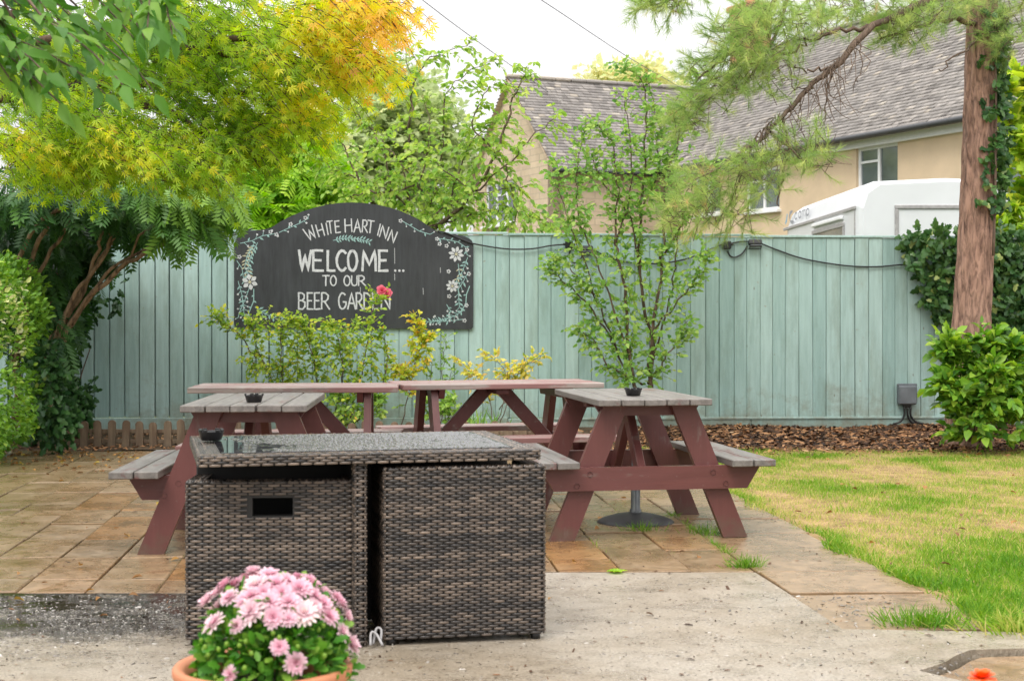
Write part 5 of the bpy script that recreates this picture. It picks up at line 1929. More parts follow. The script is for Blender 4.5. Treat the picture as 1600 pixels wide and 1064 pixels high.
house = thing('stone_house', 'long buff house with a steep grey stone tile roof behind the fence', 'house')
HD = 7.0
T0, T1 = -13.0, 8.0
win_holes = [(3.65, 5.0, 3.45, 4.4), (6.05, 7.2, 3.5, 4.42), (-0.35, 0.95, 3.5, 4.5), (-4.5, -3.1, 3.45, 4.45), (1.0, 2.4, 0.9, 2.2), (5.0, 6.4, 0.9, 2.2)]
wallf(H0, HU, T0, T1, -0.1, EAVE, M['render_wall'], 'wall', house, .3, HN, win_holes)
for h in win_holes:
    window(house, H0, HU, h[0], h[1], h[2], h[3], HN, 1)
wallf(H0 + HN * HD, HU, T0, T1, -0.1, EAVE, M['render_wall'], 'wall', house, .3, -HN)
e0 = H0 - HN * 0.28
rz_ = H0 + HN * (HD / 2)
roof_plane(Z(e0 + HU * (T0 - .2), EAVE - .2), Z(e0 + HU * (T1 + 2.5), EAVE - .2), Z(rz_ + HU * (T1 + 2.5), RIDGE), Z(rz_ + HU * (T0 - .2), RIDGE), house, 5)
e1 = H0 + HN * (HD + .28)
roof_plane(Z(e1 + HU * (T1 + .2), EAVE - .2), Z(e1 + HU * (T0 - .2), EAVE - .2), Z(rz_ + HU * (T0 - .2), RIDGE), Z(rz_ + HU * (T1 + .2), RIDGE), house, 6)
for t in (T0, T1 + .0):
    o = H0 + HU * t
    m_ = MB()
    m_.add([Z(o, -.1), Z(o + HN * HD, -.1), Z(o + HN * HD, EAVE), Z(rz_ + HU * t, RIDGE - .1), Z(o, EAVE)], [(0, 1, 2, 3, 4)])
    m_.build('gable_wall', M['render_wall'], house)
m_ = MB()
for k in range(int((T1 + 1 - T0) / .45)):
    p = rz_ + HU * (T0 + k * .45 + .22)
    m_.box((.44, .26, .1), Matrix.Translation((p.x, p.y, RIDGE + .01)) @ Matrix.Rotation(math.atan2(HU.y, HU.x), 4, 'Z'), .03, a=random.uniform(.3, .7))
m_.build('ridge_tiles', M['roof_tiles'], house)['kind'] = 'stuff'
m_ = MB()
ga, gb = e0 + HU * T0 - HN * .05, e0 + HU * (T1 - .1) - HN * .05
m_.tube([Z(ga, EAVE - .22), Z(gb, EAVE - .26)], .065, 8)
m_.build('gutter', M['gutter'], house)
fa_ = MB()
ga, gb = H0 + HU * T0 - HN * .1, H0 + HU * T1 - HN * .1
fa_.add([Z(ga, EAVE - .42), Z(gb, EAVE - .42), Z(gb, EAVE - .14), Z(ga, EAVE - .14), Z(ga + HN * .09, EAVE - .42), Z(gb + HN * .09, EAVE - .42), Z(gb + HN * .09, EAVE - .14), Z(ga + HN * .09, EAVE - .14)], [(0, 3, 2, 1), (4, 5, 6, 7), (0, 1, 5, 4), (2, 3, 7, 6)])
fa_.build('fascia', M['white_trim'], house)
# chimney and aerial at the far end of the ridge
cp = rz_ + HU * 10.2
ch_ = MB()
ch_.box((.95, .7, 1.6), Matrix.Translation((cp.x, cp.y, RIDGE + .35)) @ Matrix.Rotation(math.atan2(HU.y, HU.x), 4, 'Z'), .02)
ch_.box((1.1, .85, .16), Matrix.Translation((cp.x, cp.y, RIDGE + 1.2)) @ Matrix.Rotation(math.atan2(HU.y, HU.x), 4, 'Z'), .03)
ch_ = ch_.build('chimney', M['brick'], house)
MB().lathe([(.16, 0), (.13, .42), (.15, .45), (.12, .45), (.1, .1)], 16, Matrix.Translation((cp.x, cp.y, RIDGE + 1.28))).build('chimney_pot', M['brick'], ch_)
MB().tube([(cp.x + .2, cp.y, RIDGE + 1.2), (cp.x + .2, cp.y, RIDGE + 3.2)], .03, 6).build('aerial_pole', M['van_grey'], ch_)

# the wing that ends in a gable, joined to the long range
C0 = Vector((0.99, 37.0, 0))
wing = thing('house_wing', 'stone gabled house wing with a white casement window, behind the plum branches', 'house')
WD, WL = 5.0, 5.6
W_R = 7.25
wallf(C0, HN, 0, WL, -.1, EAVE, M['stone_wall'], 'wall', wing, .3, HU)
gw = (2.2, 4.2, 3.5, 4.62)
wallf(C0, HU, 0, WD, -.1, EAVE, M['stone_wall'], 'wall', wing, .3, HN, [gw, (1.2, 2.4, .9, 2.1)])
window(wing, C0, HU, *gw, HN, 2)
window(wing, C0, HU, 1.2, 2.4, .9, 2.1, HN, 1)
gm = MB()
gm.add([Z(C0 + HN * .02, EAVE), Z(C0 + HU * WD + HN * .02, EAVE), Z(C0 + HU * (WD / 2) + HN * .02, W_R - .08), Z(C0 + HN * .3, EAVE), Z(C0 + HU * WD + HN * .3, EAVE), Z(C0 + HU * (WD / 2) + HN * .3, W_R - .08)], [(0, 2, 1), (3, 4, 5), (0, 1, 4, 3), (1, 2, 5, 4), (2, 0, 3, 5)])
gm.build('gable_wall', M['stone_wall'], wing)
ew = C0 - HU * .25 - HN * .12
rw = C0 + HU * (WD / 2) - HN * .12
fw = C0 + HU * (WD + .25) - HN * .12
roof_plane(Z(ew, EAVE - .22), Z(ew + HN * (WL + 1.0), EAVE - .22), Z(rw + HN * (WL + 2.8), W_R), Z(rw, W_R), wing, 7)
roof_plane(Z(fw + HN * (WL + 1.0), EAVE - .22), Z(fw, EAVE - .22), Z(rw, W_R), Z(rw + HN * (WL + 2.8), W_R), wing, 8)
m_ = MB()
m_.tube([Z(ew - HU * .06, EAVE - .26), Z(ew + HN * (WL - .3) - HU * .06, EAVE - .28)], .065, 8)
m_.build('gutter', M['gutter'], wing)
m_ = MB()
for k in range(18):
    p = rw + HN * (k * .45 + .22)
    m_.box((.44, .26, .1), Matrix.Translation((p.x, p.y, W_R + .01)) @ Matrix.Rotation(math.atan2(HN.y, HN.x), 4, 'Z'), .03, a=random.uniform(.5, .95))
m_.build('ridge_tiles', M['roof_tiles'], wing)['kind'] = 'stuff'

# camper van parked behind the fence, seen along its side
VX, VY0, VY1, VW = 4.22, 18.75, 23.9, 2.2
van = thing('camper_van', 'white camper van with a rounded roof edge and blue logo standing behind the fence', 'camper van', (VX, VY0, 0))
prof = [(0, .5), (VW, .5), (VW, 2.55), (VW - .07, 2.72), (VW - .22, 2.82), (VW / 2, 2.86), (.22, 2.82), (.07, 2.72), (.0, 2.52)]
vl = VY1 - VY0
vb = MB()
np_ = len(prof)
rings = []
for (y, ins) in ((0, .07), (.04, .02), (.12, 0), (vl - .5, 0), (vl - .2, .03), (vl, .16)):
    rings.append([(ins + x * (VW - 2 * ins) / VW, y, .5 + (z - .5) * (1 - ins * .30)) for x, z in prof])
vs = [p for r_ in rings for p in r_]
fs = [tuple(range(np_)), tuple(range((len(rings) - 1) * np_ + np_ - 1, (len(rings) - 1) * np_ - 1, -1))]
for i in range(len(rings) - 1):
    fs += [(i * np_ + k, (i + 1) * np_ + k, (i + 1) * np_ + (k + 1) % np_, i * np_ + (k + 1) % np_) for k in range(np_)]
vb.add(vs, fs)
vb.build('body', M['van_white'], van)
MB().box((.03, vl - .2, .045), None, .006).build('trim_strip', M['van_grey'], van, loc=(-.004, vl / 2, 2.50))
MB().box((.02, .03, 2.0), None, .004).build('corner_trim', M['van_grey'], van, loc=(-.002, .14, 1.5))
wf = MB()
for (y, z, sy, sz) in ((1.75, 2.33, 2.05, .06), (1.75, 1.62, 2.05, .06), (.755, 1.975, .06, .65), (2.745, 1.975, .06, .65)):
    wf.box((.035, sy, sz), Matrix.Translation((-.006, y, z)), .008)
wf = wf.build('window', M['van_grey'], van)
MB().box((.016, 1.94, .66), None, .004).build('pane', M['window_glass'], wf, loc=(-.003, 1.75, 1.975))
MB().box((.05, 1.9, .05), None, .01).build('awning_rail', M['white_trim'], van, loc=(-.02, 1.75, 2.42))
tyre = MB().lathe([(.2, -.1), (.31, -.1), (.34, -.06), (.34, .06), (.31, .1), (.2, .1)], 24, Matrix.Rotation(R(90), 4, 'Y')).mesh('wheel', M['black_plastic'])
for y in (1.3, 4.1):
    for x in (.14, VW - .14):
        w_ = place('wheel', tyre, van, (x, y, .34))
        MB().lathe([(.0001, -.04), (.2, -.04), (.2, .04), (.0001, .04)], 20, Matrix.Rotation(R(90), 4, 'Y')).build('hub', M['van_grey'], w_)
rwf = MB()
for (x, z, sx_, sz_) in ((1.1, 2.50, 1.3, .05), (1.1, 1.85, 1.3, .05), (.475, 2.175, .05, .6), (1.725, 2.175, .05, .6)):
    rwf.box((sx_, .04, sz_), Matrix.Translation((x, .0, z)), .008)
rwf = rwf.build('window', M['van_grey'], van)
MB().box((1.2, .02, .6), None, .004).build('pane', M['window_glass'], rwf, loc=(1.1, .012, 2.175))
MB().box((1.8, .02, .02), None, .004).build('panel_seam', M['van_grey'], van, loc=(1.1, .045, 2.60))
def vside(y, z):
    return (-.006, y, z)
# swoosh and lettering run along the side; seen from here they read left to right towards the camera
for pts_, mt in (([(4.95, 2.58), (4.85, 2.63), (4.78, 2.72)], 'logo_blue'), ([(4.35, 2.74), (4.55, 2.72), (4.62, 2.65), (4.50, 2.58), (4.25, 2.58)], 'logo_grey')):
    m_ = MB()
    vs = []
    for i, (y, z) in enumerate(pts_):
        w_ = .055 if 0 < i < len(pts_) - 1 else .03
        vs += [vside(y, z + w_ / 2), vside(y - .05, z - w_ / 2)]
    m_.add(vs, [(2 * i, 2 * i + 1, 2 * i + 3, 2 * i + 2) for i in range(len(pts_) - 1)])
    m_.build('logo', M[mt], van)
x = 4.15
for chh in 'camp':
    m_ = MB()
    for st in STROKES[chh]:
        vs = []
        for i, (a_, b_) in enumerate(st):
            d_ = (st[min(i + 1, len(st) - 1)][0] - st[max(i - 1, 0)][0], st[min(i + 1, len(st) - 1)][1] - st[max(i - 1, 0)][1])
            l_ = math.hypot(*d_) or 1
            nx, nz = -d_[1] / l_ * .014, d_[0] / l_ * .014
            vs += [vside(x - a_ * .26 - nx, 2.60 + b_ * .15 + nz), vside(x - a_ * .26 + nx, 2.60 + b_ * .15 - nz)]
        m_.add(vs, [(2 * i, 2 * i + 1, 2 * i + 3, 2 * i + 2) for i in range(len(st) - 1)])
    m_.build('letter', M['logo_grey'], van)
    x -= .30

# two overhead wires coming down towards the house
for pts_, lb in (([at(560, -95, 20), at(662, 2, 24), at(800, 104, 34), at(868, 152, 40.5)], 'thin overhead wire crossing the sky above the chalkboard'), ([at(700, -88, 20), at(845, 0, 24), at(985, 92, 34), at(1090, 152, 44)], 'thin overhead wire crossing the sky above the young apple tree')):
    m_ = MB()
    limb(m_, pts_, .007, .010, 5)
    tag(m_.build('overhead_wire', M['wire']), lb, 'wire', 'overhead wires')

# ================================================================== TREES AND PLANTS
def plant(name, label, catg, base=(0, 0, 0), group=None):
    return tag(empty(name, (0, 0, 0)), label, catg, group)


def outward(P, C, k=1.0, g=(0, 0, 0), j=.5):
    return unit(P - C) * k + np.array(g) + RNG.normal(size=P.shape) * j


# --- Japanese maple reaching in from the left
mp = plant('japanese_maple', 'large maple with green, yellow and orange leaves overhanging from the left', 'tree')
bl = [(60, 190, 130, 50, 8.0, .55, 130), (170, 215, 140, 48, 8.0, .5, 150), (265, 255, 75, 28, 7.8, .4, 50), (90, 250, 90, 26, 8.1, .4, 60), (40, 80, 150, 90, 9.0, .5, 190), (30, 250, 70, 40, 8.8, .4, 60), (230, 60, 130, 70, 9.0, .5, 110),
      (120, 110, 170, 80, 8.6, .8, 120), (300, 130, 150, 75, 8.3, .7, 135), (280, 30, 190, 55, 8.0, .6, 140), (420, 165, 80, 55, 8.2, .5, 90),
      (440, 85, 110, 60, 7.8, .5, 130), (500, 20, 100, 40, 7.5, .5, 100), (520, 95, 66, 30, 7.6, .4, 42), (560, 0, 62, 20, 7.3, .3, 36), (400, -60, 220, 50, 7.6, .7, 24),
      (100, -20, 160, 60, 8.2, .6, 40), (360, 225, 60, 26, 8.2, .4, 40), (330, 190, 90, 40, 8.3, .4, 60)]
P0, C = blob_points(bl)


def maple_v(px, py, n):
    v = 0.17 + 0.55 * np.clip((px - 330) / 260, 0, 1) * np.clip(1.25 - py / 210, 0, 1)
    v += 0.20 * np.exp(-((py - 235) / 42) ** 2) * np.clip((360 - px) / 160, 0, 1)
    v += 0.12 * np.exp(-((px - 470) / 80) ** 2 - ((py - 165) / 35) ** 2)
    v += 0.10 * np.sin(px * .05) * np.cos(py * .06)
    return v + RNG.normal(size=n) * .13


tw = MB()
L1 = sprays(P0, np.stack([np.full(len(P0), .85), RNG.normal(size=len(P0)) * .7, RNG.normal(size=len(P0)) * .25], -1), .24, 9, .072, maple_v, up=.30, side=.8, droop=.55, twigs=tw, twig_r=.0022)
L1[2][:, 1] -= .75
leaves(mp, tm_maple(), L1, M['maple'], 300)
br = MB()
base = Vector((-3.75, 8.9, 0))
limb(br, [base, Vector((-3.7, 8.8, .8)), Vector((-3.4, 8.6, 1.7)), Vector((-3.1, 8.5, 2.3))], .13, .08, 9)
for pts_ in ([(-130, 250, 8.6), (60, 215, 8.4), (190, 220, 8.1), (290, 262, 7.9)], [(-130, 200, 8.6), (120, 130, 8.6), (330, 140, 8.3), (470, 150, 8.0)], [(-130, 150, 8.6), (150, 50, 8.3), (400, 60, 7.9), (560, 20, 7.4)], [(-130, 120, 8.6), (50, 10, 8.4), (300, -40, 7.8), (540, -40, 7.5)], [(120, 130, 8.6), (280, 190, 8.4), (370, 225, 8.2)], [(250, 75, 8.2), (430, 90, 7.9), (540, 95, 7.6)]):
    limb(br, pts_, .035, .006, 6, .015)
limb(br, [Vector((-3.1, 8.5, 2.3)), at(-130, 200, 8.6), at(-130, 120, 8.6)], .075, .05, 7)
br.build('trunk', M['bark_maple'], mp)
tw.build('twigs', M['bark_maple'], mp)['kind'] = 'stuff'

# --- cherry branches with long leaves in the top left corner, nearer the camera
ch2 = plant('cherry_tree', 'drooping cherry branches with long glossy green leaves in the top left corner', 'tree')
tw = MB()
st, dr = [], []
for (x, y, dx, dy) in ((-20, -30, 120, 90), (30, -40, 150, 120), (90, -50, 140, 110), (-30, 40, 100, 70), (150, -60, 90, 130), (-10, 90, 90, 45), (60, 20, 130, 90), (120, 10, 100, 100), (-30, 0, 140, 150), (20, 60, 120, 60), (200, -40, 60, 120), (250, -30, 25, 110), (-10, 20, 60, 110), (100, 40, 90, 50)):
    Y = random.uniform(4.7, 5.5)
    a_, b_ = np.array(at(x, y, Y)), np.array(at(x + dx, y + dy, Y - .15))
    st.append(a_)
    dr.append(b_ - a_)
st, dr = np.array(st), np.array(dr)
ln = np.linalg.norm(dr, axis=1)
st2 = np.concatenate([st, st + RNG.normal(size=st.shape) * np.array([.07, .1, .06])])
L1 = sprays(st2, np.concatenate([dr, dr + RNG.normal(size=dr.shape) * .06]) + np.array([0, 0, .05]), np.concatenate([ln, ln * .9]), 14, .092, vn(.45, .22), up=.7, side=.7, droop=.22, twigs=tw, twig_r=.003, jit=.3)
leaves(ch2, tm_ovate(.20, .05, .16), L1, M['cherry'], 300)
limb(tw, [Vector((-2.9, 5.6, 0)), Vector((-2.8, 5.5, 1.4)), Vector((-2.2, 5.3, 2.35)), Vector((-1.5, 5.1, 2.6)), Vector((-1.0, 5.1, 2.45))], .09, .02, 8)
for p in st2:
    limb(tw, [Vector((-2.0, 5.2, 2.42)), (Vector((-2.0, 5.2, 2.42)) + Vector(p)) / 2 + Vector((0, 0, .12)), Vector(p)], .008, .004, 5)
tw.build('trunk', M['bark_grey'], ch2)

# --- sumac: many brown stems leaning right, ferny leaves
su = plant('sumac', 'many-stemmed shrub with brown leaning trunks and ferny leaves at the left fence end', 'shrub')
br = MB()
for pts_, r0, r1 in (([(70, 560, 13.4), (100, 520, 13.4), (150, 455, 13.3), (200, 410, 13.2), (260, 380, 13.2), (330, 365, 13.1)], .055, .022), ([(78, 555, 13.5), (92, 515, 13.4), (130, 455, 13.3), (150, 400, 13.2), (158, 360, 13.1)], .05, .02), ([(70, 560, 13.5), (95, 500, 13.4), (135, 440, 13.3), (175, 375, 13.2), (195, 330, 13.1)], .045, .018),
                     ([(20, 560, 13.2), (50, 400, 13.0), (90, 330, 12.8), (150, 290, 12.7)], .05, .02), ([(0, 480, 13.0), (40, 380, 12.9), (95, 325, 12.7), (165, 280, 12.6)], .045, .018), ([(30, 560, 13.3), (60, 430, 13.1), (100, 360, 13.0), (130, 300, 12.9)], .04, .018), ([(95, 545, 13.35), (125, 480, 13.3), (165, 430, 13.25), (215, 395, 13.2), (290, 372, 13.1)], .04, .015), ([(85, 545, 13.3), (110, 470, 13.25), (145, 425, 13.2), (170, 380, 13.15), (178, 350, 13.1)], .04, .015), ([(200, 410, 13.2), (230, 360, 13.1), (300, 335, 13.0)], .022, .012), ([(70, 700, 13.6), (75, 620, 13.5), (74, 555, 13.45)], .07, .055), ([(20, 720, 13.4), (25, 640, 13.3), (25, 550, 13.2)], .06, .05)):
    limb(br, pts_, r0 * .48, r1 * .7, 8, .012)
br.build('trunk', M['bark_brown'], su)
bl = [(80, 300, 130, 40, 13.2, .6, 130), (40, 380, 70, 60, 13.6, .5, 90), (230, 300, 90, 28, 13.0, .5, 90), (290, 335, 45, 22, 12.9, .4, 30), (320, 300, 60, 26, 13.0, .5, 45), (80, 430, 40, 90, 14.2, .12, 120), (50, 480, 60, 60, 14.0, .2, 80), (190, 335, 80, 26, 13.9, .3, 80), (95, 385, 70, 40, 14.2, .12, 110), (80, 500, 12, 40, 13.2, .1, 8)]
P0, C = blob_points(bl)


def sumac_v(px, py, n):
    return .18 + .45 * np.clip((px - 190) / 120, 0, 1) + .25 * np.clip((330 - py) / 60, 0, 1) * np.clip((px - 100) / 100, 0, 1) + RNG.normal(size=n) * .13


tw = MB()
L1 = sprays(P0, outward(P0, C, .7, (.35, -.5, .0), .4), np.full(len(P0), .10), 2, .26, sumac_v, up=.9, side=.7, droop=.6, twigs=tw, twig_r=.004)
leaves(su, tm_pinnate(7), L1, M['sumac'], 240)
tw.build('twigs', M['bark_brown'], su)['kind'] = 'stuff'

# --- clipped variegated hedge at the far left
hg = plant('hedge', 'clipped bright green euonymus hedge with some cream leaves at the left edge', 'hedge')
hc, hr = np.array([-4.80, 12.5, .80]), np.array([.84, .62, .92])
n = 16000
d = unit(RNG.normal(size=(n, 3)))
sq = np.sign(d) * np.abs(d) ** .62
sq = sq / np.max(np.abs(sq), axis=1, keepdims=True) * (np.linalg.norm(d, axis=1, keepdims=True) * .55 + .45 * np.max(np.abs(sq), axis=1, keepdims=True))
lump = 1 + .07 * np.sin(sq[:, 0] * 5 + sq[:, 2] * 7) + .05 * np.sin(sq[:, 2] * 13 + sq[:, 1] * 6)
P = hc + sq * hr * lump[:, None] * RNG.uniform(.9, 1.03, n)[:, None]
P[:, 0] -= np.clip(.55 - P[:, 2], 0, 1) * .35
ok = P[:, 2] > .02
P, d = P[ok], d[ok]
n = len(P)
pxh = CX + P[:, 0] / P[:, 1] * FPX
pyh = HOR - (P[:, 2] - CAM_H) / P[:, 1] * FPX
vv = .42 + .22 * np.sin(P[:, 2] * 9 + P[:, 1] * 5) * np.sin(P[:, 0] * 11) + RNG.normal(size=n) * .16
vv = np.where((pxh < 38) & (pyh > 440) & (pyh < 575) & (RNG.uniform(size=n) < .28), RNG.uniform(.86, 1, n), np.minimum(vv, .88))
leaves(hg, tm_ovate(.27, .08, .1), (P, d + RNG.normal(size=(n, 3)) * .6 + np.array([0, 0, .25]), d + np.array([0, 0, .7]) + RNG.normal(size=(n, 3)) * .4, RNG.uniform(.04, .065, n), np.clip(vv, 0, 1)), M['hedge'], 300)
br = MB()
for k in range(14):
    x, y = hc[0] + random.uniform(-.5, .5), hc[1] + random.uniform(-.6, .6)
    br.tube([(x, y, 0), (x + random.uniform(-.1, .1), y, .5), (x + random.uniform(-.3, .3), y + random.uniform(-.3, .3), 1.3)], [.02, .015, .008], 5)
br.build('stems', M['bark_brown'], hg)

# --- ivy at the left end of the fence
iv = plant('ivy', 'dark ivy creeping over the fence foot beside the hedge', 'ivy', group=None)
bl = [(72, 600, 26, 70, 13.0, .15, 130), (85, 655, 34, 40, 13.1, .15, 90), (85, 590, 34, 60, 14.3, .2, 200), (100, 640, 32, 46, 14.2, .2, 170), (125, 650, 14, 34, 14.35, .1, 55), (60, 660, 36, 32, 13.9, .2, 100), (128, 610, 9, 14, 14.5, .05, 14), (75, 550, 30, 30, 14.2, .2, 70), (185, 465, 6, 26, 14.6, .03, 8), (130, 470, 20, 40, 14.4, .1, 60), (110, 520, 16, 40, 14.4, .1, 60)]
P0, C = blob_points(bl)
L1 = sprays(P0, outward(P0, C, .4, (.1, -.3, -.3), .5), .10, 4, .06, vn(.35, .22), up=.3, side=.8, droop=.2)
L1[2][:, 1] -= .8
leaves(iv, tm_ivy(), L1, M['ivy'], 240)
br = MB()
for x in (70, 90, 110, 126):
    limb(br, [(x, 690, 14.5), (x + random.uniform(-8, 8), 620, 14.5), (x + random.uniform(-6, 20), 540, 14.5)], .012, .005, 5)
br.build('stems', M['bark_grey'], iv)

# --- bright green ash seedlings behind the fence
ash = plant('ash_shrub', 'bright lime green leafy shrub rising behind the fence left of the chalkboard arch', 'shrub')
bl = [(380, 300, 70, 55, 17.2, .7, 150), (450, 280, 60, 55, 17.4, .7, 130), (500, 300, 45, 45, 17.6, .6, 80), (400, 345, 80, 30, 16.8, .5, 80), (330, 330, 40, 35, 17.0, .5, 50), (430, 240, 40, 35, 17.6, .5, 60), (490, 260, 30, 20, 17.8, .5, 25)]
P0, C = blob_points(bl)
tw = MB()
L1 = sprays(P0, outward(P0, C, .8, (0, -.3, .35), .4), .22, 3, .30, vn(.5, .2), up=.9, side=.8, droop=.3, twigs=tw, twig_r=.004)
leaves(ash, tm_pinnate(5, .075, .34), L1, M['bright'], 150)
for x, y in ((380, 300), (450, 280), (500, 300), (330, 330)):
    limb(tw, [(430, 700, 17.4), (430, 480, 17.4), (x, y + 30, 17.3), (x, y - 30, 17.3)], .03, .008, 6)
tw.build('stems', M['bark_grey'], ash)

# --- plum: arching branches over the fence between sign and gable
pl = plant('plum_tree', 'loose plum tree with arching leafy branches behind the fence above the chalkboard', 'tree')
br, tw = MB(), MB()
main = [[(700, 640, 16.4), (660, 450, 16.4), (650, 370, 16.2), (690, 350, 16.0), (740, 300, 15.9), (775, 240, 15.9), (795, 180, 15.9), (810, 130, 15.9), (828, 105, 15.9)],
        [(650, 372, 16.2), (640, 330, 16.2), (610, 300, 16.2), (560, 280, 16.2), (520, 262, 16.2), (480, 238, 16.3)],
        [(655, 365, 16.2), (680, 300, 16.3), (690, 230, 16.3), (700, 150, 16.3), (735, 110, 16.3), (770, 95, 16.3)],
        [(640, 330, 16.2), (635, 270, 16.3), (640, 200, 16.4), (640, 130, 16.5), (632, 75, 16.5)],
        [(640, 200, 16.4), (650, 120, 16.4), (680, 88, 16.4), (735, 70, 16.4)],
        [(690, 350, 16.0), (740, 335, 15.9), (800, 330, 15.8), (850, 345, 15.7), (890, 360, 15.6)],
        [(740, 300, 15.9), (790, 260, 15.8), (830, 215, 15.8), (870, 180, 15.8)],
        [(610, 300, 16.2), (600, 240, 16.3), (570, 190, 16.4), (540, 170, 16.4)],
        [(560, 280, 16.2), (530, 220, 16.4), (510, 190, 16.4)],
        [(690, 350, 16.0), (640, 355, 15.9), (600, 335, 15.9), (560, 330, 15.9)],
        [(775, 240, 15.9), (740, 200, 15.9), (755, 150, 15.9), (775, 130, 15.9)],
        [(700, 330, 16.0), (720, 260, 16.0), (740, 220, 16.0), (770, 190, 16.0)],
        [(620, 310, 16.1), (660, 270, 16.2), (670, 210, 16.2), (665, 160, 16.3)],
        [(600, 300, 16.1), (570, 300, 16.0), (530, 320, 16.0), (500, 330, 16.0)],
        [(790, 260, 15.8), (800, 300, 15.8), (810, 350, 15.7)], [(660, 300, 16.0), (620, 250, 16.0), (590, 215, 16.1)],
        [(740, 300, 15.9), (700, 270, 15.9), (660, 240, 15.9)], [(650, 372, 16.1), (700, 320, 15.9), (770, 300, 15.8), (820, 290, 15.8)]]
S0, SD = [], []
for i, pts_ in enumerate(main):
    pth = limb(br, pts_, .036 if i == 0 else .011, .003, 6, .012, 5)
    if i == 0:
        pth = pth[12:]
    for j in range(1, len(pth)):
        t = (pth[j] - pth[j - 1])
        for k in range(2 if j > 2 else 1):
            S0.append(pth[j] + Vector(RNG.normal(size=3) * .02))
            SD.append(t.normalized() * .6 + Vector((random.uniform(-.8, .8), random.uniform(-.8, .5), random.uniform(-.5, .5))))
S0, SD = np.array(S0), np.array(SD)
L1 = sprays(S0, SD, .20, 6, .074, vn(.6, .22), up=.6, side=.8, droop=.5, twigs=tw, twig_r=.0025)
bl = [(620, 310, 90, 45, 16.4, .5, 60), (560, 260, 60, 40, 16.5, .5, 26), (690, 310, 60, 40, 16.3, .5, 36), (750, 230, 60, 60, 16.1, .4, 46), (720, 330, 60, 26, 16.1, .4, 24), (820, 340, 60, 24, 15.9, .4, 26), (540, 320, 40, 30, 16.2, .4, 26)]
P0, C = blob_points(bl)
L2 = sprays(P0, outward(P0, C, .6, (0, -.2, 0), .5), .2, 6, .074, vn(.5, .22), up=.6, side=.8, droop=.5, twigs=tw, twig_r=.0025)
leaves(pl, tm_ovate(.29, .06, .12), cat(L1, L2), M['plum'], 300)
br.build('trunk', M['bark_grey'], pl)
tw.build('twigs', M['bark_grey'], pl)['kind'] = 'stuff'

# --- young apple tree in front of the fence
ap = plant('apple_tree', 'slender young apple tree with many upright stems in front of the fence', 'tree')
br, tw = MB(), MB()
stems = [[(1012, 665, 14.3), (1020, 560, 14.3), (1000, 430, 14.2), (1000, 330, 14.2), (1008, 220, 14.2), (1005, 130, 14.2), (968, 100, 14.2)],
         [(1004, 660, 14.2), (985, 560, 14.1), (975, 450, 14.0), (962, 380, 14.0), (965, 300, 14.0), (955, 220, 14.0), (925, 190, 14.0)],
         [(1008, 662, 14.2), (1020, 520, 14.1), (1035, 400, 14.1), (1040, 300, 14.1), (1060, 220, 14.1), (1085, 150, 14.1), (1095, 118, 14.1)],
         [(1000, 660, 14.3), (960, 540, 14.2), (930, 460, 14.1), (900, 380, 14.0), (880, 320, 14.0), (862, 262, 14.0)],
         [(985, 560, 14.1), (945, 440, 14.0), (910, 350, 14.0), (900, 270, 14.0), (915, 200, 14.0)],
         [(1020, 560, 14.3), (1050, 450, 14.2), (1060, 360, 14.2), (1055, 280, 14.2), (1030, 200, 14.2), (1012, 125, 14.2)],
         [(1020, 520, 14.1), (1060, 470, 14.0), (1090, 430, 13.9), (1105, 400, 13.9)],
         [(960, 540, 14.2), (920, 480, 14.1), (880, 440, 14.1), (862, 420, 14.1)],
         [(1000, 430, 14.2), (985, 340, 14.1), (940, 280, 14.1), (925, 240, 14.1)],
         [(1035, 400, 14.1), (1075, 340, 14.0), (1100, 300, 14.0), (1115, 260, 14.0)],
         [(1000, 330, 14.2), (1030, 270, 14.2), (1030, 210, 14.2), (1050, 170, 14.2)],
         [(1004, 600, 14.2), (950, 570, 14.0), (925, 530, 14.0), (905, 515, 14.0)], [(1012, 600, 14.2), (1040, 560, 14.0), (1062, 530, 14.0), (1075, 500, 14.0)],
         [(962, 380, 14.0), (985, 300, 14.0), (985, 220, 14.0), (975, 150, 14.0)], [(930, 460, 14.1), (900, 430, 14.0), (870, 400, 14.0)]]
S0, SD = [], []
for i, pts_ in enumerate(stems):
    pth = limb(br, pts_, .019 if i < 3 else .010, .0025, 6, .010, 6)
    for j in range(6 if i < 6 else 2, len(pth)):
        t = (pth[j] - pth[j - 1])
        for k in range(5):
            S0.append(pth[j] + Vector(RNG.normal(size=3) * .03))
            SD.append(t.normalized() * .7 + Vector((random.uniform(-.9, .9), random.uniform(-.9, .6), random.uniform(-.5, .5))))
S0, SD = np.array(S0), np.array(SD)
L1 = sprays(S0, SD, .12, 3, .054, vn(.52, .25), up=.4, side=.8, droop=.25, twigs=tw, twig_r=.0016)
bl = [(975, 560, 50, 40, 14.1, .3, 34), (985, 600, 40, 25, 14.1, .2, 18), (960, 480, 60, 50, 14.1, .3, 26), (1000, 400, 80, 60, 14.1, .3, 30), (960, 290, 100, 80, 14.1, .3, 70), (1050, 250, 50, 90, 14.1, .3, 40), (900, 310, 44, 60, 14.1, .3, 26), (1080, 400, 24, 40, 14.0, .2, 10)]
P0, C = blob_points(bl)
L2 = sprays(P0, outward(P0, C, .5, (0, -.2, .3), .6), .14, 5, .064, vn(.5, .23), up=.6, side=.8, droop=.25, twigs=tw, twig_r=.002)
LL = cat(L1, L2)
LL[2][:, 1] -= .35
leaves(ap, tm_ovate(.30, .07, .1), LL, M['apple'], 300)
br.build('trunk', M['bark_grey'], ap)
tw.build('twigs', M['bark_grey'], ap)['kind'] = 'stuff'


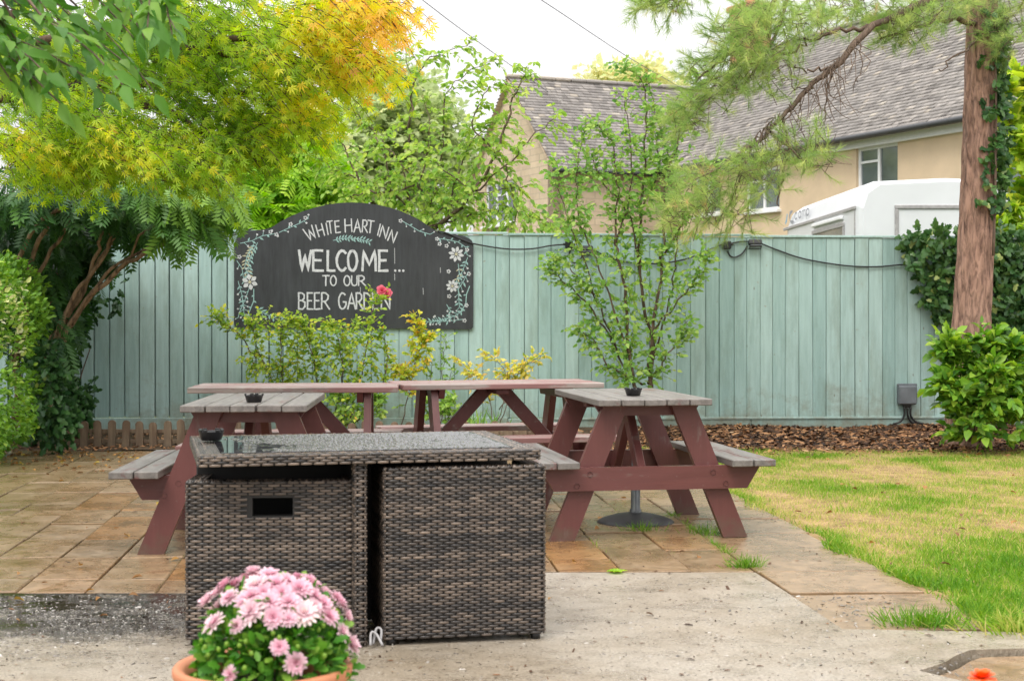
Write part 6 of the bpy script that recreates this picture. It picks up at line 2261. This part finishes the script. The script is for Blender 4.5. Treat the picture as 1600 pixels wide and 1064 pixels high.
# --- roses and small plants along the fence
def bush(name, label, catg, stems_, mat, tm, size, k, per, blobs=(), v=(.5, .25), r=.008, length=.12, singles=0, group=None, bark_='bark_grey', droop=.2):
    rt = plant(name, label, catg, group=group)
    b, S_, D_ = MB(), [], []
    for pts_ in stems_:
        pth = limb(b, pts_, r, r * .35, 5, .008, 5)
        for j in range(4, len(pth)):
            t = (pth[j] - pth[j - 1]).normalized()
            for q in range(per):
                S_.append(pth[j] + Vector(RNG.normal(size=3) * .012))
                D_.append(t * .6 + Vector((random.uniform(-.9, .9), random.uniform(-.9, .4), random.uniform(-.4, .5))))
    if blobs:
        P_, C_ = blob_points(blobs)
        S_ += list(P_)
        D_ += list(outward(P_, C_, .6, (0, -.2, .1), .6))
    L_ = sprays(np.array(S_), np.array(D_), length, k, size, vn(*v), up=.6, side=.9, droop=droop, twigs=b, twig_r=.0016)
    leaves(rt, tm, L_, M[mat], singles)
    b.build('stems', M[bark_], rt)
    return rt


rose = bush('rose_bush', 'yellow-green rose bush growing up in front of the chalkboard bottom edge', 'rose bush',
            [[(440, 668, 14.3), (425, 600, 14.3), (400, 540, 14.3), (395, 500, 14.3)], [(445, 668, 14.3), (440, 590, 14.2), (440, 520, 14.2), (455, 500, 14.2)], [(500, 668, 14.3), (495, 590, 14.2), (480, 530, 14.2), (470, 505, 14.2)], [(520, 668, 14.3), (535, 590, 14.2), (530, 540, 14.2), (522, 508, 14.2)], [(540, 668, 14.3), (560, 600, 14.2), (575, 530, 14.2), (585, 480, 14.3), (594, 462, 14.4)], [(545, 668, 14.3), (590, 620, 14.2), (605, 560, 14.2), (598, 520, 14.2)], [(400, 560, 14.3), (375, 525, 14.4), (355, 508, 14.4), (338, 495, 14.4)]],
            'rose', tm_ovate(.33, .06, .08), .045, 5, 3, [(440, 550, 58, 50, 14.25, .25, 125), (545, 550, 62, 52, 14.25, .25, 130), (410, 500, 26, 14, 14.4, .1, 26), (490, 570, 60, 40, 14.3, .2, 55), (535, 508, 40, 10, 14.3, .12, 22), (480, 522, 40, 12, 14.3, .12, 26), (550, 630, 50, 26, 14.25, .2, 60), (338, 495, 10, 10, 14.4, .05, 6)], (.36, .24), .008, .12, 240)
rm_ = []
for k in range(2):
    v_, f_, a_ = petal_tm([(9, .052, .15, .022, .5), (8, .046, .55, .02, .4), (7, .036, .95, .016, .3), (5, .022, 1.3, .011, .1)], 50 + k)
    rm_.append(np_mesh('rose_flower', v_, f_, a_, M['rose_petal']))
for (px, py), me in zip(((597, 455), (604, 459)), rm_):
    p = at(px, py, 14.42)
    q = Vector((random.uniform(-.3, .3), -1, .35)).normalized().to_track_quat('Z', 'Y').to_matrix().to_4x4()
    place('rose_flower', me, rose, mtx=Matrix.Translation(p) @ q @ Matrix.Scale(1.05, 4))
bush('climbing_rose', 'thin yellowing climbing rose against the fence right of the rose bush', 'rose bush',
     [[(625, 668, 14.4), (640, 610, 14.4), (648, 560, 14.4), (655, 520, 14.4), (648, 500, 14.4)], [(640, 610, 14.4), (632, 585, 14.4), (622, 575, 14.4)], [(648, 560, 14.4), (662, 535, 14.4), (668, 525, 14.4)]],
     'rose', tm_ovate(.33), .052, 5, 3, [(655, 545, 14, 26, 14.4, .1, 22), (640, 585, 18, 10, 14.4, .1, 10)], (.72, .2), .006, .1)
bush('sapling', 'thin green sapling with tiny leaves against the fence right of the yellow rose', 'sapling',
     [[(690, 668, 14.4), (690, 610, 14.4), (694, 560, 14.4), (698, 525, 14.4)], [(685, 668, 14.4), (676, 610, 14.4), (672, 570, 14.4)], [(690, 620, 14.4), (702, 600, 14.4), (705, 575, 14.4)]],
     'apple', tm_ovate(.36), .036, 4, 2, [], (.5, .2), .005, .08)
bush('golden_shrub', 'pale yellow leafy shoots in front of the fence behind the right sideways table', 'shrub',
     [[(770, 668, 14.4), (765, 620, 14.4), (745, 590, 14.4), (718, 562, 14.4)], [(775, 668, 14.4), (790, 610, 14.4), (785, 575, 14.4), (762, 552, 14.4)], [(780, 668, 14.4), (800, 610, 14.4), (815, 575, 14.4), (848, 556, 14.4)], [(780, 640, 14.4), (805, 600, 14.4), (800, 580, 14.4)]],
     'gold', tm_ovate(.26), .055, 5, 2, [(742, 585, 14, 10, 14.4, .08, 8), (800, 588, 20, 10, 14.4, .08, 12), (825, 568, 20, 9, 14.4, .08, 10)], (.55, .25), .005, .1)
bush('low_shrub', 'low bright green shrub under the sideways table tops by the fence', 'shrub',
     [[(700, 672, 14.2), (690, 640, 14.1), (665, 625, 14.1)], [(705, 672, 14.2), (700, 640, 14.1), (705, 620, 14.1)], [(560, 672, 14.2), (545, 640, 14.2), (530, 620, 14.2)], [(565, 672, 14.2), (580, 640, 14.2), (590, 618, 14.2)]],
     'apple', tm_ovate(.32), .055, 5, 3, [(695, 640, 40, 20, 14.15, .2, 34), (550, 640, 45, 22, 14.2, .2, 40), (650, 625, 20, 12, 14.2, .1, 10)], (.68, .2), .006, .1)
ll = plant('spiky_plant', 'low clump of upright strap leaves below the right sideways table', 'plant')
n = 60
P = np.array(at(735, 672, 14.0))[None] + RNG.normal(size=(n, 3)) * np.array([.18, .08, .0])
P[:, 2] = .03
V, F, A = scatter(tm_blade(.045, .6), P, np.stack([RNG.normal(size=n) * .35, RNG.normal(size=n) * .25, np.ones(n)], -1), RNG.normal(size=(n, 3)) * np.array([1, 1, .1]), RNG.uniform(.18, .36, n), np.clip(RNG.normal(.4, .2, n), 0, 1))
place('strap_leaves', np_mesh('strap_leaves', V, F, A, M['apple']), ll)['kind'] = 'stuff'

# --- pine on the right
pn = plant('pine_tree', 'tall pine with reddish bark and long needled branches beside the right fence end', 'tree')
trunk = [(1512, 705, 13.9), (1512, 640, 13.9), (1516, 540, 13.9), (1522, 440, 13.9), (1527, 330, 13.9), (1531, 200, 13.9), (1533, 80, 13.9), (1536, -60, 13.9), (1540, -260, 13.9), (1545, -500, 13.9)]
tp_ = [at(*p) for p in trunk]
dense = []
for i in range(len(tp_) - 1):
    for s in range(10):
        dense.append(tp_[i].lerp(tp_[i + 1], s / 10))
nseg, V_, F_ = 56, [], []
for i, p in enumerate(dense):
    f = i / (len(dense) - 1)
    r0 = .185 * (1 - .42 * f) + .07 * math.exp(-i * .22)
    for k in range(nseg):
        a_ = 2 * math.pi * k / nseg
        z = p.z
        plate = math.sin(a_ * 9 + 1.5 * math.sin(z * 2.1) + z * .6) * .5 + math.sin(a_ * 17 + 2 * math.sin(z * 3.7 + a_)) * .35 + math.sin(z * 16 + 4 * math.sin(a_ * 5)) * .3
        r = r0 + .020 * np.clip(plate, -.7, .6)
        V_.append((p.x + r * math.cos(a_), p.y + r * math.sin(a_), z))
for i in range(len(dense) - 1):
    for k in range(nseg):
        a_, b_, c_, d_ = i * nseg + k, i * nseg + (k + 1) % nseg, (i + 1) * nseg + (k + 1) % nseg, (i + 1) * nseg + k
        F_ += [(a_, b_, c_), (a_, c_, d_)]
me = np_mesh('trunk', np.array(V_), np.array(F_), np.zeros(len(V_)), M['bark_red'])
me.polygons.foreach_set('use_smooth', [True] * len(me.polygons))
place('trunk', me, pn)
br = MB()
bpaths = [([(1536, -60, 13.9), (1470, -10, 13.3), (1365, 42, 12.6), (1300, 108, 12.4), (1262, 140, 12.3), (1222, 185, 12.2), (1175, 228, 12.1), (1130, 262, 12.0)], .036, .010),
          ([(1365, 42, 12.6), (1310, 50, 12.5), (1270, 62, 12.4), (1240, 80, 12.4), (1190, 95, 12.3), (1130, 110, 12.3)], .018, .006), ([(1300, 108, 12.4), (1262, 108, 12.3), (1240, 105, 12.3)], .012, .005),
          ([(1222, 185, 12.2), (1230, 230, 12.1), (1220, 290, 12.0), (1215, 320, 12.0)], .012, .005), ([(1200, 205, 12.2), (1240, 240, 12.1), (1280, 260, 12.0)], .012, .004), ([(1175, 228, 12.1), (1150, 290, 12.0), (1130, 340, 12.0)], .012, .004), ([(1175, 228, 12.1), (1110, 270, 12.0), (1070, 300, 12.0)], .01, .004),
          ([(1540, -120, 13.9), (1400, -120, 13.0), (1250, -60, 12.4), (1150, -10, 12.2), (1050, -20, 12.0), (1000, 0, 12.0)], .045, .008), ([(1250, -60, 12.4), (1180, 40, 12.3), (1120, 100, 12.3), (1080, 130, 12.3)], .02, .006), ([(1250, -60, 12.4), (1210, 60, 12.3), (1160, 130, 12.3)], .02, .006),
          ([(1534, 40, 13.9), (1480, 30, 13.4), (1420, 50, 13.0), (1380, 60, 12.9)], .03, .008), ([(1536, -80, 13.9), (1590, -20, 13.6), (1640, 40, 13.4)], .04, .015),
          ([(1300, 108, 12.4), (1290, 160, 12.3), (1288, 200, 12.3)], .008, .003), ([(1345, 60, 12.5), (1345, 100, 12.4), (1335, 140, 12.4)], .006, .002), ([(1270, 135, 12.3), (1240, 140, 12.3), (1238, 106, 12.3)], .006, .003), ([(1290, 118, 12.3), (1290, 165, 12.3), (1285, 195, 12.3)], .005, .002), ([(1250, 150, 12.3), (1255, 200, 12.2)], .005, .002), ([(1240, 165, 12.2), (1215, 215, 12.2), (1218, 250, 12.2)], .006, .003),
          ([(1531, 60, 13.85), (1490, 90, 13.3), (1470, 110, 13.1)], .012, .004)]
for pts_, r0, r1 in bpaths:
    limb(br, pts_, r0, r1, 6, .012, 5)
for k in range(60):      # bare twigs hanging under the branch
    t = random.random()
    x, y = 1340 - 190 * t, 62 + 180 * t
    limb(br, [at(x, y, 12.4 - .3 * t), at(x + random.uniform(-25, 30), y + random.uniform(15, 50), 12.3 - .3 * t), at(x + random.uniform(-35, 40), y + random.uniform(40, 90), 12.2 - .3 * t)], .0045, .002, 4, .01, 3)
br.build('branches', M['bark_grey'], pn)
bl = [(1170, 70, 80, 50, 12.3, .5, 130), (1120, 130, 60, 45, 12.3, .45, 85), (1200, 120, 60, 40, 12.3, .4, 55), (1085, 180, 40, 30, 12.3, .35, 50), (1230, 30, 90, 36, 12.5, .5, 130), (1330, 10, 80, 26, 12.9, .5, 90), (1420, 30, 60, 32, 13.0, .4, 80), (1400, 50, 40, 20, 12.9, .3, 30), (1035, 2, 46, 22, 12.0, .35, 60), (1070, -15, 60, 20, 12.0, .4, 40),
      (1120, 270, 56, 30, 12.0, .4, 34), (1100, 320, 56, 40, 12.0, .4, 50), (1180, 280, 56, 40, 12.0, .4, 62), (1250, 235, 50, 30, 12.0, .35, 46), (1285, 255, 26, 20, 12.0, .3, 14), (1140, 340, 50, 22, 12.0, .35, 26), (1060, 345, 40, 18, 12.0, .3, 14), (1560, 10, 60, 50, 13.6, .5, 90), (1480, 0, 50, 36, 13.3, .4, 60), (1580, 70, 30, 24, 13.5, .3, 22)]
P0, C = blob_points(bl)
k = len(P0)
D = outward(P0, C, .5, (-.45, -.15, -.05), .6)
tmn = [tm_needles(34, .62, .0095, s) for s in range(3)]
for s in range(3):
    sel = np.arange(k) % 3 == s
    nrep = 2
    Pn = np.concatenate([P0[sel] + D[sel] * .0, P0[sel] + unit(D[sel]) * .09])
    Dn = np.concatenate([D[sel], D[sel] + RNG.normal(size=D[sel].shape) * .3])
    m_ = len(Pn)
    leaves(pn, tmn[s], (Pn, Dn, RNG.normal(size=(m_, 3)), RNG.uniform(.11, .17, m_), np.clip(RNG.normal(.52, .2, m_), 0, 1)), M['pine'], 70, 'needles', 'needle_tuft')
tw = MB()
for i in range(k):
    d_ = unit(D[i])
    tw.tube([P0[i] - d_ * .12 + np.array([0, 0, .02]), P0[i], P0[i] + d_ * .10], [.003, .0025, .0015], 3, cap=False)
tw.build('twigs', M['bark_grey'], pn)['kind'] = 'stuff'

# --- ivy on the fence behind the pine, and up its trunk
iv2 = plant('ivy', 'dark ivy covering the fence on both sides of the pine trunk', 'ivy')
pts_ = []
while len(pts_) < 900:
    x, y = random.uniform(1405, 1640), random.uniform(362, 610)
    ed = 1428 + max(0, (y - 440)) * .52 + 10 * math.sin(y * .09) + (8 if y > 400 else (400 - y) * -.6)
    if x > ed and (y < 560 or x > 1560):
        pts_.append(fpt(x, y, random.uniform(.03, .2)))
P0 = np.array(pts_)
L1 = sprays(P0, RNG.normal(size=P0.shape) * np.array([.7, .25, .7]) + np.array([-.2, -.1, -.2]), .10, 4, .078, vn(.56, .24), up=.25, side=.9, droop=.15)
L1[2][:, 1] -= 1.1
leaves(iv2, tm_ivy(), L1, M['ivy'], 300)
br = MB()
for x in range(1500, 1650, 24):
    limb(br, [fpt(x, 650, .03), fpt(x + random.uniform(-12, 12), 520, .03), fpt(x + random.uniform(-50, 5), 420, .03)], .012, .005, 5)
br.build('stems', M['bark_grey'], iv2)
iv3 = plant('ivy', 'ivy climbing the upper right side of the pine trunk', 'ivy')
P0 = []
for k in range(420):
    y = random.uniform(20, 330)
    z = at(1530, y, 13.9)
    a_ = random.uniform(-2.1, .3)
    P0.append((z.x + .17 * math.cos(a_) + random.uniform(0, .05), 13.9 + .17 * math.sin(a_), z.z))
P0 = np.array(P0)
keep = RNG.uniform(size=len(P0)) < np.where(P0[:, 0] > at(1545, 0, 13.9).x, 1, .25)
P0 = P0[keep]
L1 = sprays(P0, RNG.normal(size=P0.shape) * .6 + np.array([.3, -.2, -.3]), .07, 3, .065, vn(.5, .24), up=.3, side=.9, droop=.15)
L1[2][:, 1] -= .9
leaves(iv3, tm_ivy(), L1, M['ivy'], 60)
br = MB()
limb(br, [at(1552, 400, 13.74), at(1556, 250, 13.74), at(1556, 120, 13.74), at(1553, 20, 13.76)], .014, .006, 6)
br.build('stems', M['bark_grey'], iv3)

# --- big leaved green shrub at the foot of the pine
la = bush('laurel_shrub', 'bright green broad leaved shrub at the foot of the pine trunk', 'shrub',
          [[(1520, 690, 13.4), (1500, 640, 13.3), (1488, 612, 13.2), (1478, 600, 13.2)], [(1525, 690, 13.4), (1520, 620, 13.3), (1530, 570, 13.3), (1540, 530, 13.3)], [(1540, 690, 13.4), (1560, 620, 13.3), (1575, 570, 13.3), (1582, 545, 13.3)], [(1545, 690, 13.4), (1590, 640, 13.3), (1620, 600, 13.3)], [(1515, 690, 13.4), (1505, 600, 13.3), (1490, 560, 13.3), (1482, 540, 13.3)], [(1530, 690, 13.4), (1545, 640, 13.1), (1550, 590, 13.1)]],
          'laurel', tm_ovate(.29, .07, .14), .105, 6, 5, [(1542, 610, 50, 50, 13.3, .35, 62), (1580, 600, 50, 50, 13.4, .3, 50), (1520, 660, 45, 30, 13.25, .25, 36), (1500, 625, 26, 26, 13.3, .2, 12), (1600, 660, 40, 30, 13.3, .25, 22)], (.5, .33), .01, .16, 300, None, 'bark_grey', .15)
# --- vine leaves at the right edge, beyond the fence
bush('vine', 'yellow-green vine leaves behind the pine trunk at the right edge', 'vine',
     [[(1640, 420, 16.5), (1620, 330, 16.4), (1600, 250, 16.3), (1575, 190, 16.2), (1570, 130, 16.2)], [(1650, 420, 16.5), (1640, 260, 16.4), (1610, 150, 16.3), (1590, 120, 16.3)], [(1620, 330, 16.4), (1580, 330, 16.3), (1560, 360, 16.2)]],
     'vine', tm_ivy(), .15, 5, 4, [(1595, 200, 30, 80, 16.4, .4, 60), (1600, 330, 36, 50, 16.4, .4, 50), (1570, 370, 26, 20, 16.2, .3, 20), (1355, 345, 20, 25, 16.3, .2, 0)], (.5, .25), .015, .16, 80)


# --- trees far behind
def far_tree(label, base, blobs, v, leaf_):
    t = plant('background_tree', label, 'tree', group='trees beyond the houses')
    P_, C_ = blob_points(blobs)
    L_ = sprays(P_, outward(P_, C_, .7, (0, 0, .2), .6), leaf_ * 3, 6, leaf_, vn(*v), up=.7, side=.9, droop=.2)
    V, F, A = scatter(tm_small(.36), *L_)
    place('crown', np_mesh('crown', V, F, A, M['far_leaf']), t)['kind'] = 'stuff'
    b = MB()
    g = gr(base[0], base[1]) if False else Vector(at(base[0], 490, base[1]))
    g.z = -.1
    for (px, py, rx, ry, Y, dp, n_) in blobs[:5]:
        limb(b, [g, Vector((g.x, g.y, 2.2)), at(px, py, Y)], .22, .05, 7)
    b.build('trunk', M['bark_grey'], t)


far_tree('tall hazy green tree in the distance left of the gable roof', (610, 50), [(610, 190, 80, 50, 50, 2.0, 420), (560, 230, 60, 45, 49, 1.6, 260), (660, 220, 60, 60, 50, 1.8, 300), (600, 130, 40, 26, 51, 1.2, 130), (520, 250, 45, 40, 48, 1.4, 170), (700, 270, 50, 60, 50, 1.6, 200), (650, 150, 36, 26, 51, 1.0, 90), (620, 290, 110, 50, 50, 2.0, 260)], (.35, .22), .30)
far_tree('yellowing tree crown far behind the wing roof ridge', (975, 62), [(975, 130, 50, 18, 62, 1.6, 150), (1020, 135, 45, 18, 62, 1.6, 110), (940, 140, 26, 12, 62, 1.2, 50), (1000, 180, 90, 40, 62, 2.0, 160)], (.85, .15), .34)
far_tree('olive bush in the distance above the bright shrub', (460, 40), [(470, 230, 50, 40, 38, 1.4, 200), (420, 250, 60, 40, 38, 1.4, 180), (490, 270, 40, 30, 38, 1.2, 110), (350, 270, 90, 50, 38, 1.5, 200), (200, 280, 130, 60, 38, 1.5, 240)], (.6, .25), .26)
